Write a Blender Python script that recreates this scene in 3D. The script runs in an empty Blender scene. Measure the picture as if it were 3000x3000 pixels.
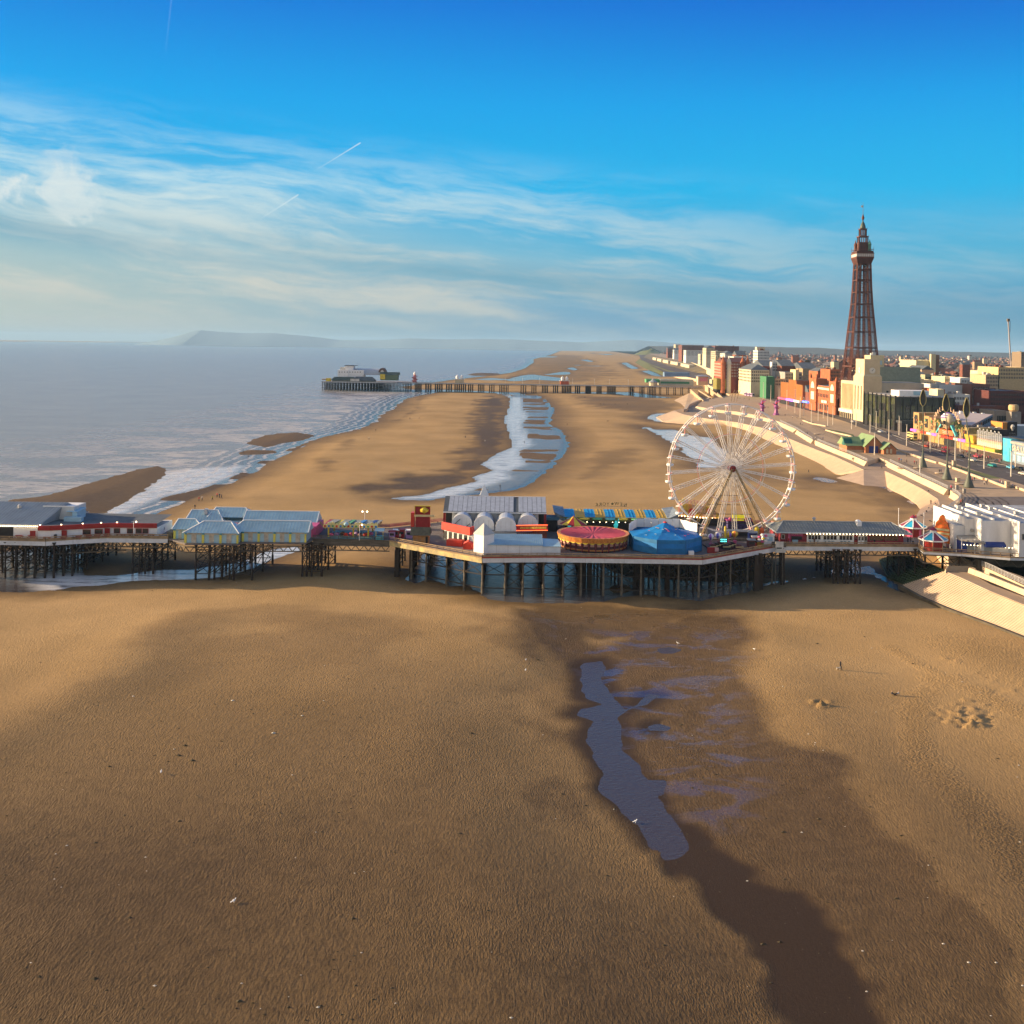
import bpy,bmesh,math,random
import numpy as np
from mathutils import Vector,Matrix
random.seed(7); rng=np.random.default_rng(7)
R=math.radians; PI=math.pi
sc=bpy.context.scene; col=sc.collection
# ---------------------------------------------------------------- camera
H0=56.0; FPX=3000.0; CU,CV=1500.0,1012.0; ROLL=math.atan(0.0145)
cam_d=bpy.data.cameras.new('camera'); cam=bpy.data.objects.new('camera',cam_d); col.objects.link(cam)
cam_d.sensor_width=36; cam_d.lens=36; cam_d.shift_y=-(1500 - CV)/3000.0
cam_d.clip_start=1; cam_d.clip_end=200000
_c,_s=math.cos(ROLL),math.sin(ROLL)
cam.matrix_world=Matrix(((_c,-_s,0,0),(0,0,-1,0),(_s,_c,0,H0),(0,0,0,1)))
sc.camera=cam
# ---------------------------------------------------------------- sun, exposure
EXPO=1.1
SUN_EL,SUN_AZ=R(12.0),R(12.0)        # azimuth north of west
sun_d=bpy.data.lights.new('sun','SUN'); sun_d.energy=5.0; sun_d.angle=R(0.55); sun_d.color=(1.0,0.74,0.46)
sun=bpy.data.objects.new('sun',sun_d); col.objects.link(sun)
sv=Vector((-math.cos(SUN_EL)*math.cos(SUN_AZ),math.cos(SUN_EL)*math.sin(SUN_AZ),math.sin(SUN_EL)))
sun.rotation_euler=sv.to_track_quat('Z','Y').to_euler()
sc.view_settings.view_transform='Standard'; sc.view_settings.look='None'
sc.view_settings.exposure=EXPO; sc.view_settings.gamma=1; sc.view_settings.use_curve_mapping=False
sc.render.engine='CYCLES'
sc.cycles.max_bounces=5; sc.cycles.diffuse_bounces=2; sc.cycles.glossy_bounces=2; sc.cycles.transmission_bounces=2
sc.cycles.volume_bounces=0; sc.cycles.caustics_reflective=False; sc.cycles.caustics_refractive=False
# ---------------------------------------------------------------- node helper
class NT:
    def __init__(s,nt): s.nt=nt; s.n=nt.nodes; s.l=nt.links
    def add(s,t,**k):
        n=s.n.new(t)
        for a,b in k.items(): setattr(n,a,b)
        return n
    def link(s,a,b): s.l.new(a,b)
    def set(s,inp,v):
        if hasattr(v,'links') or isinstance(v,bpy.types.NodeSocket): s.l.new(v,inp)
        else: inp.default_value=v
    def math(s,op,a,b=0.0,c=None,clamp=False):
        n=s.n.new('ShaderNodeMath'); n.operation=op; n.use_clamp=clamp
        s.set(n.inputs[0],a); s.set(n.inputs[1],b)
        if c is not None: s.set(n.inputs[2],c)
        return n.outputs[0]
    def mix(s,f,a,b,mode='MIX'):
        n=s.n.new('ShaderNodeMix'); n.data_type='RGBA'; n.blend_type=mode; n.clamp_factor=True
        s.set(n.inputs[0],f)
        for i,v in ((6,a),(7,b)):
            if isinstance(v,tuple): v=(*v[:3],1)
            s.set(n.inputs[i],v)
        return n.outputs[2]
    def ramp(s,f,stops,interp='LINEAR'):
        n=s.n.new('ShaderNodeValToRGB'); n.color_ramp.interpolation=interp
        e=n.color_ramp.elements
        while len(e) < len(stops): e.new(0.5)
        for i,(p,c) in enumerate(stops):
            e[i].position=p
            if not isinstance(c,tuple): c=(c,c,c)
            e[i].color=(*c,1)
        s.set(n.inputs[0],f); return n.outputs[0]
    def noise(s,vec,scale,detail=3,rough=0.5,dist=0.0):
        n=s.n.new('ShaderNodeTexNoise'); n.inputs['Scale'].default_value=scale; n.inputs['Detail'].default_value=detail
        n.inputs['Roughness'].default_value=rough; n.inputs['Distortion'].default_value=dist
        if vec is not None: s.l.new(vec,n.inputs['Vector'])
        return n.outputs['Fac']
    def mapping(s,vec,scale=(1,1,1),rot=(0,0,0),loc=(0,0,0)):
        n=s.n.new('ShaderNodeMapping'); n.inputs['Scale'].default_value=scale
        n.inputs['Rotation'].default_value=rot; n.inputs['Location'].default_value=loc
        s.l.new(vec,n.inputs['Vector']); return n.outputs[0]
    def smooth(s,x,a,b):
        n=s.n.new('ShaderNodeMapRange'); n.interpolation_type='SMOOTHSTEP'
        s.set(n.inputs[0],x); n.inputs[1].default_value=a; n.inputs[2].default_value=b
        return n.outputs[0]
def srgb(r,g,b):
    f=lambda c: c/12.92 if c <= 0.04045 else ((c+0.055)/1.055) ** 2.4
    return (f(r/255),f(g/255),f(b/255))
# ---------------------------------------------------------------- sky
w=bpy.data.worlds.new('World'); sc.world=w; w.use_nodes=True
for n in list(w.node_tree.nodes): w.node_tree.nodes.remove(n)
N=NT(w.node_tree)
tc=N.add('ShaderNodeTexCoord').outputs['Generated']
sep=N.add('ShaderNodeSeparateXYZ'); N.link(tc,sep.inputs[0]); sx,sy,sz=sep.outputs
hor=N.math('SQRT',N.math('ADD',N.math('MULTIPLY',sx,sx),N.math('MULTIPLY',sy,sy)))
el=N.math('ARCTAN2',sz,hor)                    # radians
az=N.math('ARCTAN2',sx,sy)                     # 0 = north, + east
eln=N.math('DIVIDE',el,0.5,clamp=True)        # 0..28.6 degrees
base=N.ramp(eln,[(0.0,srgb(112,152,180)),(0.05,srgb(98,158,192)),(0.17,srgb(80,176,212)),(0.30,srgb(18,180,235)),
                    (0.46,srgb(0,165,238)),(0.64,srgb(0,124,222)),(0.85,srgb(0,105,200)),(1.0,srgb(0,92,180))])
# deeper blue to the east, paler and creamier to the west near the sun side
eastf=N.smooth(az,-0.15,0.55)
base=N.mix(N.math('MULTIPLY',eastf,N.math('MULTIPLY',N.smooth(eln,0.35,0.8),0.65)),base,srgb(0,82,205))
base=N.mix(N.math('MULTIPLY',N.smooth(az,0.05,0.45),N.math('SUBTRACT',0.75,N.smooth(eln,0.0,0.22))),base,srgb(62,140,178))
westf=N.math('SUBTRACT',1.0,N.smooth(az,-0.55,0.15))
low=N.math('SUBTRACT',1.0,N.smooth(eln,0.02,0.40))
base=N.mix(N.math('MULTIPLY',N.math('MULTIPLY',westf,low),0.85),base,srgb(196,205,190))
# cirrus: long streaks, stretched along the horizon
comb=N.add('ShaderNodeCombineXYZ'); N.link(az,comb.inputs[0]); N.link(el,comb.inputs[1])
vec=comb.outputs[0]
warp=N.noise(N.mapping(vec,(3.0,6.0,1)),1.6,3,0.5)
elw=N.math('ADD',el,N.math('MULTIPLY',N.math('SUBTRACT',warp,0.5),0.05))
elw=N.math('ADD',elw,N.math('MULTIPLY',az,0.10))
comb2=N.add('ShaderNodeCombineXYZ'); N.link(az,comb2.inputs[0]); N.link(elw,comb2.inputs[1])
v2=comb2.outputs[0]
n1=N.noise(N.mapping(v2,(2.2,21.0,1),loc=(1.7,0.35,0)),1.5,8,0.58,0.15)
n2=N.noise(N.mapping(v2,(5.5,30.0,1),rot=(0,0,-0.12)),2.0,9,0.70,0.25)
st=N.math('ADD',N.math('MULTIPLY',n1,0.62),N.math('MULTIPLY',n2,0.38))
cl=N.smooth(st,0.41,0.62)
band=N.math('MULTIPLY',N.smooth(el,-0.03,0.05),N.math('SUBTRACT',1.0,N.smooth(N.math('ADD',el,N.math('MULTIPLY',az,0.10)),0.10,0.20)))
lr=N.math('SUBTRACT',1.0,N.math('MULTIPLY',N.smooth(az,-0.1,0.4),0.72))
cl=N.math('MULTIPLY',N.math('MULTIPLY',cl,band),N.math('MULTIPLY',lr,0.9))
cloudc=N.ramp(eln,[(0.0,srgb(186,194,190)),(0.12,srgb(214,212,200)),(0.30,srgb(206,230,235)),(0.5,srgb(190,232,245))])
veil=N.math('MULTIPLY',N.math('MULTIPLY',N.smooth(N.noise(N.mapping(v2,(1.3,9.0,1),loc=(0.4,0.2,0)),1.2,4,0.5),0.35,0.7),N.math('SUBTRACT',1.0,N.smooth(N.math('ADD',el,N.math('MULTIPLY',az,0.08)),0.06,0.15))),N.math('MULTIPLY',lr,0.42))
skyc=N.mix(veil,base,cloudc)
skyc=N.mix(cl,skyc,cloudc)
# grey-blue long bank lying low across the sky
bk=N.noise(N.mapping(v2,(1.2,26.0,1),loc=(4.2,1.9,0)),1.3,4,0.5)
bankp=N.math('ADD',el,N.math('MULTIPLY',az,0.085))
bank=N.math('MULTIPLY',N.smooth(bankp,0.035,0.062),N.math('SUBTRACT',1.0,N.smooth(bankp,0.062,0.09)))
bank=N.math('MULTIPLY',bank,N.smooth(bk,0.34,0.6))
skyc=N.mix(N.math('MULTIPLY',bank,0.65),skyc,srgb(96,160,186))
# small puffs on the far left, and vapour trails
pf=N.noise(N.mapping(vec,(16,16,1)),1.6,7,0.62,0.6)
def puff(a0,e0,ra,re,k):
    global skyc
    d=N.math('SQRT',N.math('ADD',N.math('POWER',N.math('DIVIDE',N.math('SUBTRACT',az,a0),ra),2.0),
                              N.math('POWER',N.math('DIVIDE',N.math('SUBTRACT',el,e0),re),2.0)))
    m=N.smooth(N.math('SUBTRACT',pf,N.math('MULTIPLY',d,0.28)),0.22,0.42)
    skyc=N.mix(N.math('MULTIPLY',m,k),skyc,srgb(226,234,232))
puff(-0.468,0.132,0.030,0.020,0.85); puff(-0.405,0.125,0.030,0.030,0.55); puff(-0.41,0.150,0.035,0.022,0.35)
def trail(a0,e0,a1,e1,wd,k):
    global skyc
    L2=(a1 - a0) ** 2+(e1 - e0) ** 2
    da=N.math('SUBTRACT',az,a0); de=N.math('SUBTRACT',el,e0)
    t=N.math('DIVIDE',N.math('ADD',N.math('MULTIPLY',da,a1 - a0),N.math('MULTIPLY',de,e1 - e0)),L2)
    tt=N.math('MAXIMUM',N.math('MINIMUM',t,1.0),0.0)
    px=N.math('SUBTRACT',da,N.math('MULTIPLY',tt,a1 - a0)); pe=N.math('SUBTRACT',de,N.math('MULTIPLY',tt,e1 - e0))
    d=N.math('SQRT',N.math('ADD',N.math('MULTIPLY',px,px),N.math('MULTIPLY',pe,pe)))
    m=N.math('MULTIPLY',N.math('SUBTRACT',1.0,N.smooth(d,0.0,wd)),N.math('ADD',0.15,N.math('MULTIPLY',tt,0.85)))
    skyc=N.mix(N.math('MULTIPLY',m,k),skyc,srgb(236,244,244))
trail(-0.190,0.165,-0.150,0.191,0.0010,0.6)
trail(-0.244,0.115,-0.208,0.140,0.0011,0.6)
trail(-0.330,0.26,-0.322,0.34,0.0012,0.14)
ns=N.add('ShaderNodeTexSky',sky_type='NISHITA',sun_disc=False)
ns.sun_elevation=SUN_EL; ns.sun_rotation=R(270)+SUN_AZ
# unseen southern sky made paler, added to brighten shaded south-facing walls
south=N.math('MULTIPLY',N.smooth(N.math('MULTIPLY',sy,-1.0),-0.25,0.5),N.math('SUBTRACT',1.0,N.smooth(el,0.45,0.9)))
skyc=N.mix(N.math('MULTIPLY',south,0.75),skyc,srgb(226,216,200))
# warm bright glow spreading from the low sun in the west, and paler less saturated air high overhead
dotn=N.add('ShaderNodeVectorMath',operation='DOT_PRODUCT'); N.link(tc,dotn.inputs[0]); dotn.inputs[1].default_value=tuple(sv)
glow=N.smooth(dotn.outputs['Value'],0.68,1.02)
skyc=N.mix(N.smooth(el,0.45,1.1),skyc,(0.16,0.26,0.42))
skyc=N.mix(N.math('MULTIPLY',glow,N.smooth(el,-0.02,0.04)),skyc,(2.6,1.9,1.15))
scaled=N.mix(1.0,skyc,(10.0/2 ** EXPO,)*3,'MULTIPLY')
tot=N.mix(0.02,scaled,ns.outputs[0])
bg=N.add('ShaderNodeBackground'); bg.inputs[1].default_value=0.1
N.link(tot,bg.inputs[0]); out=N.add('ShaderNodeOutputWorld'); N.link(bg.outputs[0],out.inputs[0])
# ---------------------------------------------------------------- pixel <-> place
def ray(u,v):
    a=(u - CU)/FPX; b=-(v - CV)/FPX
    return (a*_c - b*_s,a*_s+b*_c)
def G(u,v,z=0.0):
    dx,dz=ray(u,v); Y=(z - H0)/dz
    return Vector((dx*Y,Y,z))
def AY(u,v,Y):
    dx,dz=ray(u,v); return Vector((dx*Y,Y,H0+dz*Y))
def ZY(u,v,Y): return AY(u,v,Y).z
def XY_(u,v,Y): return AY(u,v,Y).x
# ---------------------------------------------------------------- materials
MATS={}
def mat(name,rgb,rough=0.8,var=0.12,scale=0.6,bump=0.0,bscale=None,metal=0.0,emit=0.0,spec=0.4,stretch=(1,1,1),tint=None):
    if name in MATS: return MATS[name]
    m=bpy.data.materials.new(name); m.use_nodes=True; n=NT(m.node_tree); b=n.n['Principled BSDF']
    o=n.add('ShaderNodeNewGeometry').outputs['Position']
    v=n.mapping(o,stretch)
    f=n.noise(v,scale,5,0.6)
    lo=tuple(c*(1 - var*1.5) for c in rgb); hi=tuple(min(1,c*(1+var*0.9)) for c in rgb)
    if tint: lo=tuple(x*(1 - 0.5)+y*0.5 for x,y in zip(lo,tint))
    c=n.ramp(f,[(0.3,lo),(0.7,hi)])
    n.link(c,b.inputs['Base Color']); b.inputs['Roughness'].default_value=rough; b.inputs['Metallic'].default_value=metal
    b.inputs['Specular IOR Level'].default_value=spec
    if emit: n.link(c,b.inputs['Emission Color']); b.inputs['Emission Strength'].default_value=emit
    if bump:
        bp=n.add('ShaderNodeBump'); bp.inputs['Distance'].default_value=bump; bp.inputs['Strength'].default_value=0.8
        n.link(n.noise(v,bscale or scale*4,3),bp.inputs['Height']); n.link(bp.outputs[0],b.inputs['Normal'])
    MATS[name]=m; return m
def tintmat(name,rough=0.8):
    """colour set per object (object colour)"""
    if name in MATS: return MATS[name]
    m=bpy.data.materials.new(name); m.use_nodes=True; n=NT(m.node_tree); b=n.n['Principled BSDF']
    oi=n.add('ShaderNodeObjectInfo'); f=n.noise(n.add('ShaderNodeNewGeometry').outputs['Position'],0.8,4)
    c=n.mix(1.0,oi.outputs['Color'],n.ramp(f,[(0.3,0.75),(0.7,1.0)]),'MULTIPLY')
    n.link(c,b.inputs['Base Color']); b.inputs['Roughness'].default_value=rough
    MATS[name]=m; return m
# ---------------------------------------------------------------- mesh builder
class MB:
    def __init__(s): s.v=[]; s.f=[]; s.m=[]; s.mi=0
    def add(s,vs,fs):
        k=len(s.v); s.v.extend([tuple(p) for p in vs]); s.f.extend([tuple(i+k for i in f) for f in fs]); s.m.extend([s.mi]*len(fs)); return s
    def hexa(s,b,t):
        return s.add(list(b)+list(t),[(3,2,1,0),(4,5,6,7),(0,1,5,4),(1,2,6,5),(2,3,7,6),(3,0,4,7)])
    def box(s,x0,x1,y0,y1,z0,z1):
        x0,x1=min(x0,x1),max(x0,x1); y0,y1=min(y0,y1),max(y0,y1)
        return s.hexa([(x0,y0,z0),(x1,y0,z0),(x1,y1,z0),(x0,y1,z0)],[(x0,y0,z1),(x1,y0,z1),(x1,y1,z1),(x0,y1,z1)])
    def obox(s,c,dx,dy,dz,rz=0.0):
        ca,sa=math.cos(rz),math.sin(rz); P=[]
        for z in (c[2],c[2]+dz):
            for x,y in ((-dx/2,-dy/2),(dx/2,-dy/2),(dx/2,dy/2),(-dx/2,dy/2)):
                P.append((c[0]+x*ca - y*sa,c[1]+x*sa+y*ca,z))
        return s.hexa(P[:4],P[4:])
    def beam(s,p,q,w=0.15,h=None):
        p,q=Vector(p),Vector(q); h=h or w; d=(q - p)
        if d.length < 1e-6: return s
        d.normalize(); up=Vector((0,0,1)) if abs(d.z) < 0.95 else Vector((0,1,0))
        a=d.cross(up).normalized()*(w/2); b=a.normalized().cross(d).normalized()*(h/2)
        return s.hexa([p - a - b,p+a - b,p+a+b,p - a+b][::-1],[q - a - b,q+a - b,q+a+b,q - a+b][::-1])
    def cyl(s,p,q,r0,r1=None,n=8,cap=True):
        p,q=Vector(p),Vector(q); r1=r0 if r1 is None else r1; d=(q - p).normalized()
        up=Vector((0,0,1)) if abs(d.z) < 0.95 else Vector((1,0,0))
        a=d.cross(up).normalized(); b=d.cross(a)
        P=[p+(a*math.cos(2*PI*i/n)+b*math.sin(2*PI*i/n))*r0 for i in range(n)]
        P += [q+(a*math.cos(2*PI*i/n)+b*math.sin(2*PI*i/n))*r1 for i in range(n)]
        F=[(i,(i+1) % n,n+(i+1) % n,n+i) for i in range(n)]
        if cap: F += [tuple(range(n))[::-1],tuple(range(n,2*n))]
        return s.add(P,F)
    def lathe(s,c,prof,n=16,rz=0.0,cap=True):
        P=[]; F=[]
        for r,z in prof:
            for i in range(n):
                a=2*PI*i/n+rz; P.append((c[0]+r*math.cos(a),c[1]+r*math.sin(a),c[2]+z))
        for k in range(len(prof) - 1):
            for i in range(n): F.append((k*n+i,k*n+(i+1) % n,(k+1)*n+(i+1) % n,(k+1)*n+i))
        if cap: F.append(tuple(range(n))[::-1]); F.append(tuple(range((len(prof) - 1)*n,len(prof)*n)))
        return s.add(P,F)
    def prism(s,poly,z0,z1):
        n=len(poly); a=sum(poly[i][0]*poly[(i+1) % n][1] - poly[(i+1) % n][0]*poly[i][1] for i in range(n))
        if a < 0: poly=list(poly)[::-1]
        P=[(p[0],p[1],z0) for p in poly]+[(p[0],p[1],z1) for p in poly]
        return s.add(P,[tuple(range(n))[::-1],tuple(range(n,2*n))]+[(i,(i+1) % n,n+(i+1) % n,n+i) for i in range(n)])
    def xprism(s,prof,x0,x1):
        """profile in (y,z) swept along x"""
        n=len(prof); P=[(x0,y,z) for y,z in prof]+[(x1,y,z) for y,z in prof]
        return s.add(P,[tuple(range(n)),tuple(range(n,2*n))[::-1]]+[(i,n+i,n+(i+1) % n,(i+1) % n) for i in range(n)])
    def yprism(s,prof,y0,y1):
        n=len(prof); P=[(x,y0,z) for x,z in prof]+[(x,y1,z) for x,z in prof]
        return s.add(P,[tuple(range(n)),tuple(range(n,2*n))[::-1]]+[(i,n+i,n+(i+1) % n,(i+1) % n) for i in range(n)])
    def gable(s,x0,x1,y0,y1,z0,z1,axis='x',t=0.0):
        if axis == 'x': return s.xprism([(y0,z0),(y1,z0),((y0+y1)/2,z1)],x0,x1)
        return s.yprism([(x0,z0),(x1,z0),((x0+x1)/2,z1)],y0,y1)
    def hip(s,x0,x1,y0,y1,z0,z1,inset=None):
        lx,ly=x1 - x0,y1 - y0; i=min(lx,ly)/2 if inset is None else inset
        if lx >= ly: a,b=(x0+i,(y0+y1)/2,z1),(x1 - i,(y0+y1)/2,z1); F=[(0,1,5,4),(1,2,5),(2,3,4,5),(3,0,4)]
        else: a,b=((x0+x1)/2,y0+i,z1),((x0+x1)/2,y1 - i,z1); F=[(0,1,4),(1,2,5,4),(2,3,5),(3,0,4,5)]
        return s.add([(x0,y0,z0),(x1,y0,z0),(x1,y1,z0),(x0,y1,z0),a,b],F+[(3,2,1,0)])
    def frustum(s,c,ax,ay,bx,by,z0,z1):
        f=lambda x,y,z: [(c[0] - x,c[1] - y,z),(c[0]+x,c[1] - y,z),(c[0]+x,c[1]+y,z),(c[0] - x,c[1]+y,z)]
        return s.hexa(f(ax,ay,z0),f(bx,by,z1))
    def mesh(s,name,mats,origin=(0,0,0),smooth=False):
        me=bpy.data.meshes.new(name); o=Vector(origin)
        me.from_pydata([Vector(p) - o for p in s.v],[],s.f)
        for m in (mats if isinstance(mats,(list,tuple)) else [mats]): me.materials.append(m)
        if isinstance(mats,(list,tuple)) and len(mats) > 1: me.polygons.foreach_set('material_index',s.m)
        if smooth: me.polygons.foreach_set('use_smooth',[True]*len(me.polygons))
        me.update(); return me
    def build(s,name,mats,parent=None,label=None,cat=None,group=None,kind=None,smooth=False):
        if parent is not None: org=worldloc(parent)
        elif s.v:
            xs=[p[0] for p in s.v]; ys=[p[1] for p in s.v]; zs=[p[2] for p in s.v]
            org=Vector(((min(xs)+max(xs))/2,(min(ys)+max(ys))/2,min(zs)))
        else: org=Vector((0,0,0))
        o=bpy.data.objects.new(name,s.mesh(name,mats,org,smooth)); col.objects.link(o)
        if parent is not None: o.parent=parent
        else: o.location=org
        tag(o,label,cat,group,kind); return o
def worldloc(o):
    p=Vector((0,0,0))
    while o is not None: p += o.location; o=o.parent
    return p
def tag(o,label=None,cat=None,group=None,kind=None):
    if label: o['label']=label
    if cat: o['category']=cat
    if group: o['group']=group
    if kind: o['kind']=kind
    return o
def thing(name,loc,label,cat,group=None):
    o=bpy.data.objects.new(name,None); col.objects.link(o); o.location=loc; o.empty_display_size=0.5
    return tag(o,label,cat,group)
def copy_tree(o,loc=None,rz=None,label=None,group=None,parent=None,color=None):
    c=o.copy(); col.objects.link(c)
    if parent is not None: c.parent=parent
    if loc is not None: c.location=loc
    if rz is not None: c.rotation_euler=(0,0,rz)
    if label: c['label']=label
    if group: c['group']=group
    if color: c.color=(*color,1)
    for ch in CH.get(o.name,None) or [x for x in o.children]: copy_tree(ch,parent=c)
    return c
CH={}
def wood(name='timber'): return mat(name,(0.20,0.15,0.10),0.85,0.25,1.2)
def text_mesh(txt,size,depth=0.08):
    cu=bpy.data.curves.new('txt','FONT'); cu.body=txt; cu.size=size; cu.extrude=depth/2; cu.align_x='CENTER'; cu.align_y='CENTER'
    cu.resolution_u=2
    o=bpy.data.objects.new('txt',cu); me=bpy.data.meshes.new_from_object(o); bpy.data.objects.remove(o); return me
def text(txt,size,loc,rz=0.0,m=None,parent=None,name='lettering',depth=0.08,tilt=PI/2,width=None):
    me=text_mesh(txt,size,depth); me.materials.clear(); me.materials.append(m)
    o=bpy.data.objects.new(name,me); col.objects.link(o); o.rotation_euler=(tilt,0,rz)
    if width:
        xs=[v.co.x for v in me.vertices]; wd=max(xs) - min(xs); o.scale=(width/wd,1,1)
    o.location=Vector(loc) - (worldloc(parent) if parent else Vector((0,0,0)))
    if parent: o.parent=parent
    return o
# common materials
WHITE=mat('white_paint',(0.83,0.83,0.82),0.6,0.07,0.5)
DIRTYW=mat('dirty_white',(0.62,0.60,0.55),0.75,0.2,0.4)
RED=mat('dark_red_paint',(0.33,0.02,0.02),0.5,0.15)
BRED=mat('bright_red_paint',(0.62,0.05,0.025),0.45,0.12)
ROOFB=mat('blue_grey_metal_roof',(0.36,0.54,0.62),0.45,0.12,0.35)
ROOFG=mat('grey_metal_roof',(0.30,0.34,0.37),0.5,0.15,0.35)
ROOFD=mat('dark_felt_roof',(0.10,0.12,0.14),0.85,0.2,0.3)
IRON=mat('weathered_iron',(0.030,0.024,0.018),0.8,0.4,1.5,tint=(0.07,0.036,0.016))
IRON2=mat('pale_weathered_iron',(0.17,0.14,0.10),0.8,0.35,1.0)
PLANK=mat('grey_deck_timber',(0.17,0.15,0.145),0.85,0.25,0.8,stretch=(1,6,1))
OLDW=mat('old_grey_timber',(0.14,0.12,0.09),0.9,0.35,0.9,stretch=(0.4,1,3))
TANW=mat('tan_timber',(0.36,0.25,0.14),0.85,0.25,0.8)
CREAM=mat('cream_render',(0.62,0.53,0.36),0.85,0.12,0.25)
BRICK=mat('red_brick',(0.42,0.13,0.05),0.85,0.2,0.5)
DBRICK=mat('dark_brick',(0.20,0.07,0.045),0.85,0.25,0.5)
GLASSD=mat('dark_window_glass',(0.03,0.035,0.04),0.12,0.3,2.0,spec=0.8)
GREYC=mat('grey_concrete',(0.34,0.32,0.29),0.85,0.15,0.3)
YELLOW=mat('yellow_paint',(0.70,0.52,0.04),0.55,0.12)
BLUE=mat('blue_paint',(0.02,0.20,0.55),0.5,0.15)
NAVY=mat('navy_paint',(0.015,0.04,0.22),0.5,0.15)
SKYB=mat('pale_blue_paint',(0.36,0.56,0.66),0.6,0.1)
BLACK=mat('black_paint',(0.02,0.02,0.022),0.5,0.2)
ORANGE=mat('orange_paint',(0.75,0.22,0.04),0.5,0.15)
PINK=mat('pink_paint',(0.62,0.10,0.25),0.5,0.15)
GREEN=mat('green_paint',(0.10,0.36,0.16),0.6,0.15)
STEEL=mat('galvanised_steel',(0.50,0.50,0.50),0.4,0.1,metal=0.3)
BULB=mat('lit_bulb',(1.0,0.75,0.42),0.5,0.02,emit=5.0)
MAG=mat('magenta_lit_sign',(0.8,0.12,0.5),0.5,0.1,emit=0.5)
TEAL=mat('lit_teal_sign',(0.1,0.8,0.7),0.5,0.05,emit=1.5)
# ---------------------------------------------------------------- beach terrain
def PX(pts,s=1.0,z=0.0): return [tuple(G(u*s,v*s,z)[:2]) for u,v in pts]
def c6(pts): return [(1250+x/1.932,1080+y/1.932) for x,y in pts]
def cf(pts): return [(1400+x/1.2075,1700+y/1.2075) for x,y in pts]
sea_shore=[(1700,1019),(1640,1028),(1611,1040),(1561,1053),(1564,1062),(1537,1080),(1497,1092),(1440,1100),(1330,1112),(1173,1134),(1190,1141),(1310,1143),(1270,1151),
             (1210,1163),(1185,1171),(1167,1185),(1151,1199),(1118,1215),(1102,1236),(1071,1252),(1009,1267),(950,1280),(862,1310),(815,1335),(776,1362),(745,1385),(683,1408),
             (613,1440),(536,1470),(474,1492),(430,1512),(300,1545),(250,1600),(236,1690),(217,1718),(155,1731),(62,1736),(0,1733),(-300,1750),(-1500,1800),(-1500,1300),(-800,1030),(0,1004)]
# world polygon of the open sea; the far side is closed beyond the horizon
sea_w=PX(sea_shore[:-2])+[(-9000,1500),(-9000,30000),(4000,30000)]
bar1=[(40,1465),(120,1455),(250,1420),(400,1378),(465,1363),(484,1370),(480,1395),(440,1425),(380,1460),(290,1510),(240,1545),(150,1600),(0,1620),(-200,1640),(-300,1560)]
bar2=[(722,1302),(761,1279),(815,1270),(870,1267),(924,1275),(893,1287),(838,1298),(776,1310)]
bar2b=[(695,1325),(740,1318),(800,1320),(815,1327),(760,1332),(700,1333)]
bar3=[(1369,1097),(1400,1092),(1455,1093),(1475,1098),(1440,1101),(1390,1101)]
bars=[PX(b) for b in (bar1,bar2,bar2b,bar3)]
stream=c6([(400,135),(480,165),(475,215),(450,290),(470,340),(490,400),(500,445),(400,490),(325,545),(400,575),(280,615),(310,640),(120,680),(0,715),(-120,722),(-192,736),(-130,748),(0,745),(100,730),(300,710),(480,690),(580,655),
             (620,620),(700,570),(760,500),(800,430),(780,380),(740,340),(690,312),(720,250),(710,220),(680,180),(640,150)])
chan=c6([(400,140),(480,165),(475,215),(450,290),(470,340),(490,400),(500,445),(400,490),(325,545),(400,575),(280,615),(310,640),(120,680),(0,720),(-180,736),(0,735),(150,715),(290,670),(460,620),(420,590),(540,540),(500,470),
           (580,430),(550,370),(520,320),(560,270),(530,220),(530,170)])
poolr1=c6([(1235,277),(1300,252),(1390,255),(1310,268),(1320,290),(1420,312),(1300,300)])
poolr2=c6([(1205,322),(1300,345),(1400,345),(1500,375),(1600,390),(1690,470),(1705,530),(1640,560),(1530,560),(1560,520),(1480,500),(1430,450),(1350,400),(1280,360)])
pooltoe=[(2375,1402),(2400,1399),(2440,1404),(2462,1414),(2420,1413)]
pooltoe2=[(2575,1424),(2600,1428),(2625,1441),(2605,1441)]
pooltoe3=[(2650,1459),(2680,1473),(2690,1484),(2665,1470)]
underL=[(236,1686),(341,1690),(466,1670),(574,1667),(705,1649),(760,1624),(823,1608),(870,1603),(880,1612),(785,1643),(742,1661),(705,1678),(624,1695),(450,1700),(388,1703),(310,1714),(217,1721),(150,1735),(100,1700),(150,1680)]
underM=[(1260,1590),(1228,1639),(1211,1679),(1185,1699),(1218,1709),(1252,1698),(1285,1704),(1319,1718),(1360,1719),(1390,1729),(1420,1753),(1487,1767),(1571,1769),(1689,1768),(1771,1764),(1802,1752),(1883,1742),(1942,1748),
          (2054,1760),(2105,1748),(2182,1737),(2221,1723),(2272,1710),(2350,1699),(2430,1687),(2430,1683),(2349,1694),(2240,1708),(2100,1706),(2000,1700),(1850,1692),(1760,1660),(1740,1590)]
underMisl=[(1785,1722),(1810,1712),(1840,1716),(1850,1728),(1830,1738),(1795,1736)]
underR=[(2418,1672),(2450,1666),(2488,1664),(2490,1630),(2520,1630),(2516,1662),(2546,1658),(2580,1680),(2614,1700),(2668,1738),(2650,1736),(2630,1726),(2589,1702),(2556,1683),(2523,1679),(2470,1688),(2440,1686)]
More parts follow.
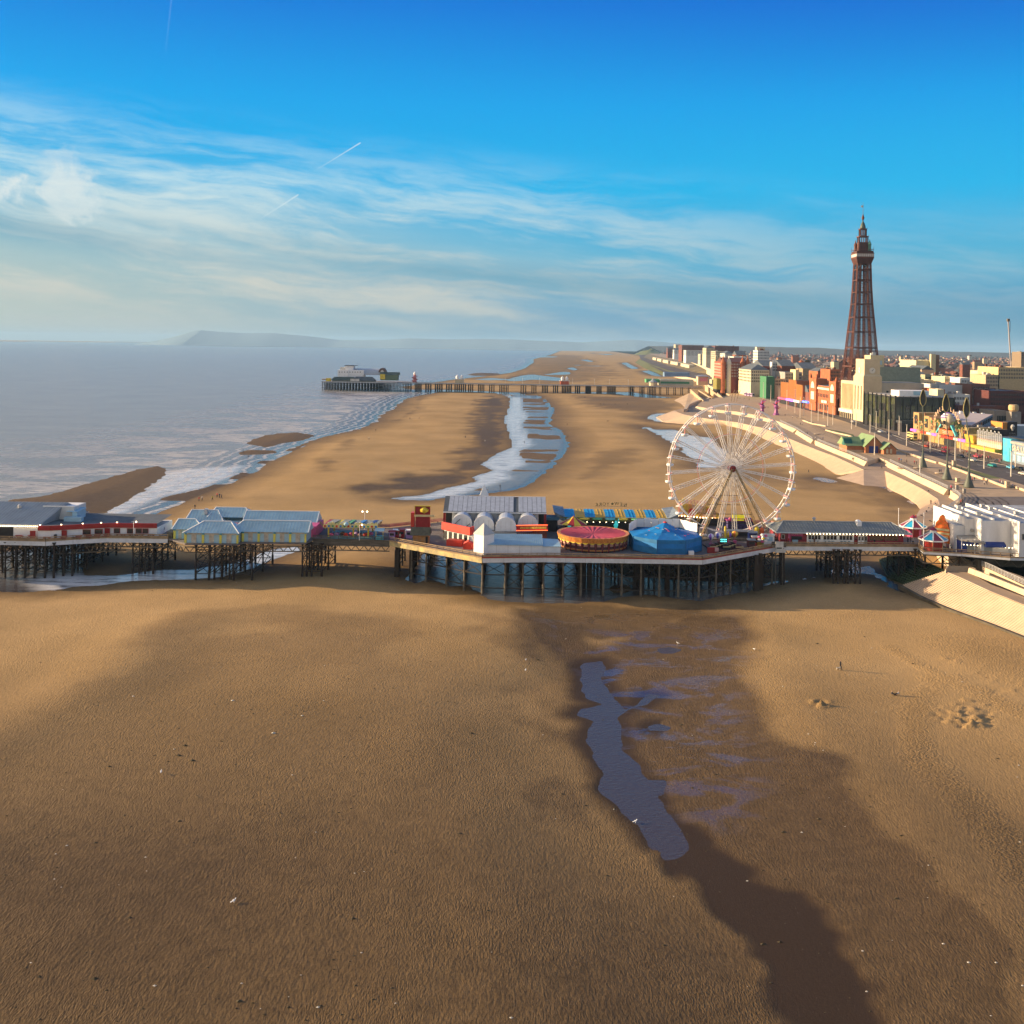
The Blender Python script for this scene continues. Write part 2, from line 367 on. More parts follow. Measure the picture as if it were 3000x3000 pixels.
fore=cf([(370,290),(440,285),(450,320),(430,350),(480,420),(520,455),(560,440),(600,400),(645,408),(600,440),(530,462),(500,490),(510,540),(510,600),(560,690),(600,715),(690,688),(660,740),(700,800),(800,900),(900,960),(1010,1010),(1040,1080),
           (1140,1130),(1190,1210),(1270,1270),(1290,1360),(1380,1480),(1420,1570),(1500,1700),(1200,1700),(1120,1570),(1000,1400),(960,1300),(850,1200),(720,1060),(620,930),(540,830),(450,740),(462,715),(430,640),(380,565),(410,500),(340,478),(360,455),
           (440,440),(380,420),(360,330)])
fore2=cf([(600,515),(640,508),(690,520),(670,535),(610,532)])
fore3=cf([(630,243),(680,235),(725,245),(690,262),(640,258)])
farpools=[[(1480,1113),(1530,1100),(1560,1097),(1650,1108),(1640,1116),(1560,1112),(1500,1118)],[(1660,1079),(1680,1076),(1692,1083),(1680,1085)],[(1700,1054),(1720,1053),(1740,1059),(1725,1060)],
            [(1820,1063),(1835,1062),(1872,1080),(1850,1081)],[(1880,1087),(1910,1085),(1942,1104),(1910,1100)],[(1590,1098),(1670,1098),(1672,1091),(1650,1089)],
            [(1600,1149),(1850,1149),(1905,1158),(1980,1166),(1900,1166),(1800,1153),(1700,1152)],[(1190,1141),(1320,1147),(1480,1152),(1550,1153),(1480,1149),(1320,1142)],[(1480,1150),(1540,1149),(1520,1153)],
            [(1380,1112),(1440,1107),(1500,1112),(1440,1114)],[(1730,1035),(1800,1038),(1780,1040)],[(1560,1045),(1640,1044),(1620,1048)],[(1650,1068),(1800,1074),(1720,1072)]]
hollow=cf([(180,75),(260,90),(330,130),(410,160),(450,200),(400,230),(330,210),(290,170),(220,130)])
fore_full=fore
fore=[p for p in fore[:16]]+cf([(552,690),(520,716),(490,708)])+fore[36:]
pools=[PX(p) for p in [stream,poolr1,poolr2,pooltoe,pooltoe2,pooltoe3,underL,underM,underR,fore,fore2,fore3]+farpools]
def sdist(X,Y,poly):
    """signed distance, positive inside"""
    P=np.array(poly); n=len(P); d2=np.full(X.shape,1e18); ins=np.zeros(X.shape,bool)
    for i in range(n):
        ax,ay=P[i]; bx,by=P[(i+1) % n]; ex,ey=bx - ax,by - ay
        wx,wy=X - ax,Y - ay; t=np.clip((wx*ex+wy*ey)/(ex*ex+ey*ey+1e-12),0,1)
        d2=np.minimum(d2,(wx - t*ex) ** 2+(wy - t*ey) ** 2)
        cnd=((ay > Y) != (by > Y)); ins ^= cnd & (X < (bx - ax)*(Y - ay)/(by - ay+1e-12)+ax)
    return np.where(ins,1,-1)*np.sqrt(d2)
def vnoise(X,Y,s,seed=0):
    x=X/s+seed*17.13; y=Y/s+seed*9.71; xi=np.floor(x); yi=np.floor(y); fx=x - xi; fy=y - yi
    fx=fx*fx*(3 - 2*fx); fy=fy*fy*(3 - 2*fy)
    h=lambda a,b: np.modf(np.abs(np.sin(a*127.1+b*311.7+seed*3.3)*43758.5453))[0]
    return (h(xi,yi)*(1 - fx)+h(xi+1,yi)*fx)*(1 - fy)+(h(xi,yi+1)*(1 - fx)+h(xi+1,yi+1)*fx)*fy - 0.5
def fbm(X,Y,s,o=3,seed=0): return sum(vnoise(X,Y,s/2 ** k,seed+k)/2 ** k for k in range(o))
dvs=list(np.arange(2560,1240,-8.0))+list(np.arange(1240,1000,-3.6))+list(np.arange(1000,600,-4.5))+list(np.arange(600,100,-3.2))+list(np.arange(100,5,-1.6))
rowsY=np.array([168000/d for d in dvs]); colsU=np.arange(-560,3500,7.6)
YY=np.repeat(rowsY[:,None],len(colsU),1); XX=(colsU[None,:] - 1500)/3000*YY
ruf=fbm(XX,YY,9,3,1)
def ragged(amp): return ruf*amp
sea_s=sdist(XX,YY,sea_w)
bar_s=np.max([sdist(XX,YY,b) for b in bars],0)
pool_l=[sdist(XX,YY,p) for p in pools]
pool_s=np.max(pool_l,0)
isl=sdist(XX,YY,PX(underMisl))
amp=np.clip(YY/140.0,0.5,5.0)
calm=np.where(YY < 212,0.42,1.0)
water_in=np.maximum(np.minimum(sea_s,-bar_s),np.minimum(pool_s,-isl))+ragged(1.0)*amp*0.8*calm+fbm(XX,YY,2.5,3,61)*np.clip(amp,.6,1.4)*1.1*calm
chan_s=sdist(XX,YY,PX(chan)); str_s=pool_l[0]
fore_s=pool_l[9]
dry=-water_in
# heights: gentle beach rising away from the water, capped; dips under the water
hgt=np.where(dry > 0,0.03*dry/(1+dry/55.0),np.maximum(0.03*dry,-0.7))
und=smoothf=np.clip(dry/22.0,0,1)
hgt += und*(0.55*fbm(XX*0.8,YY,70,3,5)+0.28*fbm(XX,YY*0.6,24,3,9))
# stream bank on the west side of the foreground channel
fw=PX(fore); cx=np.interp(YY,sorted([p[1] for p in PX(cf([(360,290),(380,565),(540,830),(850,1200),(1120,1570)]))]),
                              [p[0] for p in sorted(PX(cf([(360,290),(380,565),(540,830),(850,1200),(1120,1570)])),key=lambda q: q[1])])
bankw=np.clip((cx - XX)/26.0,0,1); near=np.clip((225 - YY)/18,0,1)
hgt += near*(1.1*(bankw ** 2*(3 - 2*bankw)))
# a soft crest from left middle to the lower left: sun-lit west side, shaded east side
def crest(pts,wid,hh):
    global hgt
    P=PX(pts); d=np.full(XX.shape,1e9); side=np.zeros(XX.shape)
    for a,b in zip(P[:-1],P[1:]):
        ex,ey=b[0] - a[0],b[1] - a[1]; wx,wy=XX - a[0],YY - a[1]; t=np.clip((wx*ex+wy*ey)/(ex*ex+ey*ey),0,1)
        dd=np.hypot(wx - t*ex,wy - t*ey); s_=np.sign(ex*wy - ey*wx); m=dd < d
        d=np.where(m,dd,d); side=np.where(m,s_,side)
    hgt += hh*np.exp(-(d/wid) ** 2)*und
crest([(-60,2230),(150,2120),(330,2010),(430,1900),(560,1850)],9,0.55)
crest([(1500,1790),(1560,1850),(1570,1960)],10,0.8)
crest([(880,1250),(980,1330),(1010,1400)],22,0.8)
crest([(2240,1850),(2260,2000),(2420,2180),(2650,2400),(2950,2700)],8,0.35)
# shallow wavelet areas: the bed sits right at the water level
shal=np.zeros(XX.shape)
m=(str_s > 0) & (chan_s < 1.5); shal=np.where(m,np.clip(str_s/4,0,1),shal)
strip=PX([(720,1365),(660,1399),(575,1430),(466,1454),(388,1485),(300,1530),(420,1530),(536,1482),(613,1450),(683,1420),(745,1393),(815,1345),(950,1290),(1010,1275),(900,1300),(760,1340)])
strip_s=sdist(XX,YY,strip); shal=np.maximum(shal,np.clip(strip_s/3,0,1)); shal=np.maximum(shal,np.clip(np.minimum(pool_l[2],XX*0+5)/6,0,1)*0.7)
bed=0.16*fbm(XX*0.30,YY*0.9,13.0,4,21) - 0.006
shs=np.clip(np.minimum(str_s,1.5 - chan_s)/4,0,1); hgt=np.where(shal > 0,hgt*(1 - shal)+bed*shal,hgt); hgt=np.where(chan_s > -1.5,np.minimum(hgt,-0.06),hgt)
hgt=np.where(isl > 0,np.minimum(isl*0.15,0.5),hgt)
# dug holes and mounds of sand to the right
def lumps(u0,u1,v0,v1,n,r,h,sd):
    global hgt
    g=np.random.default_rng(sd)
    for k in range(n):
        p=G(g.uniform(u0,u1),g.uniform(v0,v1)); rr=r*g.uniform(0.5,1.3)
        d2=(XX - p.x) ** 2+(YY - p.y) ** 2
        hgt += h*g.uniform(-0.7,1)*np.exp(-d2/rr ** 2)
lumps(2740,2830,2085,2130,70,0.42,0.30,1); lumps(2810,2905,2110,2145,90,0.42,0.36,5); lumps(2790,2910,2060,2110,70,0.4,0.2,6); lumps(2380,2435,2068,2090,45,0.42,0.32,2); lumps(2760,2810,1935,1955,25,0.5,0.18,3); lumps(2880,3000,1930,2050,120,0.5,0.10,4)
# wetness, with foreground shade and vignette painted in as well
wet_shade=np.clip(1 - dry/(9+amp*3),0,1)*0.85
def wet_shade_poly(pts,soft,k,rag=1.0):
    global wet_shade
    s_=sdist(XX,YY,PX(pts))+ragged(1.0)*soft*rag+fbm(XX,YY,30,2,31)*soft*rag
    wet_shade=np.maximum(wet_shade,k*np.clip(s_/soft+0.5,0,1))
wet_shade_poly([(1440,1160),(1495,1180),(1480,1260),(1500,1320),(1400,1400),(1200,1450),(1130,1458),(960,1440),(1000,1420),(1150,1410),(1300,1370),(1370,1290),(1380,1200)],14,0.95)
wet_shade_poly([(1080,1250),(1150,1235),(1235,1200),(1240,1160),(1225,1160),(1210,1200),(1190,1225),(1100,1247)],10,0.7)
wet_shade_poly([(930,1380),(970,1340),(1010,1300),(1030,1290),(1000,1330),(960,1390)],8,0.6)
wet_shade_poly([(1750,1330),(1850,1310),(1880,1320),(1800,1370),(1700,1410),(1720,1370)],12,0.45)
wet_shade_poly([(1680,1160),(1900,1165),(2000,1200),(1900,1215),(1780,1200),(1700,1185)],18,0.7)
wet_shade_poly([(1560,1040),(1700,1040),(1800,1100),(1700,1125),(1540,1125),(1480,1110)],60,0.55)
wet_shade_poly([(2045,1370),(2300,1380),(2660,1475),(2690,1510),(2640,1545),(2500,1450),(2100,1400)],10,0.5)
wet_shade_poly([(1480,1780),(1640,1800),(1700,1850),(1760,1880),(2000,1790),(2180,1810),(2240,1870),(2235,2010),(2280,2110),(2500,2260),(2700,2450),(3100,2850),(3100,3300),(2250,3300),(2000,2700),(1800,2420),(1640,2200),(1620,2000),(1540,1850)],7,0.95,0.6)
wet_shade_poly([(1450,2600),(1900,2700),(2300,3100),(2200,3400),(600,3400),(700,2900)],26,0.45)
wet_shade_poly([(0,2800),(1200,2780),(1300,3500),(-600,3500)],30,0.35)
wet_shade_poly([(-100,2330),(180,2140),(360,2010),(440,1900),(570,1840),(520,1930),(640,2150),(300,2330),(-100,2480)],10,0.45)  # east side of the crest darkened in colour, following its shade
wet_shade_poly([(1480,1850),(1600,1830),(1680,2000),(1700,2250),(1850,2450),(2100,2760),(2000,2800),(1700,2560),(1520,2300)],14,0.78)  # shade of the west bank painted over the damp sand
wet_shade_poly([(1480,1765),(2060,1765),(2150,1790),(1900,1880),(1740,1900),(1640,1860),(1560,1800)],7,0.9)
wet_shade=np.where((bar_s > 0),np.maximum(wet_shade,0.9),wet_shade); wet_shade=np.maximum(wet_shade,np.clip(strip_s/3,0,1))
vignette=np.clip((205 - YY)/120,0,1); wet_shade=np.maximum(wet_shade,vignette*(0.88+0.35*fbm(XX,YY,45,2,77))*np.clip(1.25 - np.clip((XX - 45)/30,0,1)*np.clip((YY - 105)/30,0,1),0,1))  # vignette-like foreground darkening painted in as wetness
wet_shade=np.clip(wet_shade+0.25*und*fbm(XX,YY,60,3,41),0,1)
wet_shade_poly([(-100,2360),(180,2150),(430,1940),(600,1860),(760,1880),(900,1840),(1100,1850),(1250,1930),(1460,2000),(1500,2300),(1900,2700),(2300,3400),(-600,3500)],16,0.46)  # broad foreground darkening, vignette painted in along with the damp
foot=np.zeros(XX.shape)
mud=np.clip((sdist(XX,YY,PX(fore_full))+ruf*2.2+fbm(XX,YY,2.5,2,61)*1.5)/1.6+0.6,0,1)*np.clip((G(1800,2215).y - YY)/5+.5,0,1)
hgt -= 0.10*mud; mud=np.maximum(mud,0.9*np.clip(1.3 - np.abs(dry)/2.6,0,1)*(YY < 222)*(fore_s > -6)); film=np.clip(sdist(XX,YY,PX([(1540,1795),(2130,1795),(2200,1900),(2160,2080),(2240,2250),(2200,2420),(2050,2440),(1900,2300),(1800,2150),(1740,2000),(1640,1880)]))/6+.5,0,1)
wet_shade=np.maximum(wet_shade,mud)
def track(pts,wd):
    global foot
    P=PX(pts); d=np.full(XX.shape,1e9)
    for a,b in zip(P[:-1],P[1:]):
        ex,ey=b[0] - a[0],b[1] - a[1]; wx,wy=XX - a[0],YY - a[1]; t=np.clip((wx*ex+wy*ey)/(ex*ex+ey*ey),0,1)
        d=np.minimum(d,np.hypot(wx - t*ex,wy - t*ey))
    foot=np.maximum(foot,np.clip(1.3 - d/wd,0,1))
track([(2690,2230),(2680,2110),(2700,2050),(2760,2010),(2800,1995)],2.2); track([(2740,2000),(2850,2030),(2920,2070),(3010,2110)],2.6)
track([(2700,2240),(2800,2340),(2950,2500),(3020,2600)],3.0); track([(2860,1900),(2960,1960),(3050,1990)],9.0); track([(2600,1900),(2700,1960),(2780,2000)],1.6)
lower=(XX > 0) & (YY > 0)
# vertices under the promenade side are kept flat and low
nr,nc=XX.shape
me=bpy.data.meshes.new('sand'); co=np.stack([XX,YY,hgt],-1).reshape(-1,3)
idx=np.arange(nr*nc).reshape(nr,nc); quads=np.stack([idx[:-1,:-1],idx[:-1,1:],idx[1:,1:],idx[1:,:-1]],-1).reshape(-1,4)
def grid_mesh(me,co,quads):
    me.vertices.add(len(co)); me.vertices.foreach_set('co',co.astype(np.float32).ravel())
    me.loops.add(quads.size); me.loops.foreach_set('vertex_index',quads.ravel().astype(np.int32))
    me.polygons.add(len(quads)); me.polygons.foreach_set('loop_start',np.arange(0,quads.size,4,dtype=np.int32))
    me.update(calc_edges=True); me.validate(); me.polygons.foreach_set('use_smooth',[True]*len(me.polygons))
grid_mesh(me,co,quads)
for nm,arr in (('wet',wet_shade),('foot',foot),('mud',mud),('film',film)):  # wet holds dampness and painted shade together
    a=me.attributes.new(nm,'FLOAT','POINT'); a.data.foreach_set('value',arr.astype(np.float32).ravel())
sand=bpy.data.objects.new('sand',me); col.objects.link(sand); tag(sand,'rippled tan beach sand with damp darker hollows','sand',kind='structure')
def sand_material():
    m=bpy.data.materials.new('sand'); m.use_nodes=True; n=NT(m.node_tree); b=n.n['Principled BSDF']
    pos=n.add('ShaderNodeNewGeometry').outputs['Position']
    aw=n.add('ShaderNodeAttribute',attribute_name='wet').outputs['Fac']; af=n.add('ShaderNodeAttribute',attribute_name='foot').outputs['Fac']; am=n.add('ShaderNodeAttribute',attribute_name='mud').outputs['Fac']; fm=n.add('ShaderNodeAttribute',attribute_name='film').outputs['Fac']; fm=n.math('MULTIPLY',fm,n.smooth(n.noise(n.mapping(pos,(0.6,1,1)),0.16,6,0.68,0.5),0.49,0.60))
    big=n.noise(pos,0.03,5,0.6); mid=n.noise(pos,0.4,5,0.65); fine=n.noise(pos,5.0,3,0.7)
    dryc=n.ramp(big,[(0.3,(0.39,0.250,0.104)),(0.7,(0.52,0.338,0.150))]); wet_shade_c=n.ramp(mid,[(0.3,(0.098,0.062,0.027)),(0.7,(0.145,0.092,0.041))])
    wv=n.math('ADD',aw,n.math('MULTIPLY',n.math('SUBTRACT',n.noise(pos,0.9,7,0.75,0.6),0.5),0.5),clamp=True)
    c=n.mix(am,n.mix(wv,dryc,wet_shade_c),(0.052,0.033,0.018))
    c=n.mix(1.0,c,n.ramp(fine,[(0.25,0.72),(0.75,1.18)]),'MULTIPLY')
    n.link(c,b.inputs['Base Color'])
    n.link(n.math('SUBTRACT',n.ramp(wv,[(0.0,0.9),(0.6,0.75),(1.0,0.6)]),n.math('MULTIPLY',fm,0.48)),b.inputs['Roughness']); n.link(n.math('ADD',0.08,n.math('MULTIPLY',fm,0.28)),b.inputs['Specular IOR Level'])
    # ripples: short wavering crests running roughly north-south
    wp=n.mapping(pos,(1,0.36,1),rot=(0,0,R(-16)))
    r1=n.noise(wp,6.5,2,0.45,0.35); r2=n.noise(n.mapping(pos,(1,0.4,1),rot=(0,0,R(12))),3.0,3,0.55,0.3)
    rk=n.noise(pos,0.05,3,0.5)
    h=n.math('ADD',n.math('MULTIPLY',n.math('MULTIPLY',r1,n.ramp(rk,[(0.38,0.12),(0.58,1.0)])),0.13),n.math('MULTIPLY',r2,0.10))
    ft=n.noise(pos,2.6,2,0.6); h=n.math('ADD',h,n.math('MULTIPLY',n.math('MULTIPLY',n.smooth(ft,0.42,0.58),af),0.22))
    bp=n.add('ShaderNodeBump'); bp.inputs['Distance'].default_value=1.0; n.link(n.math('SUBTRACT',n.math('SUBTRACT',0.82,n.math('MULTIPLY',am,0.68)),n.math('MULTIPLY',fm,0.35),clamp=True),bp.inputs['Strength'])
    n.link(h,bp.inputs['Height']); n.link(bp.outputs[0],b.inputs['Normal'])
    return m
me.materials.append(sand_material())
# ---------------------------------------------------------------- water
sel=(np.maximum(water_in,0) > 0)
wY=rowsY[::2]; wU=np.concatenate([np.arange(-4500,-560,200.0),np.arange(-560,3300,15.2)])
WY=np.repeat(wY[:,None],len(wU),1); WX=np.maximum((wU[None,:] - 1500)/3000*WY,-19400)
ss=sdist(WX,WY,sea_w)
wave=np.clip((ss - 2)/25,0,1)
pale=np.clip(np.max([sdist(WX,WY,PX(q)) for q in (chan,poolr2,poolr1,underL,[(706,1366),(660,1398),(575,1430),(466,1454),(388,1485),(326,1518),(200,1580),(300,1500),(440,1430),(490,1385),(560,1375)])],0)/5+0.8,0,1)  # pale: cloud reflection and foam painted into the base colour
surf=np.clip(1 - (ss - 0)/170.0,0,1)*(ss > -5)*(WY > 300)*np.clip((1900 - WY)/900,0.25,1)
strw=np.clip(np.minimum(sdist(WX,WY,PX(stream)),-sdist(WX,WY,PX(chan)))/4,0,1); wave=np.maximum(wave,strw*0.55); wave=np.maximum(wave,0.14*(sdist(WX,WY,PX(underM)) > -4)); wave=np.maximum(wave,0.22*(sdist(WX,WY,PX(chan)) > -3))
wi=sdist(WX,WY,PX(fore)); stil=np.clip(1 - wave,0,1)
ww=np.zeros(WX.shape)
co=np.stack([WX,WY,ww],-1).reshape(-1,3); nr,nc=WX.shape; idx=np.arange(nr*nc).reshape(nr,nc)
quads=np.stack([idx[:-1,:-1],idx[:-1,1:],idx[1:,1:],idx[1:,:-1]],-1).reshape(-1,4)
wm=bpy.data.meshes.new('water'); far=len(co)
grid_mesh(wm,co,quads)
fr=np.clip(pool_s*0,0,1)
shore_d=np.where(ss < -3,3.0,np.clip(ss/10,0,3))
for nm,arr in (('wave',wave),('surf',surf),('shore',shore_d),('pale',pale)):
    a=wm.attributes.new(nm,'FLOAT','POINT'); a.data.foreach_set('value',arr.astype(np.float32).ravel())
water=bpy.data.objects.new('water',wm); col.objects.link(water); tag(water,'grey-blue sea and still tidal pools with thin white surf','water',kind='structure')
def water_material():
    m=bpy.data.materials.new('water'); m.use_nodes=True; n=NT(m.node_tree); b=n.n['Principled BSDF']
    pos=n.add('ShaderNodeNewGeometry').outputs['Position']
    wv=n.add('ShaderNodeAttribute',attribute_name='wave').outputs['Fac']; sf=n.add('ShaderNodeAttribute',attribute_name='surf').outputs['Fac']
    sh=n.add('ShaderNodeAttribute',attribute_name='shore').outputs['Fac']; pl=n.add('ShaderNodeAttribute',attribute_name='pale').outputs['Fac']
    # surf lines parallel to the shore: bands in shore distance, broken by noise
    nb=n.noise(n.mapping(pos,(0.5,1,1)),0.035,5,0.65); nf=n.noise(n.mapping(pos,(0.45,1.6,1)),0.25,5,0.7)
    ph=n.math('ADD',n.math('MULTIPLY',sh,5.2),n.math('MULTIPLY',nb,9.0))
    band=n.math('POWER',n.math('ABSOLUTE',n.math('SINE',ph)),9.0)
    foam=n.math('MULTIPLY',n.math('MULTIPLY',band,n.smooth(nf,0.38,0.54)),sf)
    edge=n.math('MULTIPLY',n.math('SUBTRACT',1.0,n.smooth(sh,0.05,0.45)),n.math('MULTIPLY',wv,3.0))
    foam=n.math('MAXIMUM',n.math('MULTIPLY',foam,1.1),n.math('MULTIPLY',edge,n.smooth(nf,0.40,0.55)),clamp=True)
    base=n.mix(wv,(0.066,0.056,0.056),n.ramp(nb,[(0.3,(0.24,0.225,0.21)),(0.7,(0.32,0.29,0.26))]))
    base=n.mix(n.math('MULTIPLY',pl,n.ramp(nf,[(0.36,0.25),(0.52,0.95)])),base,(0.80,0.79,0.77))
    base=n.mix(foam,base,(0.62,0.60,0.56))
    n.link(base,b.inputs['Base Color'])
    n.link(n.math('ADD',n.math('MULTIPLY',foam,0.5),n.math('ADD',0.10,n.math('MULTIPLY',wv,0.10))),b.inputs['Roughness']); b.inputs['IOR'].default_value=1.33; n.link(n.math('ADD',0.34,n.math('MULTIPLY',wv,0.16)),b.inputs['Specular IOR Level'])
    w1=n.noise(n.mapping(pos,(0.30,1.0,1),rot=(0,0,R(20))),0.35,6,0.68,0.4); w2=n.noise(n.mapping(pos,(0.6,1.0,1)),2.2,4,0.6)
    h=n.math('ADD',n.math('MULTIPLY',w1,n.math('ADD',0.04,n.math('MULTIPLY',wv,1.0))),n.math('MULTIPLY',w2,n.math('ADD',0.07,n.math('MULTIPLY',wv,0.16))))
    bp=n.add('ShaderNodeBump'); bp.inputs['Distance'].default_value=1.0; bp.inputs['Strength'].default_value=0.9
    n.link(h,bp.inputs['Height']); n.link(bp.outputs[0],b.inputs['Normal'])
    return m
wm.materials.append(water_material())
#b = MB(); b.add([(-60000, 33000, -0.3), (60000, 33000, -0.3), (60000, 60000, -0.3), (-60000, 60000, -0.3)], [(0, 1, 2, 3)])
# ---------------------------------------------------------------- land, promenade, sea walls
def GP(pts,z): return [G(u,v,z) for u,v in pts]
def resample(P,n):
    L=[0.0]
    for a,b in zip(P[:-1],P[1:]): L.append(L[-1]+(b - a).length)
    out=[]
    for k in range(n):
        d=L[-1]*k/(n - 1); i=max(j for j in range(len(L)) if L[j] <= d+1e-9); i=min(i,len(P) - 2)
        out.append(P[i].lerp(P[i+1],(d - L[i])/max(1e-9,L[i+1] - L[i])))
    return out
PAVE=mat('promenade_paving',(0.45,0.32,0.19),0.85,0.12,0.2)
PAVE2=mat('walkway_concrete',(0.38,0.27,0.17),0.85,0.12,0.15)
STEPM=mat('pale_concrete_steps',(0.50,0.38,0.27),0.85,0.08,0.3)
WALLM=mat('pale_sea_wall_concrete',(0.56,0.44,0.30),0.85,0.1,0.3)
DAMPW=mat('damp_toe_wall',(0.09,0.075,0.05),0.8,0.3,0.5)
ALGAE=mat('green_algae_stone',(0.04,0.065,0.022),0.8,0.4,0.4)
ASPH=mat('asphalt',(0.095,0.078,0.066),0.85,0.15,0.2)
GRASS=mat('grass',(0.13,0.15,0.04),0.95,0.25,0.08,tint=(0.10,0.08,0.03))
GRASSB=mat('dry_grass_bank',(0.15,0.115,0.055),0.95,0.25,0.03)
TOWNG=mat('town_ground',(0.10,0.075,0.06),0.9,0.3,0.01)
wall_px=[(3120,1770),(3000,1716),(2900,1668),(2856,1650),(2800,1622),(2745,1575),(2733,1547),(2737,1528),(2752,1510),(2780,1491),(2808,1470),(2815,1459),(2806,1449),(2777,1432),
           (2601,1351),(2575,1341),(2541,1352),(2450,1315),(2381,1288),(2336,1260),(2283,1235),(2215,1216),(2160,1206),(2090,1199),(2040,1190),(2060,1172),(2100,1165),(2140,1158),(2080,1130),(2062,1118),(2048,1112),(1990,1100),(1943,1090),(1878,1056),(1872,1040),(1888,1022),(1900,1019)]
WL=GP(wall_px,6.0)
# ground sheet: everything inland of the wall
b=MB(); outer=[Vector((2500,33400,6)),Vector((19400,33400,6)),Vector((19400,100,6)),Vector((WL[0].x+300,120,6))]
inner=WL; 
land_poly=[Vector((p.x,p.y,6)) for p in inner]+outer
b.add(land_poly,[tuple(range(len(land_poly)))[::-1]])
bm=bmesh.new(); vs=[bm.verts.new(p) for p in land_poly]; bm.faces.new(vs); bmesh.ops.triangulate(bm,faces=bm.faces[:])
for f in bm.faces:
    if f.normal.z < 0: f.normal_flip()
gme=bpy.data.meshes.new('town_ground'); bm.to_mesh(gme); bm.free(); gme.materials.append(TOWNG)
go=bpy.data.objects.new('ground',gme); col.objects.link(go); tag(go,'flat brown town ground stretching to the horizon','ground',kind='structure')
b=MB(); W2=resample(WL[:33],200)
for p,q in zip(W2[:-1],W2[1:]): b.add([(p.x,p.y,-1),(q.x,q.y,-1),(q.x,q.y,6),(p.x,p.y,6)],[(0,1,2,3)])
b.build('sea_wall_face',WALLM,label='pale concrete sea wall face below the promenade edge',kind='structure')
def sheet(name,pts,m,label,z=None):
    bm=bmesh.new(); vs=[bm.verts.new((p.x,p.y,z if z is not None else p.z)) for p in pts]; bm.faces.new(vs); bmesh.ops.triangulate(bm,faces=bm.faces[:])
    for f in bm.faces:
        if f.normal.z < 0: f.normal_flip()
    me=bpy.data.meshes.new(name); bm.to_mesh(me); bm.free(); me.materials.append(m)
    o=bpy.data.objects.new(name,me); col.objects.link(o); tag(o,label,kind='structure'); return o
# promenade paving
prom=GP(wall_px[5:29],6.0)+GP([(2105,1125),(2150,1140),(2250,1170),(2400,1212),(2500,1242),(2626,1290),(2760,1340),(2900,1390),(3060,1440)],6.0)+GP([(3300,1520),(3300,1700),(3000,1690),(2850,1640)],6.0)
sheet('promenade',prom,PAVE,'wide tan paved promenade above the sea wall',6.008)
prom2=GP(wall_px[:5],6.0)+[G(2900,1640,6),G(3300,1640,6),G(3300,1800,6)]
sheet('promenade',prom2,PAVE2,'shaded promenade paving south of the pier behind the railing',6.008)
# darker grey area in front of the pier entrance
sheet('pavement',GP([(2822,1470),(2826,1455),(3100,1455),(3200,1500),(3200,1560),(2760,1500)],6.0),mat('grey_entrance_paving',(0.17,0.14,0.115),0.85,0.12,0.3),'grey paved forecourt behind the white pier building',6.016)
road=GP([(2100,1122),(2200,1148),(2300,1176),(2420,1212),(2540,1260),(2640,1302),(2735,1337),(2905,1394),(3000,1417),(3200,1470),(3400,1420),(3150,1405),(3000,1374),(2934,1361),(2820,1339),(2706,1307),(2621,1276),(2500,1225),(2400,1190),(2280,1158),(2190,1134),(2120,1116)],6.0)
sheet('road',road,ASPH,'dark seafront road running north past the arcades',6.02)
sheet('pavement',GP([(2190,1134),(2280,1157),(2400,1188),(2500,1222),(2621,1273),(2706,1304),(2820,1336),(2934,1358),(3000,1370),(3150,1400),(3300,1380),(3000,1345),(2800,1300),(2600,1235),(2450,1180),(2300,1142)],6.0),
      mat('arcade_pavement',(0.22,0.17,0.13),0.85,0.15,0.3),'pavement in front of the seafront arcades',6.14)
b=MB(); ln=resample(GP([(2240,1152),(2450,1212),(2640,1290),(2800,1345),(3000,1396),(3100,1420)],6),60)
for i in range(0,59,2): p,q=ln[i],ln[i+1]; d=(q - p).normalized(); n_=Vector((-d.y,d.x,0))*0.12; b.add([p+n_+Vector((0,0,.03)),q+n_+Vector((0,0,.03)),q - n_+Vector((0,0,.03)),p - n_+Vector((0,0,.03))],[(3,2,1,0)])
b.build('lane_marking',mat('road_paint',(0.7,0.7,0.68),0.7,0.1),kind='structure',label='dashed white centre line of the seafront road')
def kerbline(px,z,w_,h_,m,name,label,n=60):
    P=resample(GP(px,z),n); b=MB()
    for p,q in zip(P[:-1],P[1:]): b.beam(p+Vector((0,0,h_/2)),q+Vector((0,0,h_/2)),w_,h_)
    return b.build(name,m,label=label,kind='structure')
kerbline([(2190,1134),(2280,1158),(2400,1190),(2500,1225),(2621,1276),(2706,1307),(2820,1339),(2934,1361),(3000,1374)],6.0,0.4,0.15,GREYC,'kerb','grey kerb on the town side of the seafront road')
# low pale seat walls along the promenade
def seat_wall(px,label,h=0.8,w_=0.9):
    P=resample(GP(px,6.0),24); b=MB()
    for p,q in zip(P[:-1],P[1:]): b.beam(p+Vector((0,0,h/2)),q+Vector((0,0,h/2)),w_,h)
    return b.build('seat_wall',WALLM,label=label,cat='wall',group='low pale walls edging the promenade')
seat_wall([(2625,1318),(2700,1344),(2745,1358)],'low pale wall beside the road nearest the green roofed shelter')
seat_wall([(2752,1358),(2800,1376),(2882,1406)],'low pale wall between the tall leaf sculptures and the road')
seat_wall([(2888,1406),(2930,1423),(2952,1430)],'short pale wall curving behind the nearest leaf sculpture')
seat_wall([(2970,1428),(3010,1442),(3060,1455)],'low pale wall at the right edge of the photograph')
seat_wall([(2353,1233),(2380,1243),(2420,1250)],'low pale wall beyond the wheel, farthest along the promenade')
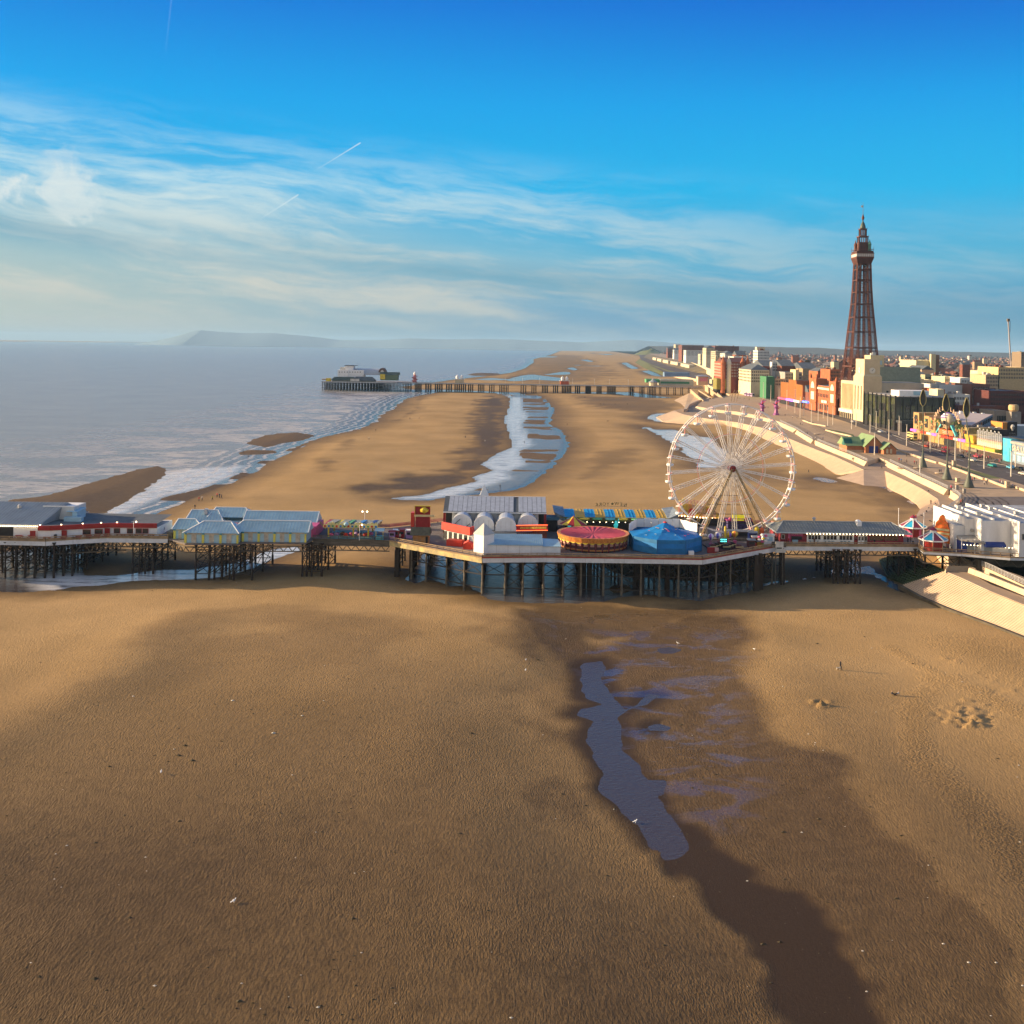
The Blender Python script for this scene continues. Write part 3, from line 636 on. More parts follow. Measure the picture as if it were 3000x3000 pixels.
seat_wall([(2420,1262),(2450,1270),(2490,1279),(2507,1288)],'curved pale wall edging the lawn beside the green roofed shelter')
sheet('lawn',GP([(2420,1256),(2455,1262),(2500,1273),(2505,1284),(2450,1271)],6.0),GRASS,'small strip of lawn on the promenade',6.03)
sheet('lawn',GP([(2755,1352),(2820,1370),(2880,1386),(2935,1402),(2900,1402),(2820,1381),(2760,1362)],6.0),GRASS,'thin planted verge between the seat wall and the road',6.03)
# stepped revetments
def steps(toe_px,top_px,z0,z1,n,segs,m,label,name='stepped_revetment',individual=False,cat='steps'):
    T=resample(GP(toe_px,z0),segs); U=resample(GP(top_px,z1),segs)
    root=thing(name,T[segs // 2]*1.0,label,cat)
    allb=MB()
    for k in range(n):
        b=MB() if individual else allb
        t0,t1=k/n,(k+1.02)/n; za,zb=z0+(z1 - z0)*k/n,z0+(z1 - z0)*(k+1)/n
        for i in range(segs - 1):
            q=[T[i].lerp(U[i],t0),T[i+1].lerp(U[i+1],t0),T[i+1].lerp(U[i+1],t1),T[i].lerp(U[i],t1)]
            b.hexa([(p.x,p.y,za - 0.6) for p in q],[(p.x,p.y,zb) for p in q])
        if individual: b.build('step',m,root)
    if not individual: allb.build('steps',m,root,kind='stuff')
    return root
near_rev=steps([(2639,1716),(2700,1750),(2780,1784),(2900,1828),(3000,1867),(3160,1935)],[(2771,1673),(2810,1688),(2850,1706),(2901,1730),(3000,1770),(3160,1835)],0.6,5.0,22,18,STEPM,
                 'broad flight of pale concrete steps descending to the sand south of the pier',individual=True)
T=resample(GP([(2639,1716),(2700,1750),(2780,1784),(2900,1828),(3000,1867),(3160,1935)],0.6),18); b=MB()
for p,q in zip(T[:-1],T[1:]): b.beam(p+Vector((-.3,-.3,-.35)),q+Vector((-.3,-.3,-.35)),0.9,1.3)
b.build('toe_wall',DAMPW,near_rev)
A=GP([(2771,1673),(2841,1677),(2901,1711),(3000,1748),(3160,1815),(3160,1842),(3000,1772),(2901,1732),(2850,1708),(2810,1690)],5.0)
b=MB(); b.prism([tuple(p[:2]) for p in A],1.0,4.98); b.build('walkway',PAVE2,label='level walkway above the steps south of the pier',kind='structure')
b=MB(); P=resample(GP([(2771,1674),(2780,1663),(2841,1664),(2858,1670)],5.2),12)
for p,q in zip(P[:-1],P[1:]): b.hexa([(p.x,p.y,0),(q.x,q.y,0),(q.x,q.y+1,0),(p.x,p.y+1,0)],[(p.x,p.y,5.6),(q.x,q.y,5.6),(q.x,q.y+.5,5.6),(p.x,p.y+.5,5.6)])
b.build('end_wall',WALLM,near_rev)
def panel_wall(px,z0,z1,th,n,label,slope=0.5,name='sea_wall'):
    P=resample(GP(px,z1),n+1); root=thing(name,P[n // 2] - Vector((0,0,z1 - z0)),label,'wall','pale concrete sea walls along the promenade')
    for p,q in zip(P[:-1],P[1:]):
        d=(q - p); L=d.length; d.normalize(); nn=Vector((d.y,-d.x,0)); nn=nn if nn.x < 0 else -nn
        p2,q2=p+d*0.03,q - d*0.03
        b=MB(); b.hexa([p2+nn*(th/2+slope) - Vector((0,0,z1 - z0)),q2+nn*(th/2+slope) - Vector((0,0,z1 - z0)),q2 - nn*th/2 - Vector((0,0,z1 - z0)),p2 - nn*th/2 - Vector((0,0,z1 - z0))][::1],
                         [p2+nn*th/2,q2+nn*th/2,q2 - nn*th/2,p2 - nn*th/2])
        b.build('panel',WALLM,root)
    return root
panel_wall([(2841,1663),(2900,1686),(2950,1706),(3000,1726),(3150,1790)],5.0,6.15,0.5,14,'low pale panelled wall above the near steps',0.25)
# northern terraces
toeN=[(2690,1508),(2696,1493),(2690,1480),(2676,1468),(2661,1460),(2640,1449),(2621,1440),(2599,1427)]
topN=[(2716,1498),(2744,1487),(2756,1478),(2757,1468),(2744,1456),(2725,1442),(2706,1434),(2592,1379)]
steps([(2570,1600),(2600,1562),(2640,1534),(2668,1519),(2687,1508),(2696,1493),(2686,1477),(2661,1460),(2621,1440),(2599,1426)],
      [(2640,1590),(2645,1560),(2656,1532),(2684,1515),(2716,1500),(2756,1479),(2750,1462),(2706,1434),(2663,1412),(2592,1379)],0.2,4.2,16,60,STEPM,'curved flight of pale steps sweeping round to the pier','stepped_revetment')
steps([(2450,1390),(2400,1362),(2340,1334),(2288,1310),(2226,1282),(2185,1264),(2133,1249),(2055,1247),(2004,1242),(1945,1237),(1923,1222)],
      [(2530,1375),(2450,1338),(2400,1320),(2340,1296),(2288,1274),(2236,1254),(2159,1237),(2081,1228),(2009,1215),(1985,1207),(1978,1202)],0.2,4.2,14,60,STEPM,'long pale sloping sea defence seen through the big wheel','stepped_revetment')
steps([(2575,1640),(2581,1655),(2600,1690),(2655,1712)],[(2635,1622),(2680,1632),(2735,1655),(2775,1672)],0.3,4.6,12,12,ALGAE,'dark algae covered steps in the shade under the pier','stepped_revetment')
b=MB(); At,Bt,C_,D_,E_=G(2530,1376,4.2),G(2592,1379,4.2),G(2448,1401,0.0),G(2531,1424,0.0),G(2600,1426,0.0)
Z=Vector((0,0,1)); b.add([At,Bt,C_,D_,E_,Bt+Vector((30,20,0))],[(0,2,3),(0,3,4,1),(1,4,5)])
b.build('ramp',mat('brown_ramp_concrete',(0.40,0.30,0.22),0.85,0.08,0.3),label='wedge shaped concrete ramp jutting onto the beach',cat='ramp')
A=GP([(2640,1590),(2656,1532),(2684,1515),(2716,1500),(2756,1479),(2750,1462),(2706,1434),(2592,1379),(2530,1375),(2450,1338),(2400,1320),(2340,1296),(2288,1274),(2236,1254),(2159,1237),(2081,1228),(2009,1215),(1978,1202)],4.2)+ \
    GP([(2030,1188),(2160,1204),(2283,1238),(2336,1268),(2450,1320),(2541,1360),(2580,1345),(2777,1440),(2815,1468),(2740,1530),(2733,1560)],4.2)
bm=bmesh.new(); vs=[bm.verts.new((p.x,p.y,4.18)) for p in A]; bm.faces.new(vs); bmesh.ops.triangulate(bm,faces=bm.faces[:])
for f in bm.faces:
    if f.normal.z < 0: f.normal_flip()
me_=bpy.data.meshes.new('walkway'); bm.to_mesh(me_); bm.free(); me_.materials.append(PAVE2); o=bpy.data.objects.new('walkway',me_); col.objects.link(o); tag(o,'lower concrete walkway between the steps and the sea wall',kind='structure')
panel_wall([(2777,1434),(2740,1416),(2700,1398),(2660,1379),(2601,1352)],4.2,6.2,0.5,16,'long pale sea wall beside the lower walkway near the leaf sculptures',1.2)
panel_wall([(2541,1353),(2500,1335),(2450,1316),(2395,1293)],4.2,6.2,0.5,12,'pale sea wall below the green roofed shelter',1.2)
panel_wall([(2383,1289),(2336,1261)],4.2,6.2,0.5,6,'short stretch of pale sea wall right of the wheel',1.2)
panel_wall([(2334,1258),(2283,1235),(2215,1217),(2160,1207),(2090,1199),(2040,1191)],4.2,6.2,0.5,20,'pale sea wall curving behind the top of the wheel',2.0)
panel_wall([(2815,1460),(2806,1450),(2790,1441)],4.2,6.2,0.5,4,'curved end of the sea wall where the railing bends',1.0)
# railings: posts and rails, one thing per run
def railing(px,z,label,n=30,h=1.1,bars=4,m=STEEL,group='steel promenade railings'):
    P=resample(GP(px,z),n); root=thing('railing',P[n // 2],label,'railing',group)
    b=MB()
    for k in range(bars):
        for p,q in zip(P[:-1],P[1:]): b.beam(p+Z*(h*(k+1)/bars),q+Z*(h*(k+1)/bars),0.08 if k < bars - 1 else 0.13)
    b.build('rail',m,root)
    pm=MB(); pm.box(-.06,.06,-.06,.06,0,h); me=pm.mesh('post',m)
    for p in P:
        o=bpy.data.objects.new('post',me); col.objects.link(o); o.parent=root; o.location=p - root.location
    return root
railing([(2856,1651),(2900,1668),(2950,1692),(3000,1714),(3120,1768)],6.0,'steel railing above the near steps at the right edge',26,1.2)
railing([(2856,1651),(2880,1649),(2908,1648)],6.0,'short steel railing returning towards the pier',8,1.2)
railing([(2733,1560),(2733,1547),(2737,1528),(2752,1510),(2780,1491),(2808,1470),(2816,1459),(2806,1449),(2790,1440)],6.0,'sinuous steel railing curving round to the pier entrance',50,1.2)
railing([(2777,1433),(2740,1415),(2700,1397),(2660,1378),(2607,1353)],6.0,'straight steel railing beside the leaf sculptures',40,1.2)
railing([(2541,1352),(2500,1333),(2450,1314),(2395,1292)],6.0,'steel railing in front of the green roofed shelter',30,1.2)
railing([(2380,1288),(2337,1260),(2285,1235)],6.0,'steel railing right of the big wheel rim',16,1.2)
# northern revetment beside the far pier
REV2=mat('tan_revetment',(0.48,0.35,0.22),0.85,0.1,0.1)
b=MB(); P=GP([(1968,1176),(2003,1207)],0.0)+GP([(2070,1172),(2040,1155),(2018,1152)],6.0)
b.add(P,[(0,1,2,3,4)]); b.add([P[1],P[1]+Z*0,P[2],P[2] - Z*6],[(0,1,2,3)]); b.build('revetment',REV2,label='tan sloping apron at the root of the far pier',kind='structure')
b=MB(); P0=GP([(2003,1204),(2012,1190),(2040,1178),(2070,1172),(2075,1168)],5.0)
for p,q in zip(P0[:-1],P0[1:]): b.hexa([(p.x,p.y,-1),(q.x,q.y,-1),(q.x+3,q.y+3,-1),(p.x+3,p.y+3,-1)],[(p.x,p.y,6.5),(q.x,q.y,6.5),(q.x+3,q.y+3,6.5),(p.x+3,p.y+3,6.5)])
b.build('sea_wall',WALLM,label='curved pale sea wall end beyond the wheel',cat='wall')
for (a,b_,c,lab) in (((2022,1150),(2060,1176),8.0,'tan slanting retaining wall below the far pier entrance'),((2046,1152),(2085,1168),7.5,'second tan retaining wall beside the beach ramp'),
                        ((2065,1136),(2100,1158),8.0,'curved tan wall under the yellow glazed box building'),((2100,1158),(2118,1166),7.0,'short low tan wall next to the yellow glazed box building')):
    p,q=G(*a,6),G(*b_,6); bb=MB(); bb.hexa([(p.x,p.y,2),(q.x,q.y,2),(q.x+4,q.y+3,2),(p.x+4,p.y+3,2)],[(p.x,p.y,c+2),(q.x,q.y,c - 1),(q.x+1,q.y+1,c - 1),(p.x+1,p.y+1,c+2)])
    bb.build('retaining_wall',REV2,label=lab,cat='wall')
# grass cliffs in the north
b=MB(); L0=resample(GP([(1860,1062),(1890,1080),(1943,1100),(1985,1108)],0.5),20); L1=resample(GP([(1873,1052),(1905,1066),(1960,1086),(2000,1094)],7.0),20)
for i in range(19): b.add([L0[i],L0[i+1],L1[i+1],L1[i]],[(0,1,2,3)])
b.build('grass_slope',GRASS,label='bright green grass slope falling to the beach',kind='structure')
b=MB(); L1=resample(GP([(1884,1047),(1915,1056),(1970,1075),(2040,1092),(2090,1097)],6.2),24); L2=resample(GP([(1900,1036),(1930,1044),(1975,1054),(2030,1064),(2085,1080)],17.0),24)
for i in range(23): b.add([L1[i],L1[i+1],L2[i+1],L2[i]],[(0,1,2,3)])
b.build('bank',GRASSB,label='brown grass bank below the northern hotels',kind='structure')
L3=[Vector((p.x+500,p.y+40,17)) for p in L2]
sheet('terrace',L2+L3[::-1],PAVE2,'upper promenade terrace in front of the northern hotels',17.0)
b=MB(); last=[L2[-1],L3[-1]]; b.add([(last[0].x,last[0].y,5),(last[1].x,last[1].y,5),(last[1].x,last[1].y,17),(last[0].x,last[0].y,17)],[(0,1,2,3)]); b.build('retaining_wall',CREAM,label='cream end wall of the upper northern terrace',cat='wall')
root=thing('colonnade',L2[8],'yellow lit colonnade wall with arched shelters along the northern bank','wall')
P=resample(GP([(1912,1052),(1950,1062),(1990,1071),(2030,1081)],10),6)
for p,q in zip(P[:-1],P[1:]):
    bb=MB(); r_=p.lerp(q,0.72); bb.hexa([(p.x,p.y,8),(r_.x,r_.y,8),(r_.x+14,r_.y,8),(p.x+14,p.y,8)],[(p.x,p.y,17),(r_.x,r_.y,17),(r_.x+14,r_.y,17),(p.x+14,p.y,17)]); bb.build('shelter',CREAM,root)
P=resample(GP([(2025,1068),(2050,1078),(2084,1092)],12),8); bb=MB()
for p,q in zip(P[:-1],P[1:]): bb.hexa([(p.x,p.y,6),(q.x,q.y,6),(q.x+3,q.y,6),(p.x+3,p.y,6)],[(p.x,p.y,18),(q.x,q.y,18),(q.x+3,q.y,18),(p.x+3,p.y,18)])
bb.build('wall',CREAM,root)
g=MB(); P=G(1912,1040,6); 
bm=bmesh.new(); bmesh.ops.create_grid(bm,x_segments=24,y_segments=24,size=1)
for v in bm.verts:
    d=math.hypot(v.co.x,v.co.y); h=max(0,1 - d) ** 0.8*42*(1+0.15*math.sin(v.co.x*9)*math.cos(v.co.y*7)); v.co=Vector((P.x+v.co.x*110,P.y+120+v.co.y*170,5+h))
hm=bpy.data.meshes.new('grass_hill'); bm.to_mesh(hm); bm.free(); hm.materials.append(GRASS); hm.polygons.foreach_set('use_smooth',[True]*len(hm.polygons))
o=bpy.data.objects.new('grass_hill',hm); col.objects.link(o); tag(o,'round green grass hill at the far end of the cliffs',kind='structure')
# distant hills across the bay and behind the town
def ridge(name,pts,Y,depth,m,label):
    b=MB(); n=160; us=np.linspace(pts[0][0],pts[-1][0],n); vs_=np.interp(us,[p[0] for p in pts],[p[1] for p in pts])
    g=np.random.default_rng(int(Y)); jit=np.convolve(g.normal(0,1,n+12),np.ones(9)/9,'same')[6:n+6]
    top=[AY(u,v+j*1.0,Y) for u,v,j in zip(us,vs_,jit)]
    for i in range(n - 1):
        p,q=top[i],top[i+1]; rows=[]
        b.add([(p.x,Y - depth,-20),(q.x,Y - depth,-20),(q.x,Y,q.z),(p.x,Y,p.z),(q.x,Y+depth,-20),(p.x,Y+depth,-20)],[(0,1,2,3),(3,2,4,5)])
    return b.build(name,m,label=label,kind='structure',smooth=True)
HILL=mat('hazed_hills',(0.24,0.38,0.46),0.95,0.1,0.0004)  # blue air haze mixed into the hill colour itself
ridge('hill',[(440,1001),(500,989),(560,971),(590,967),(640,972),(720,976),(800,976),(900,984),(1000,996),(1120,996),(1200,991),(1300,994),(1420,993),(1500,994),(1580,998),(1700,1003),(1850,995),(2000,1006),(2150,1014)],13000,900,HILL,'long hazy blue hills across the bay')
ridge('hill',[(1900,1014),(2100,1012),(2300,1018),(2400,1019),(2480,1024),(2600,1027),(2750,1029),(2850,1031),(3100,1036)],9000,1500,mat('far_farmland',(0.07,0.06,0.045),0.95,0.3,0.004),'low dark ridge on the horizon behind the town')
# ---------------------------------------------------------------- central pier: deck and ironwork
DZ=8.7
near_px=[(-260,1588),(0,1583),(134,1586),(214,1581),(311,1576),(492,1578),(543,1592),(698,1594),(711,1589),(897,1590),(917,1580),(1142,1585),(1413,1635),(1600,1633),(2058,1640),(2260,1605),(2299,1600),(2689,1602),(2706,1616),(2817,1622),(2960,1634),(3060,1636),(3300,1640)]
NE=[G(u,v,DZ) for u,v in near_px]
def backY(u):
    return float(np.interp(u,[-300,215,330,470,900,950,1142,1230,2230,2330,2690,2760,3300],[276,276,262,262,262,262,263,281,281,264,264,285,290]))
FE=[Vector((AY(u,1500,backY(u)).x,backY(u),DZ)) for u,v in near_px]
pier=thing('pier',(0,245,0),'long pleasure pier on iron legs carrying the fairground and big wheel','pier')
for i in range(len(NE) - 1):
    b=MB(); q=[NE[i],NE[i+1],FE[i+1],FE[i]]
    b.hexa([(p.x,p.y,DZ - 0.35) for p in q],[(p.x,p.y,DZ) for p in q]); b.build('deck',PLANK,pier)
FW=mat('white_fascia_board',(0.68,0.70,0.72),0.65,0.1,0.8); FY=mat('stained_cream_fascia',(0.55,0.42,0.16),0.75,0.45,0.5,tint=(0.30,0.30,0.26)); FR=mat('fascia_red_trim',(0.35,0.05,0.03),0.6,0.15)
style={0: 'w',1: 'w',2: 'w',3: 'w',4: 'w',5: 'n',6: 'n',7: 'n',8: 'n',9: 'n',10: 'g',11: 'y',12: 'r',13: 'r',14: 'r',15: 'w',16: 'w',17: 't',18: 't',19: 't',20: 't',21: 't'}
for i in range(len(NE) - 1):
    s_=style[i]
    if s_ == 'n': continue
    L=(NE[i+1] - NE[i]).length; k=max(1,int(L/4.2)); out_=(NE[i+1] - NE[i]).normalized().cross(Z); out_=out_ if out_.y < 0 else -out_
    hh={'w': 1.0,'r': 1.0,'g': 1.35,'y': 1.1,'t': 0.55}[s_]
    m_={'w': FW,'r': FW,'g': OLDW,'y': FY,'t': FW}[s_]
    for j in range(k):
        p=NE[i].lerp(NE[i+1],(j+0.004)/k); q=NE[i].lerp(NE[i+1],(j+0.996)/k)
        b=MB(); b.beam(p+out_*0.12 - Z*(hh/2+0.02),q+out_*0.12 - Z*(hh/2+0.02),0.14,hh); b.build('fascia_board',m_,pier)
    b=MB(); b.beam(NE[i]+out_*0.1+Z*0.12,NE[i+1]+out_*0.1+Z*0.12,0.35,0.24)
    b.build('kerb_rail',FR if s_ in 'r' else (TANW if s_ != 'g' else OLDW),pier)
    # seat-back parapet: posts, two rails, boards
    b=MB(); b.beam(NE[i]+Z*0.95,NE[i+1]+Z*0.95,0.12,0.16); b.beam(NE[i]+Z*0.6,NE[i+1]+Z*0.6,0.08,0.10)
    kk=max(1,int(L/1.9))
    for j in range(kk+1): p=NE[i].lerp(NE[i+1],j/kk); b.beam(p,p+Z*1.0,0.12)
    if s_ in 'wr': b.beam(NE[i]+Z*0.42 - out_*.05,NE[i+1]+Z*0.42 - out_*.05,0.06,0.42)
    b.build('parapet',TANW if s_ in 'wrty' else OLDW,pier)
    b=MB(); b.beam(FE[i]+Z*0.95,FE[i+1]+Z*0.95,0.12,0.16); b.beam(FE[i]+Z*0.5,FE[i+1]+Z*0.5,0.08,0.6); b.build('parapet',mat('pinkish_parapet',(0.42,0.2,0.17),0.8,0.2),pier)
def truss(p,q,h,wd=0.18,bay=1.7,m=IRON2,name='girder'):
    p,q=Vector(p),Vector(q); L=(q - p).length; n=max(2,int(L/bay)); b=MB()
    b.beam(p,q,wd*1.6,wd*1.3); b.beam(p - Z*h,q - Z*h,wd*1.6,wd*1.3)
    for i in range(n):
        a0=p.lerp(q,i/n); a1=p.lerp(q,(i+.5)/n); a2=p.lerp(q,(i+1)/n)
        b.beam(a0,a1 - Z*h,wd); b.beam(a1 - Z*h,a2,wd)
    return b.build(name,m,pier)
for i in range(len(NE) - 1):
    if 4 <= i <= 10 or 15 <= i <= 20:
        for fr_ in (0.04,0.5,0.95):
            a=NE[i].lerp(FE[i],fr_); c=NE[i+1].lerp(FE[i+1],fr_)
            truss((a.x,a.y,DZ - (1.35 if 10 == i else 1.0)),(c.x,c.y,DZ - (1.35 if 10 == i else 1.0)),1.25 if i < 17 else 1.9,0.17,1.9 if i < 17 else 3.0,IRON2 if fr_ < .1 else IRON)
truss((NE[3].x,247,DZ - 1.1),(NE[5].x,247,DZ - 1.1),1.5,0.2,2.4); truss((NE[2].x,243,DZ - 1.2),(NE[4].x+3,249,DZ - 1.2),2.6,0.2,3.2)
# legs
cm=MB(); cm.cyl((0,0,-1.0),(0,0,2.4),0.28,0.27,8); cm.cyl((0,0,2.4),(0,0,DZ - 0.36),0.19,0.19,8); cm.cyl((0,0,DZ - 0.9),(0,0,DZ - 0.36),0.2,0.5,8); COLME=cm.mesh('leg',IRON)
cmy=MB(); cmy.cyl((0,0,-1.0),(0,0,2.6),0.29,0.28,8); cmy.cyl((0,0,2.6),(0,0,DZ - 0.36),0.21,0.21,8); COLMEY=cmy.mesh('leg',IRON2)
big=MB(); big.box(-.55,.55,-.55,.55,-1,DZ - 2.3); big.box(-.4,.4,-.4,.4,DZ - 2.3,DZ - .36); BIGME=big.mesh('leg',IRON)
legn=[0]; rest=MB()
def leg(x,y,me=None):
    if legn[0] < 290:
        o=bpy.data.objects.new('leg',me or COLME); col.objects.link(o); o.parent=pier; o.location=Vector((x,y,0)) - pier.location; legn[0] += 1
    else: rest.cyl((x,y,-1),(x,y,DZ - .36),0.28,0.25,6)
brace=MB()
def bent(x,ys,me=None,dx=0.0,diag=True,zl=(1.6,4.6,7.2)):
    ys=list(ys)
    for i,y in enumerate(ys): leg(x+dx*i,y,me if i == 0 else None)
    for i in range(len(ys) - 1):
        x0,x1=x+dx*i,x+dx*(i+1)
        for z in zl: brace.beam((x0,ys[i],z),(x1,ys[i+1],z),0.15)
        if diag:
            for za,zb in zip(zl[:-1],zl[1:]): brace.beam((x0,ys[i],za),(x1,ys[i+1],zb),0.11); brace.beam((x0,ys[i],zb),(x1,ys[i+1],za),0.11)
def link_bents(xa,xb,ys,zl=(1.6,4.6,7.2),diag=True):
    for y in ys:
        for z in zl: brace.beam((xa,y,z),(xb,y,z),0.15)
        if diag:
            for za,zb in zip(zl[:-1],zl[1:]): brace.beam((xa,y,za),(xb,y,zb),0.10); brace.beam((xa,y,zb),(xb,y,za),0.10)
def X(u,Y=246): return AY(u,1700,Y).x
# pier head: dense forest of legs
hx=[X(u,240) for u in (-60,-22,18,48,76,104,134,160)]
for i,x in enumerate(hx):
    bent(x,[239.5,245,250.5,256,262,268,274],None,random.uniform(-.25,.35))
    if i: link_bents(hx[i - 1],x,[239.5,250.5,262],diag=(i % 2 == 0))
for x in (X(185,242),X(222,244)): bent(x,[242,249,257,265],None,0.5)
link_bents(hx[-1],X(185,242),[242,257]); link_bents(X(185,242),X(222,244),[243,257]); bent(X(248,258),[258,264])
def clump(us,ys,dx=0.25):
    xs=[X(u,ys[0]) for u in us]
    for i,x in enumerate(xs):
        bent(x,ys,None,dx)
        if i: link_bents(xs[i - 1],x,[ys[0],ys[-1]],diag=(i % 2 == 1))
clump((388,408,425,448),[245.5,251,260]); clump((573,612),[239.5,250,259]); clump((628,650,672),[240.5,250,259],0.1); clump((684,738),[239.5,249,258])
clump((885,898,912,942),[243.5,251,259])
# broad middle section
bxs=[X(u,235) for u in (1147,1192)]; 
for x in bxs: bent(x,[246,252,258,264],BIGME)
mids=[(1205,243),(1248,240),(1308,236),(1360,232),(1413,229),(1480,229),(1532,229),(1592,229),(1650,229),(1702,229),(1768,229),(1822,229),(1878,229),(1932,229),(1988,229),(2048,229),(2098,232),(2140,235),(2190,239),(2228,242),(2262,244)]
for i,(u,y0) in enumerate(mids):
    x=X(u,y0+1); ys=[y0+1.2]+list(np.linspace(y0+8,278,6 if i % 2 else 5)); bent(x,ys,COLMEY,random.uniform(-.2,.25),zl=(1.4,4.4,7.1))
    if i:
        up,yp=mids[i - 1]; xp=X(up,yp+1)
        for z in (1.4,4.4,7.1): brace.beam((xp,yp+1.2,z),(x,y0+1.2,z),0.2)
        for s_,xa_,ya_ in ((1,xp,yp+1.2),(-1,x,y0+1.2)):
            for t0,t1 in ((0,.4),(.4,.8),(.8,1.2)): brace.beam((xa_+s_*1.8*(1 - math.cos(t0)),ya_,5.9+2.2*math.sin(t0)),(xa_+s_*1.8*(1 - math.cos(t1)),ya_,5.9+2.2*math.sin(t1)),.14)
        if i % 3 == 0: brace.beam((xp,yp+1.2,1.4),(x,y0+1.2,4.4),0.14); brace.beam((xp,yp+1.2,4.4),(x,y0+1.2,1.4),0.14)
        if i: brace.beam((xp,yp+1.2,4.4),(x,y0+1.2,7.1),0.12); brace.beam((xp,yp+1.2,7.1),(x,y0+1.2,4.4),0.12)
        link_bents(xp,x,[258,270],diag=(i % 3 == 0))
        for s_ in (-1,1): brace.beam((x,y0+1.2,6.4),(x+s_*1.5,y0+1.2,8.2),0.16)
# thick dark piles under the rides
for u in (1700,1712,1728,1865,1880,1955,2218,2236): leg(X(u,236),236+random.random()*4,BIGME)
clump((2289,2296),[243.5,246]); 
for z in (2,4.6,6.8): brace.beam((X(2272,244),243.5,z),(X(2296,244),243.5,z),0.18)
clump((2442,2455,2473,2484,2505,2519),[245,252,260],0.2)
clump((2632,2650),[250,258]); clump((2680,2709),[247,258]); clump((2810,),[242,252])
brace.build('bracing',IRON,pier,kind='stuff')
if rest.v: rest.build('inner_legs',IRON,pier,kind='stuff')
# abutment wall where the pier meets the promenade
b=MB(); a=G(2872,1636,8.0); b.box(a.x,a.x+40,a.y+1,a.y+4,0,7.6); b.build('abutment',mat('dark_stone_abutment',(0.10,0.085,0.06),0.85,0.3,0.6),pier)
# ---------------------------------------------------------------- buildings on the central pier
D=DZ
def xx(u,Y,v=1560): return AY(u,v,Y).x
def zz(v,Y,u): return AY(u,v,Y).z
def roofseams(b,p0,p1,q0,q1,n,w_=0.08):
    """raised seams between the eave edge p0-p1 and the ridge edge q0-q1"""
    p0,p1,q0,q1=map(Vector,(p0,p1,q0,q1))
    for i in range(n+1): b.beam(p0.lerp(p1,i/n)+Z*.04,q0.lerp(q1,i/n)+Z*.04,w_,0.07)
RSEAM=mat('pale_roof_seams',(0.42,0.52,0.58),0.5,0.1)
# --- pub
pub=thing('pub',(xx(200,244),244,D),'long white and red pub with grey roofs at the seaward left end of the pier','pub')
xr=xx(112,243); xl=xr - 40
b=MB(); b.hexa([(xl,243,D),(xr,243,D),(xr+3,262,D),(xl,262,D)],[(xl,243,11.7),(xr,243,11.7),(xr+3,262,11.7),(xl,262,11.7)]); b.build('wall',WHITE,pub)
b=MB(); e0,e1,e2,e3=(xl,242.6,11.75),(xr+.5,242.6,11.75),(xr+4,262.4,11.75),(xl,262.4,11.75); r0,r1=(xl,252,15.8),(xr+3.0,252,15.8)
b.add([e0,e1,e2,e3,r0,r1],[(0,1,5,4),(1,2,5),(2,3,4,5),(3,0,4),(3,2,1,0)]); rf=b.build('roof',ROOFG,pub)
b=MB(); roofseams(b,e0,(xr - .2,242.6,11.75),r0,(xr+2.4,252,15.8),50); b.build('roof_seam',mat('grey_seam',(.34,.4,.44),.5,.1),rf)
b=MB(); b.beam(e0,e1,0.15,0.22); b.beam(e1,e2,0.15,.22); b.build('gutter',DIRTYW,rf)
b=MB(); b.lathe((xx(60,250),249.5,14.7),[(.45,0),(.45,.5),(.6,.6),(.2,.9)],10); b.build('vent',STEEL,rf)
pw=[G(104,1583,D)+Vector((0,1.3,0)),G(134,1586,D)+Vector((0,2.5,0)),G(214,1581,D)+Vector((0,2.2,0)),G(311,1576,D)+Vector((0,2.2,0)),G(450,1577,D)+Vector((0,2.2,0))]
for i in range(4):
    p,q=pw[i],pw[i+1]; b=MB(); b.hexa([p,q,(q.x,258,D),(p.x,258,D)],[p+Z*2.1,q+Z*2.1,(q.x,258,D+2.1),(p.x,258,D+2.1)]); b.build('wall',WHITE,pub)
    dv=(q - p).normalized(); o_=Vector((dv.y,-dv.x,0))*0.12
    b=MB(); b.beam(p+o_+Z*2.65 - dv*.02,q+o_+Z*2.65+dv*.02,0.3,1.1); b.build('fascia',RED,pub)
    b=MB(); b.add([p+Z*3.0+o_,q+Z*3.0+o_,Vector((q.x,258,D+3.5)),Vector((p.x,258,D+3.5))],[(0,1,2,3)]); b.build('roof',ROOFD,pub)
ax0,ax1=xx(136,252),xx(216,250)
b=MB(); b.box(ax0,ax1,250,257,D+2.6,15.0); b.build('annex',mat('pale_grey_cladding',(.62,.64,.62),.6,.06),pub)
b=MB(); b.box(ax0+.3,ax1 - .3,250.3,256.7,15.0,15.03); b.box(ax0,ax1,249.95,250.15,14.99,15.2); b.build('annex_roof',WHITE,pub)
b=MB(); b.box(ax1+.01,ax1+1.2,249,254,11,14.0); b.xprism([(248.9,14.0),(254,14.0),(254,14.35)],ax1 - 1.5,ax1+1.3); b.box(ax1 - 1.4,ax1+2.8,247.5,248.98,11,12.9); b.build('annex_step',SKYB,pub)
def pane(parent,x0,x1,y,z0,z1,m=GLASSD,name='window',frame=WHITE,fw=0.1):
    b=MB(); b.box(x0 - fw,x1+fw,y - .06,y+.02,z0 - fw,z1+fw); f=b.build(name,frame,parent)
    b=MB(); b.box(x0,x1,y - .09,y - .055,z0,z1); b.build('pane',m,f); return f
def at_front(u,i=None):
    xs=[p.x for p in pw]; x=xx(u,246); return x,float(np.interp(x,xs,[p.y for p in pw]))
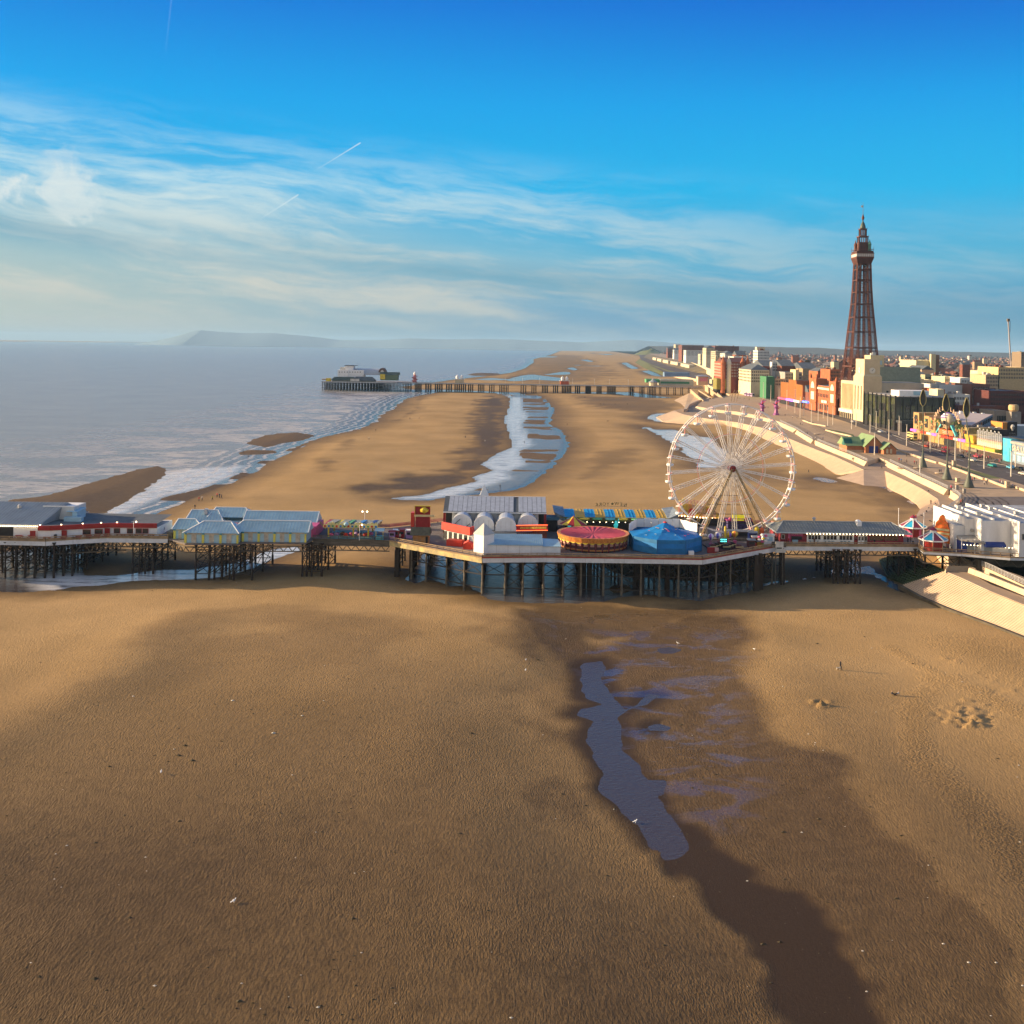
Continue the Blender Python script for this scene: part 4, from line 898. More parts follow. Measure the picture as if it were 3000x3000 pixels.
for u0,u1 in ((253,274),(283,304),(333,349),(371,387),(396,412),(416,431)):
    x0,y=at_front(u0); x1,y1=at_front(u1); pane(pub,x0,x1,min(y,y1) - .05,D+0.85,D+1.85,frame=RED)
for u in (123,208,315):
    x0,y=at_front(u - 8); x1,y1=at_front(u+7); b=MB(); b.box(x0,x1,min(y,y1) - .12,min(y,y1)+.1,D,D+2.0); b.build('door',RED,pub)
b=MB(); b.box(xx(-60,243),xx(39,243),242.9,243.2,D,D+2.5); b.build('door',BLACK,pub)
for k in range(26):
    u=-40+k*6; bb=MB(); x=xx(u,242.5); bb.obox((x,242.45,11.45),.14,.14,.14); bb.build('bulb',BULB,pub)
for u in (145,200,253,299,342): x,y=at_front(u); bb=MB(); bb.lathe((x,y - .35,D+3.3),[(.05,0),(.2,.12),(.05,.2)],8); bb.build('floodlight',BULB,pub)
def picnic(x,y,lab,first=[None]):
    if first[0] is None:
        r=thing('picnic_table',(0,0,0),lab,'picnic table','dark red picnic tables outside the pub')
        b=MB(); b.box(-.85,.85,-.35,.35,.70,.76); b.build('tabletop',RED,r)
        for s_ in (-1,1): b=MB(); b.box(-.85,.85,s_*.7 - .13,s_*.7+.13,.42,.47); b.build('bench',RED,r)
        for s_ in (-1,1): b=MB(); b.beam((s_*.6,-.75,0),(s_*.6,.2,.7),.08); b.beam((s_*.6,.75,0),(s_*.6,-.2,.7),.08); b.beam((s_*.6,-.8,.4),(s_*.6,.8,.4),.08); b.build('leg',RED,r)
        first[0]=r; r.location=(x,y,D); return r
    return copy_tree(first[0],Vector((x,y,D)),random.uniform(-.1,.1),lab)
for u,lab in ((55,'dark red picnic table under the main roof of the pub, left one'),(92,'dark red picnic table under the main roof, nearer the red door'),(145,'dark red picnic table just right of the big red door'),(191,'picnic table between the litter bin and the middle red door'),
               (228,'picnic table right of the middle red door'),(253,'picnic table below the first pub window'),(275,'picnic table between the first and second pub windows'),(300,'picnic table beside the third red door'),(333,'picnic table below the third pub window'),
               (355,'picnic table between the third and fourth pub windows'),(373,'picnic table below the fourth pub window'),(393,'picnic table below the fifth pub window'),(425,'rightmost picnic table outside the pub')):
    x,y=at_front(max(u,104)); x=xx(u,242); picnic(x,(y if u > 104 else 243) - 1.0,lab)
b=MB(); b.lathe((xx(170,243),241.6,D),[(.3,0),(.33,.9),(.38,.95),(.2,1.2)],10); b.build('litter_bin',BLACK,label='black litter bin between the picnic tables',cat='litter bin')
def lamp(u,Y,h,lab,heads=2,m=None):
    r=thing('street_lamp',(xx(u,Y),Y,D),lab,'street lamp','lamps on the pier'); x=r.location.x
    b=MB(); b.cyl((x,Y,D),(x,Y,D+h),.07,.05,6); b.beam((x - .6,Y,D+h),(x+.6 if heads == 2 else x,Y,D+h),.05); b.build('pole',m or WHITE,r)
    for s_ in ((-1,1) if heads == 2 else (1,)): bb=MB(); bb.lathe((x+.6*s_,Y,D+h - .1),[(.05,-.1),(.18,0),(.18,.15),(.05,.25)],8); bb.build('lamp_head',BULB,r)
lamp(391,244.5,3.9,'white lamp post in front of the red and white pub',1)
# --- blue striped kiosks
kz=thing('kiosk_building',(xx(720,248),248,D),'pale blue kiosk building with hipped metal roofs and yellow pilasters','kiosk')
CREAMP=mat('faded_cream_panel',(.52,.48,.40),.8,.25,1.2); YEL=mat('pale_yellow_pilaster',(.72,.66,.12),.7,.1)
def hiproof(x0,x1,y0,y1,ze,zr,ia,ib,name='roof'):
    """hip with different inset each end (0 = gable)"""
    ym=(y0+y1)/2; b=MB(); b.add([(x0,y0,ze),(x1,y0,ze),(x1,y1,ze),(x0,y1,ze),(x0+ia,ym,zr),(x1 - ib,ym,zr)],[(0,1,5,4),(1,2,5),(2,3,4,5),(3,0,4),(3,2,1,0)])
    r=b.build(name,ROOFB,kz); b=MB(); n=max(4,int((x1 - x0)/.75))
    for i in range(n+1):
        x=x0+(x1 - x0)*i/n; t=min(1,(x - x0)/ia if ia else 1,(x1 - x)/ib if ib else 1); t=max(t,0.02)
        b.beam((x,y0,ze+.05),(x,y0+(ym - y0)*t,ze+(zr - ze)*t+.05),.07,.06)
    b.build('roof_seam',RSEAM,r); b=MB(); b.beam((x0+ia,ym,zr+.06),(x1 - ib,ym,zr+.06),.22,.16)
    for c_,d_ in (((x0,y0),(x0+ia,ym)),((x1,y0),(x1 - ib,ym))): b.beam((c_[0],c_[1],ze+.06),(d_[0],d_[1],zr+.06),.2,.14)
    b.build('ridge_cap',WHITE,r); return r
def stripewall(u0,u1,Y,n,depth,side=True):
    x0,x1=xx(u0,Y),xx(u1,Y); b=MB(); b.box(x0,x1,Y,Y+depth,D - .1,11.1); b.build('wall',SKYB,kz); L=(x1 - x0)/n
    for i in range(n):
        a=x0+L*i
        b=MB(); b.box(a+L*.36,a+L*.64,Y - .08,Y+.01,D,D+2.0); b.build('shutter',CREAMP,kz)
        b=MB(); b.box(a+.4,a+L - .4,Y - .10,Y+.01,D+2.02,D+2.3); b.build('sign_board',CREAMP,kz)
        for xx_ in (a+.02,): b=MB(); b.box(xx_ - .22,xx_+.32,Y - .16,Y+.01,D,D+1.95); b.build('pilaster',YEL,kz)
        b=MB(); b.box(a - .1,a+.4,Y - .24,Y,D+1.97,D+2.35); b.build('bracket',mat('mid_blue_paint',(.08,.32,.48),.6,.1),kz)
    b=MB(); b.box(x1 - .3,x1+.12,Y - .16,Y+.35,D,D+1.95); b.build('pilaster',YEL,kz)
    b=MB(); b.box(x0 - .1,x1+.1,Y - .2,Y+.2,D - .45,D - .1); b.build('plinth',mat('slate_blue_paint',(.10,.22,.28),.7,.2),kz)
stripewall(543,697,239.8,3,7); stripewall(711,896,242.2,4,6.5); stripewall(511,544,244.5,1,6)
hiproof(xx(538,240),xx(703,240),239.2,247.4,11.1,13.2,3.8,3.0); hiproof(xx(672,242),xx(904,242),241.6,248.4,11.12,13.25,2.6,.01)
hiproof(xx(504,244),xx(600,244),243.6,249.5,11.1,13.1,.7,3.0)
x0,x1=xx(545,256),xx(660,256); b=MB(); b.box(x0+.5,xx(925,256),255,261.5,D,11.1); b.build('wall',SKYB,kz)
hiproof(x0,x1,254.5,262,11.1,13.4,.7,2.5); hiproof(xx(715,256),xx(931,256),254.2,261.8,11.1,13.4,.01,.01); hiproof(xx(610,257),xx(740,257),256,263,12.0,13.9,1.2,2.4)
b=MB(); b.box(xx(590,250),xx(690,250),248.6,252.5,D,D+2.6); b.build('inner_stall',mat('crimson_paint',(.5,.05,.08),.5,.1),kz)
b=MB(); b.box(xx(596,256),xx(604,256),256.5,257.6,12.6,13.9); b.build('vent',STEEL,kz)
b=MB(); b.box(xx(905,250),xx(928,250),249,259,D,11.3); b.build('side_stall',PINK,kz)
b=MB(); b.box(xx(493,246),xx(509,246),245,248,D,D+1.4); b.build('storage_box',OLDW,label='dark wooden box between the pub and the blue kiosks',cat='box')
# --- children's ride with scalloped canopy
rd=thing('fairground_ride',(xx(1035,250),250,D),'long childrens ride under a wavy yellow scalloped canopy','fairground ride')
x0,x1=xx(948,248),xx(1108,248); b=MB(); b.box(x0+1,x1 - 1,247.5,256.5,D+.02,D+.35); b.build('platform',mat('teal_platform',(.15,.35,.38),.6,.3),rd)
for px in (x0+1.2,(x0+x1)/2+.6,x1 - 2.4):
    for py in (248,256): b=MB(); b.box(px - .18,px+.18,py - .18,py+.18,D+.35,D+3.0); b.build('post',YELLOW,rd)
b=MB(); b.box(x0+1,x1 - 1.5,248,257,D+2.6,D+2.9); b.build('ceiling',BLACK,rd)
sc_cols=[mat('wine_canvas',(.35,.03,.06),.6,.1),BLUE,mat('wine_canvas',(.35,.03,.06)),YELLOW,NAVY,mat('wine_canvas',(0,0,0)),GREEN,SKYB]
n=14
for i in range(n):
    a,c=x0+(x1 - x0)*i/n,x0+(x1 - x0)*(i+1)/n; hh=3.3+.55*abs(math.sin(i*.9))
    bb=MB(); pr=[(a,D+2.7),(c,D+2.7)]+[(a+(c - a)*t,D+hh+.25*math.sin(PI*t)) for t in (1,.75,.5,.25,0)]; bb.yprism(pr,247.1,247.5)
    bb.build('pediment_panel',mat('pale_yellow_canopy',(.75,.66,.28),.6,.2,1.5),rd)
    bb=MB(); bb.obox(((a+c)/2,247.05,D+2.85),(c - a)*.5,.1,.45); bb.build('medallion',[BRED,BLUE,GREEN][i % 3],rd)
    bb=MB(); bb.hexa([(a,247.6,D+hh - .1),(c,247.6,D+hh - .1),(c,256.5,D+2.92),(a,256.5,D+2.92)],[(a,247.6,D+hh+.05),(c,247.6,D+hh+.05),(c,256.5,D+3.1),(a,256.5,D+3.1)]); bb.build('roof_panel',sc_cols[i % 8] if i % 3 == 0 else mat('dusty_canvas',(.25,.28,.26),.8,.3,1),rd)
bb=MB(); bb.lathe(((x0+x1)/2 - 1,246.95,D+3.6),[(.05,-.55),(.6,-.2),(.6,.2),(.05,.55)],10); bb.build('crest',SKYB,rd)
for k in range(9):
    cx_=x0+1.8+k*(x1 - x0 - 4)/8; bb=MB(); bb.lathe((cx_,249+(k % 3),D+.35),[(.5,0),(.62,.3),(.5,.6),(.15,.75)],8); bb.build('seat',[PINK,mat('lilac_paint',(.4,.25,.5),.5),mat('brown_seat',(.2,.1,.06),.5),BRED][k % 4],rd)
for px,s_ in ((x0,-1),(x1,1)): bb=MB(); bb.beam((px - s_*.6,247.4,D+2.4),(px+s_*.9,247.2,D+4.2),.25,.3); bb.build('end_horn',TANW,rd)
lamp(1068,260,4.6,'twin headed lamp behind the scalloped ride'); lamp(1053,245.5,3.8,'thin pale lamp in front of the scalloped ride',1)
tk=thing('ticket_booth',(xx(1113,247),247,D),'small open booth with a pale blue roof beside the scalloped ride','booth'); x=tk.location.x
b=MB(); b.box(x - .9,x+.9,246.2,247.8,D+.02,D+.9); b.build('counter',mat('turquoise_paint',(.1,.5,.55),.5),tk); b=MB(); b.xprism([(246,D+2.2),(248,D+2.2),(247,D+2.8)],x - 1.1,x+1.1); b.build('roof',SKYB,tk)
for s_ in (-1,1): b=MB(); b.box(x+s_*.85 - .06,x+s_*.85+.06,246.2,246.32,D+.9,D+2.2); b.build('post',YELLOW,tk)
# barrier posts + small coloured machines on the open deck
for k,(u,Y,m_,lab) in enumerate(((1148,247.5,mat('lilac_paint',(0,0,0)),'lilac coin machine behind the deck rail'),(1160,249,RED,'maroon game machine beside the lilac one'),(1176,249.5,RED,'maroon fairground stall left of the wooden hut'),(1198,249,mat('lilac_paint',(0,0,0)),'lilac vending stall beside the wooden hut'))):
    x=xx(u,Y); r=thing('game_stall',(x,Y,D),lab,'stall'); b=MB(); b.box(x - .7,x+.7,Y,Y+1.4,D+.01,D+1.9); b.build('cabinet',m_,r); b=MB(); b.box(x - .85,x+.85,Y - .3,Y+1.5,D+1.9,D+2.05); b.build('top',WHITE if k % 2 else RED,r); b=MB(); b.box(x - .5,x+.5,Y - .05,Y,D+.9,D+1.5); b.build('screen',GLASSD,r)
# red sign tower
st_=thing('ride_entrance',(xx(1236,262),262,D),'dark red ride entrance tower with a yellow painted board on top','ride entrance'); x0,x1=xx(1218,262),xx(1260,262)
b=MB(); b.box(x0,x1,261,263,D,12.1); b.build('wall',RED,st_); b=MB(); b.box(x0 - .3,x1+1.2,260.4,260.95,12.1,12.5); b.build('shelf_sign',mat('cream_sign',(.75,.62,.3),.5),st_)
b=MB(); b.box(x0 - .2,x1,261.3,261.6,12.5,14.6); bd=b.build('sign_board',RED,st_); b=MB(); b.lathe(((x0+x1)/2+.3,261.2,13.6),[(.1,-.8),(1.0,-.3),(1.15,.2),(.6,.7),(.1,.85)],10); b.build('emblem',YELLOW,bd)
b=MB(); b.box(x0 - .3,x0 - .15,261.1,261.5,12.5,14.7); b.box(x0 - .3,x1+.1,261.1,261.5,14.6,14.8); b.build('frame',YELLOW,bd)
b=MB(); b.box(x0 - 1.2,x0 - .31,260.8,263,D,13.0); b.build('side_panel',BRED,st_)
# wooden hut
ht=thing('wooden_hut',(xx(1236,243),243,D),'small brown wooden hut with a dark felt gable roof','hut'); x0,x1=xx(1212,243),xx(1246,243)
b=MB(); b.box(x0,x1+.9,241.8,245.2,D,11.0); b.build('wall',mat('varnished_timber',(.42,.20,.06),.6,.15,1.5),ht)
b=MB(); b.xprism([(241.2,10.9),(245.8,10.9),(243.5,12.5)],x0 - .7,x1+1.3); rf=b.build('roof',mat('mossy_felt',(.07,.07,.05),.9,.3,1.2),ht)
for k in range(4): b=MB(); a=x0+(x1 - x0)*k/3; b.box(a - .06,a+.06,241.7,241.79,D,10.9); b.build('batten',TANW,ht)
for z_ in (9.7,10.9): b=MB(); b.box(x0,x1,241.68,241.78,z_ - .05,z_+.05); b.build('rail',TANW,ht)
b=MB(); b.box(x1+.2,x1+.7,241.66,241.79,D,10.6); b.build('door',BLACK,ht)
# --- arcade with barrel vaults
ar=thing('amusement_arcade',(xx(1450,250),250,D),'white amusement arcade with four silver barrel vaults under a tall sloping roof','arcade')
x0,x1=xx(1298,256),xx(1600,256)
b=MB(); b.box(x0+2.2,x1 - 2,256.5,272,D,14.1); b.build('wall',WHITE,ar)
b=MB(); b.hexa([(x0,255.4,14.1),(x1,255.4,14.1),(x1,272,14.1),(x0,272,14.1)],[(x0,255.4,14.35),(x1,255.4,14.35),(x1,263.5,17.0),(x0,263.5,17.0)]); rf=b.build('roof',ROOFD,ar)
SHEET=mat('worn_silver_sheet',(.42,.46,.52),.45,.12,1.0); n=22
for i in range(1,n):
    a,c=x0+(x1 - x0)*i/n+.05,x0+(x1 - x0)*(i+1)/n - .04
    if i == 15: continue
    b=MB(); b.hexa([(a,255.6,14.36),(c,255.6,14.36),(c,263.3,16.9),(a,263.3,16.9)],[(a,255.6,14.5),(c,255.6,14.5),(c,263.3,17.06),(a,263.3,17.06)]); b.build('roof_sheet',SHEET,rf)
b=MB(); b.beam((x0,255.3,14.2),(x1,255.3,14.2),.12,.25); b.beam((x0,263.5,17.1),(x1,263.5,17.1),.2,.12); b.build('roof_edge',WHITE,rf)
for x,nm in ((x0+.3,'post'),(x1 - .3,'post')): b=MB(); b.box(x - .3,x+.3,255.8,256.4,D,14.05); b.build(nm,RED,ar)
b=MB(); b.box(x0+.6,x0+2.1,257,258,D,14); b.box(x1 - 1.9,x1 - .6,257,258,D,14); b.build('recess',BLACK,ar)
VAULT=mat('silver_vault_sheet',(.50,.55,.60),.3,.06,1.0,metal=.35)
for u,yf in ((1353,250.5),(1417,248.6),(1482,247.0),(1546,250.5)):
    x=xx(u,yf); r=2.42; zc=12.0; na=14
    arc=[(x+r*math.cos(a),zc+r*math.sin(a)) for a in np.linspace(0,PI,na)]
    b=MB(); b.yprism(arc+[(x - r,D+2),(x+r,D+2)],yf+.35,257.2); v_=b.build('vault',VAULT,ar,smooth=False)
    arc2=[(x+(r+.14)*math.cos(a),zc+(r+.14)*math.sin(a)) for a in np.linspace(0,PI,na)]
    b=MB(); b.yprism(arc2+[(x - r - .14,D+1.5),(x+r+.14,D+1.5)],yf,yf+.34); f_=b.build('vault_front',WHITE,v_)
    for k in range(3): b=MB(); b.beam((x - r+1.2*(k+1),yf - .02,D+1.6),(x - r+1.2*(k+1),yf - .02,zc+1.6),.03); b.build('joint',GREYC,v_)
b=MB(); xa=xx(1353,250.4); b.beam((xa - 1.7,250.4,12.2),(xa - .4,250.4,13.4),.1); b.beam((xa - 1.7,250.4,12.2),(xa - .7,250.4,11.3),.1); b.beam((xa+.8,250.4,11.4),(xa+1.9,250.4,12.2),.1); b.build('neon_mark',BLACK,ar)
# red fronted hall
b=MB(); P=[(xx(1294,247),248.5),(xx(1378,241),241.2),(xx(1387,243),243),(xx(1560,247),247),(xx(1560,256),256),(xx(1294,256),256)]
b.prism(P,D+2.35,11.15); b.build('flat_roof',ROOFD,ar)
def band(p,q,z0,z1,th,m,name,off=0.0):
    p,q=Vector((*p,0)),Vector((*q,0)); d=(q - p).normalized(); n_=Vector((d.y,-d.x,0))*off; b=MB(); b.beam(p+n_+Z*(z0+z1)/2,q+n_+Z*(z0+z1)/2,th,z1 - z0); return b.build(name,m,ar)
band(P[0],P[1],11.16,13.0,.4,BRED,'fascia'); band(P[1],P[2],11.17,13.0,.4,BRED,'fascia')
band(P[0],P[1],D,11.14,.3,WHITE,'wall',-.8); 
for k in range(5):
    t=.12+k*.18; p=Vector((*P[0],D)).lerp(Vector((*P[1],D)),t); b=MB(); b.obox((p.x,p.y - .0,D+.3),.9,.2,1.9,-.7); b.build('opening',BLACK,ar)
xk=xx(1336,242); b=MB(); b.obox((xk,241.2,D),3.9,2.0,1.4,-.28); b.build('counter',BRED,ar)
xk=xx(1373,238); b=MB(); b.obox((xk,237.6,D),2.0,2.0,1.3,-.2); b.build('kiosk',BRED,ar); b=MB(); b.gable(xk - 1.1,xk+1.1,236.5,238.7,D+1.3,D+1.9,'y'); b.build('kiosk_roof',BRED,ar)
xs0,xs1=xx(1513,246),xx(1604,244); b=MB(); b.beam((xs0,247,12.0),(xs1,244.2,12.7),.35,1.3); s1=b.build('sign_band',RED,ar)
b=MB(); b.beam((xs0+.3,246.75,12.05),(xs1 - .3,243.95,12.7),.06,.5); b.build('gilt_lettering_strip',mat('gilt',(.55,.32,.04),.4,.5,3.0),s1); b=MB(); b.beam((xs0,246.7,12.66),(xs1,243.9,13.36),.08,.1); b.beam((xs0,246.7,11.4),(xs1,243.9,12.1),.08,.1); b.build('neon_tube',mat('red_neon',(1,.12,.03),.4,0,emit=2.0),s1)
b=MB(); b.box(xs0,xs1,248,256,D,11.5); b.build('rear_hall',DBRICK,ar)
# white tower with pyramid cap, low white shed
tw=thing('white_tower',(xx(1418,233),233.2,D),'square white tower with a pyramid roof standing at the pier edge','tower'); x=tw.location.x
b=MB(); b.obox((x,233.2,D),3.3,3.3,4.35,PI/4); b.build('wall',WHITE,tw); b=MB(); b.lathe((x,233.2,D+4.35),[(2.5,0),(2.5,.05),(0.02,2.5)],4); b.build('roof',mat('pale_grey_roof',(.5,.5,.48),.6,.1),tw)
sh=thing('white_shed',(xx(1505,234),234,D),'long low white shed with a blue-grey lean-to roof beside the white tower','shed'); x0,x1,x2=xx(1421,232),xx(1590,232),xx(1643,232)
b=MB(); b.box(x0,x1,232,240,D,10.75); b.build('wall',WHITE,sh); b=MB(); b.hexa([(x0 - .3,231.7,10.76),(x1,231.7,10.76),(x1,240,10.76),(x0+1,240,10.76)],[(x0 - .3,231.7,10.84),(x1,231.7,10.84),(x1,238,12.2),(x0+2.4,238,12.2)]); rf=b.build('roof',ROOFB,sh)
b=MB(); roofseams(b,(x0,231.7,10.86),(x1,231.7,10.86),(x0+2.4,238,12.22),(x1,238,12.22),24,.06); b.build('roof_seam',RSEAM,rf)
b=MB(); b.box(x1+.01,x2,232.3,238,D,10.55); b.build('annex',WHITE,sh); b=MB(); b.hexa([(x1+.01,232,10.56),(x2+.2,232,10.56),(x2+.2,238,10.56),(x1+.01,238,10.56)],[(x1+.01,232,10.62),(x2+.2,232,10.62),(x2 - .4,237,11.3),(x1+.01,237,11.5)]); b.build('annex_roof',ROOFB,sh)
for k in range(1,5): b=MB(); a=x0+(x1 - x0)*k/5; b.box(a,a+.04,231.97,232,D,10.7); b.build('joint',GREYC,sh)
sp=thing('white_cone',(xx(1417,272),271,D),'small white pyramid roof peeping over the arcade ridge','roof kiosk'); b=MB(); b.lathe((sp.location.x,271,D),[(1.6,0),(1.6,7.6),(.02,10.5)],4,PI/4); b.build('wall',WHITE,sp)
# --- round waltzer
wz=thing('waltzer',(xx(1738,242),242.5,D),'round waltzer ride with a pink draped roof and orange scalloped rim','fairground ride'); cx,cy=wz.location.x,242.5
PINKC=mat('pink_canvas',(.42,.055,.085),.7,.15,.6); nn=32; rr=8.2; zr=11.6
for k in range(nn):
    a0,a1=2*PI*k/nn,2*PI*(k+1)/nn; p=lambda r,a,z: (cx+r*math.cos(a),cy+r*math.sin(a),z)
    am=(a0+a1)/2
    b=MB(); b.add([p(.3,a0,zr+.1),p(.3,a1,zr+.1),p(rr - .5,a1,zr+.35),p(rr - .5,am,zr+.5),p(rr - .5,a0,zr+.35),p(.3,a0,zr),p(rr - .5,a0,zr),p(rr - .5,a1,zr)],[(0,4,3),(0,3,2,1),(5,6,7)]); b.build('roof_panel',PINKC,wz)
    b=MB(); b.hexa([p(rr,a0,zr - .7),p(rr,a1,zr - .7),p(rr - .5,a1,zr - .7),p(rr - .5,a0,zr - .7)],[p(rr+.35,a0,zr+.45),p(rr+.35,a1,zr+.45),p(rr - .5,a1,zr+.4),p(rr - .5,a0,zr+.4)]); f=b.build('rim_board',mat('orange_scalloped_board',(.62,.27,.05),.5,.3,2.5,tint=(.5,.06,.03)),wz)
    if math.sin(am) < .3:
        b=MB(); b.add([p(rr+.03,a0,zr - .7),p(rr+.03,a1,zr - .7),p(rr+.03,am,zr - 1.05),p(rr - .1,am,zr - .9)],[(0,2,1),(0,1,3)]); b.build('scallop',YELLOW,f)
        b=MB(); b.beam(p(rr - .3,a0,D+.02),p(rr - .1,a0,zr - .7),.28,.28); b.build('post',mat('maroon_post',(.18,.03,.04),.5,.2),wz)
        b=MB(); b.hexa([p(rr - .35,a0,D+.3),p(rr - .35,a1,D+.3),p(rr - .5,a1,D+.3),p(rr - .5,a0,D+.3)],[p(rr - .35,a0,zr - .75),p(rr - .35,a1,zr - .75),p(rr - .5,a1,zr - .75),p(rr - .5,a0,zr - .75)]); w_=b.build('wall_panel',mat('dark_maroon_panel',(.09,.025,.03),.6,.3,2.0),wz)
        b=MB(); c_=Vector(p(rr - .28,am,D+1.35)); b.obox(c_,.9,.1,.6,am+PI/2); b.build('painting',mat('faded_pink_painting',(.5,.25,.2),.6,.3,3),w_)
        b=MB(); c_=Vector(p(rr - .26,am,D+.35)); b.obox(c_,1.3,.1,.35,am+PI/2); b.build('dado',mat('orange_dado',(.5,.2,.06),.6,.3,3),w_)
cp=thing('striped_canopy',(xx(1680,255),255,D),'maroon and yellow striped conical canopy behind the waltzer','canopy'); x=cp.location.x
for k in range(12):
    a0,a1=2*PI*k/12,2*PI*(k+1)/12; b=MB(); b.add([(x,255,D+5),(x+3.5*math.cos(a0),255+3.5*math.sin(a0),D+3.2),(x+3.5*math.cos(a1),255+3.5*math.sin(a1),D+3.2),(x,255,D+3.1)],[(0,1,2),(1,3,2)]); b.build('canvas_panel',YELLOW if k % 2 else RED,cp)
b=MB(); b.cyl((x,255,D),(x,255,D+5.2),.15,.1,8); b.build('pole',RED,cp)
# --- blue tent
bt=thing('big_tent',(xx(1949,241),241,D),'large faceted blue tent with small stars scattered on its roof','tent'); cx,cy=bt.location.x,241.5; R8=8.55; zt=12.15
CANV=mat('blue_canvas',(.008,.19,.52),.55,.18,.35,bump=.12,bscale=1.1); CANV2=mat('darker_blue_canvas',(.01,.16,.38),.6,.2,.5)
ang=lambda k: -PI/2+2*PI*(k+.5)/8+.04
for k in range(8):
    a0,a1=ang(k),ang(k+1); p=lambda r,a,z: Vector((cx+r*math.cos(a),cy+r*math.sin(a),z))
    segs=5
    b=MB()
    for i in range(segs):
        t0,t1=i/segs,(i+1)/segs; q0,q1=p(R8,a0,0).lerp(p(R8,a1,0),t0),p(R8,a0,0).lerp(p(R8,a1,0),t1)
        sag=lambda t: -.25*math.sin(PI*t)
        b.add([(q0.x,q0.y,D+.1),(q1.x,q1.y,D+.1),(q1.x,q1.y,zt+sag(t1)*.3),(q0.x,q0.y,zt+sag(t0)*.3)],[(0,1,2,3)])
        m0,m1=q0.lerp(Vector((cx,cy,0)),.5),q1.lerp(Vector((cx,cy,0)),.5)
        b.add([(q0.x,q0.y,zt+sag(t0)*.3),(q1.x,q1.y,zt+sag(t1)*.3),(m1.x,m1.y,zt+.75),(m0.x,m0.y,zt+.75)],[(0,1,2,3)])
        b.add([(m0.x,m0.y,zt+.75),(m1.x,m1.y,zt+.75),(cx,cy,zt+2.7)],[(0,1,2)])
    w_=b.build('canvas_panel',CANV,bt)
    b=MB(); q0,q1=p(R8+.08,a0,zt - .45),p(R8+.08,a1,zt - .45); b.beam(q0,q1,.06,.8); b.build('valance',CANV2,w_)
    b=MB(); q0,q1=p(R8+.06,a0,D+.9),p(R8+.06,a1,D+.9); b.beam(q0,q1,.05,1.2); b.build('skirt',CANV2,w_)
    b=MB(); b.beam(p(R8+.12,a0,D),p(R8+.12,a0,zt),.12); b.build('rope',mat('blue_rope',(.02,.12,.3),.7),w_)
b=MB(); b.lathe((cx,cy,zt+2.6),[(.5,0),(.35,.2),(.02,.35)],8); b.build('cap',BRED,bt)
g=random.Random(4)
for k in range(16):
    a=g.uniform(PI,2*PI); r=g.uniform(2.2,7.2); z_=zt+.09+(2.7 - 1.95*r/(R8*.5) if r < R8*.5*.92 else .75 - .75*(r - R8*.46)/(R8*.46)); c_=Vector((cx+r*math.cos(a)*.92,cy+r*math.sin(a)*.92,z_)); b=MB(); pts=[c_+Vector(((.38 if j % 2 == 0 else .15)*math.cos(j*PI/5),(.38 if j % 2 == 0 else .15)*math.sin(j*PI/5),0)) for j in range(10)]
    b.add(pts+[c_+Z*.15],[(j,(j+1) % 10,10) for j in range(10)]); b.build('star',[mat('peach_star',(.6,.35,.25),.6),SKYB,PINK][k % 3],bt)
fw=thing('white_fence',(cx,250,D),'white canvas screen wall standing behind the blue tent','fence')
ff=[Vector(p) for p in ((xx(1840,246),244,0),(xx(1868,250),251.5,0),(xx(1990,252),251.5,0),(xx(2040,246),245,0))]
for a,c in zip(ff[:-1],ff[1:]):
    k=max(3,int((c - a).length/1.5))
    for j in range(k): p,q=a.lerp(c,(j+.02)/k),a.lerp(c,(j+.98)/k); b=MB(); h=.12*(j % 2); b.hexa([(p.x,p.y,11.9),(q.x,q.y,11.9),(q.x,q.y+.12,11.9),(p.x,p.y+.12,11.9)],[(p.x,p.y,13.9+h),(q.x,q.y,13.9+h),(q.x,q.y+.12,13.9+h),(p.x,p.y+.12,13.9+h)]); b.build('panel',WHITE,fw)
    b=MB(); b.beam((a.x,a.y+.1,D+1.6),(c.x,c.y+.1,D+1.6),.2,3.2); b.build('lower_screen',CANV2,fw)
b=MB(); b.box(xx(2020,233),xx(2035,233),233.2,234.2,D,D+1.0); b.build('storage_box',WHITE,label='small white box at the foot of the blue tent',cat='box')
# --- dodgems with striped roof
dg=thing('dodgem_hall',(xx(1800,268),268,D),'dodgem hall with a blue and yellow striped roof and flared cornice','dodgem hall'); x0,x1=xx(1654,263),xx(1953,263)
for k in range(10):
    a,c=x0+(x1 - x0)*k/10,x0+(x1 - x0)*(k+1)/10; b=MB(); pr=[(262.5,11.9),(264,12.45),(267,12.95),(270,13.15),(272.5,12.7),(274,11.6)]; b.xprism(pr,a+.01,c - .01); pn=b.build('roof_panel',mat('bright_blue_canvas',(.02,.30,.62),.5,.12) if k % 2 == 0 else mat('ochre_canvas',(.55,.36,.04),.5,.12),dg)
    for j in (1,2): b=MB(); xq=a+(c - a)*j/3; 
    for j in (1,2):
        xq=a+(c - a)*j/3; b=MB()
        for r0,r1 in zip(pr[:-1],pr[1:]): b.beam((xq,r0[0],r0[1]+.03),(xq,r1[0],r1[1]+.03),.1,.08)
        b.build('roof_rib',mat('bright_blue_canvas',(0,0,0)) if k % 2 == 0 else mat('ochre_canvas',(0,0,0)),pn)
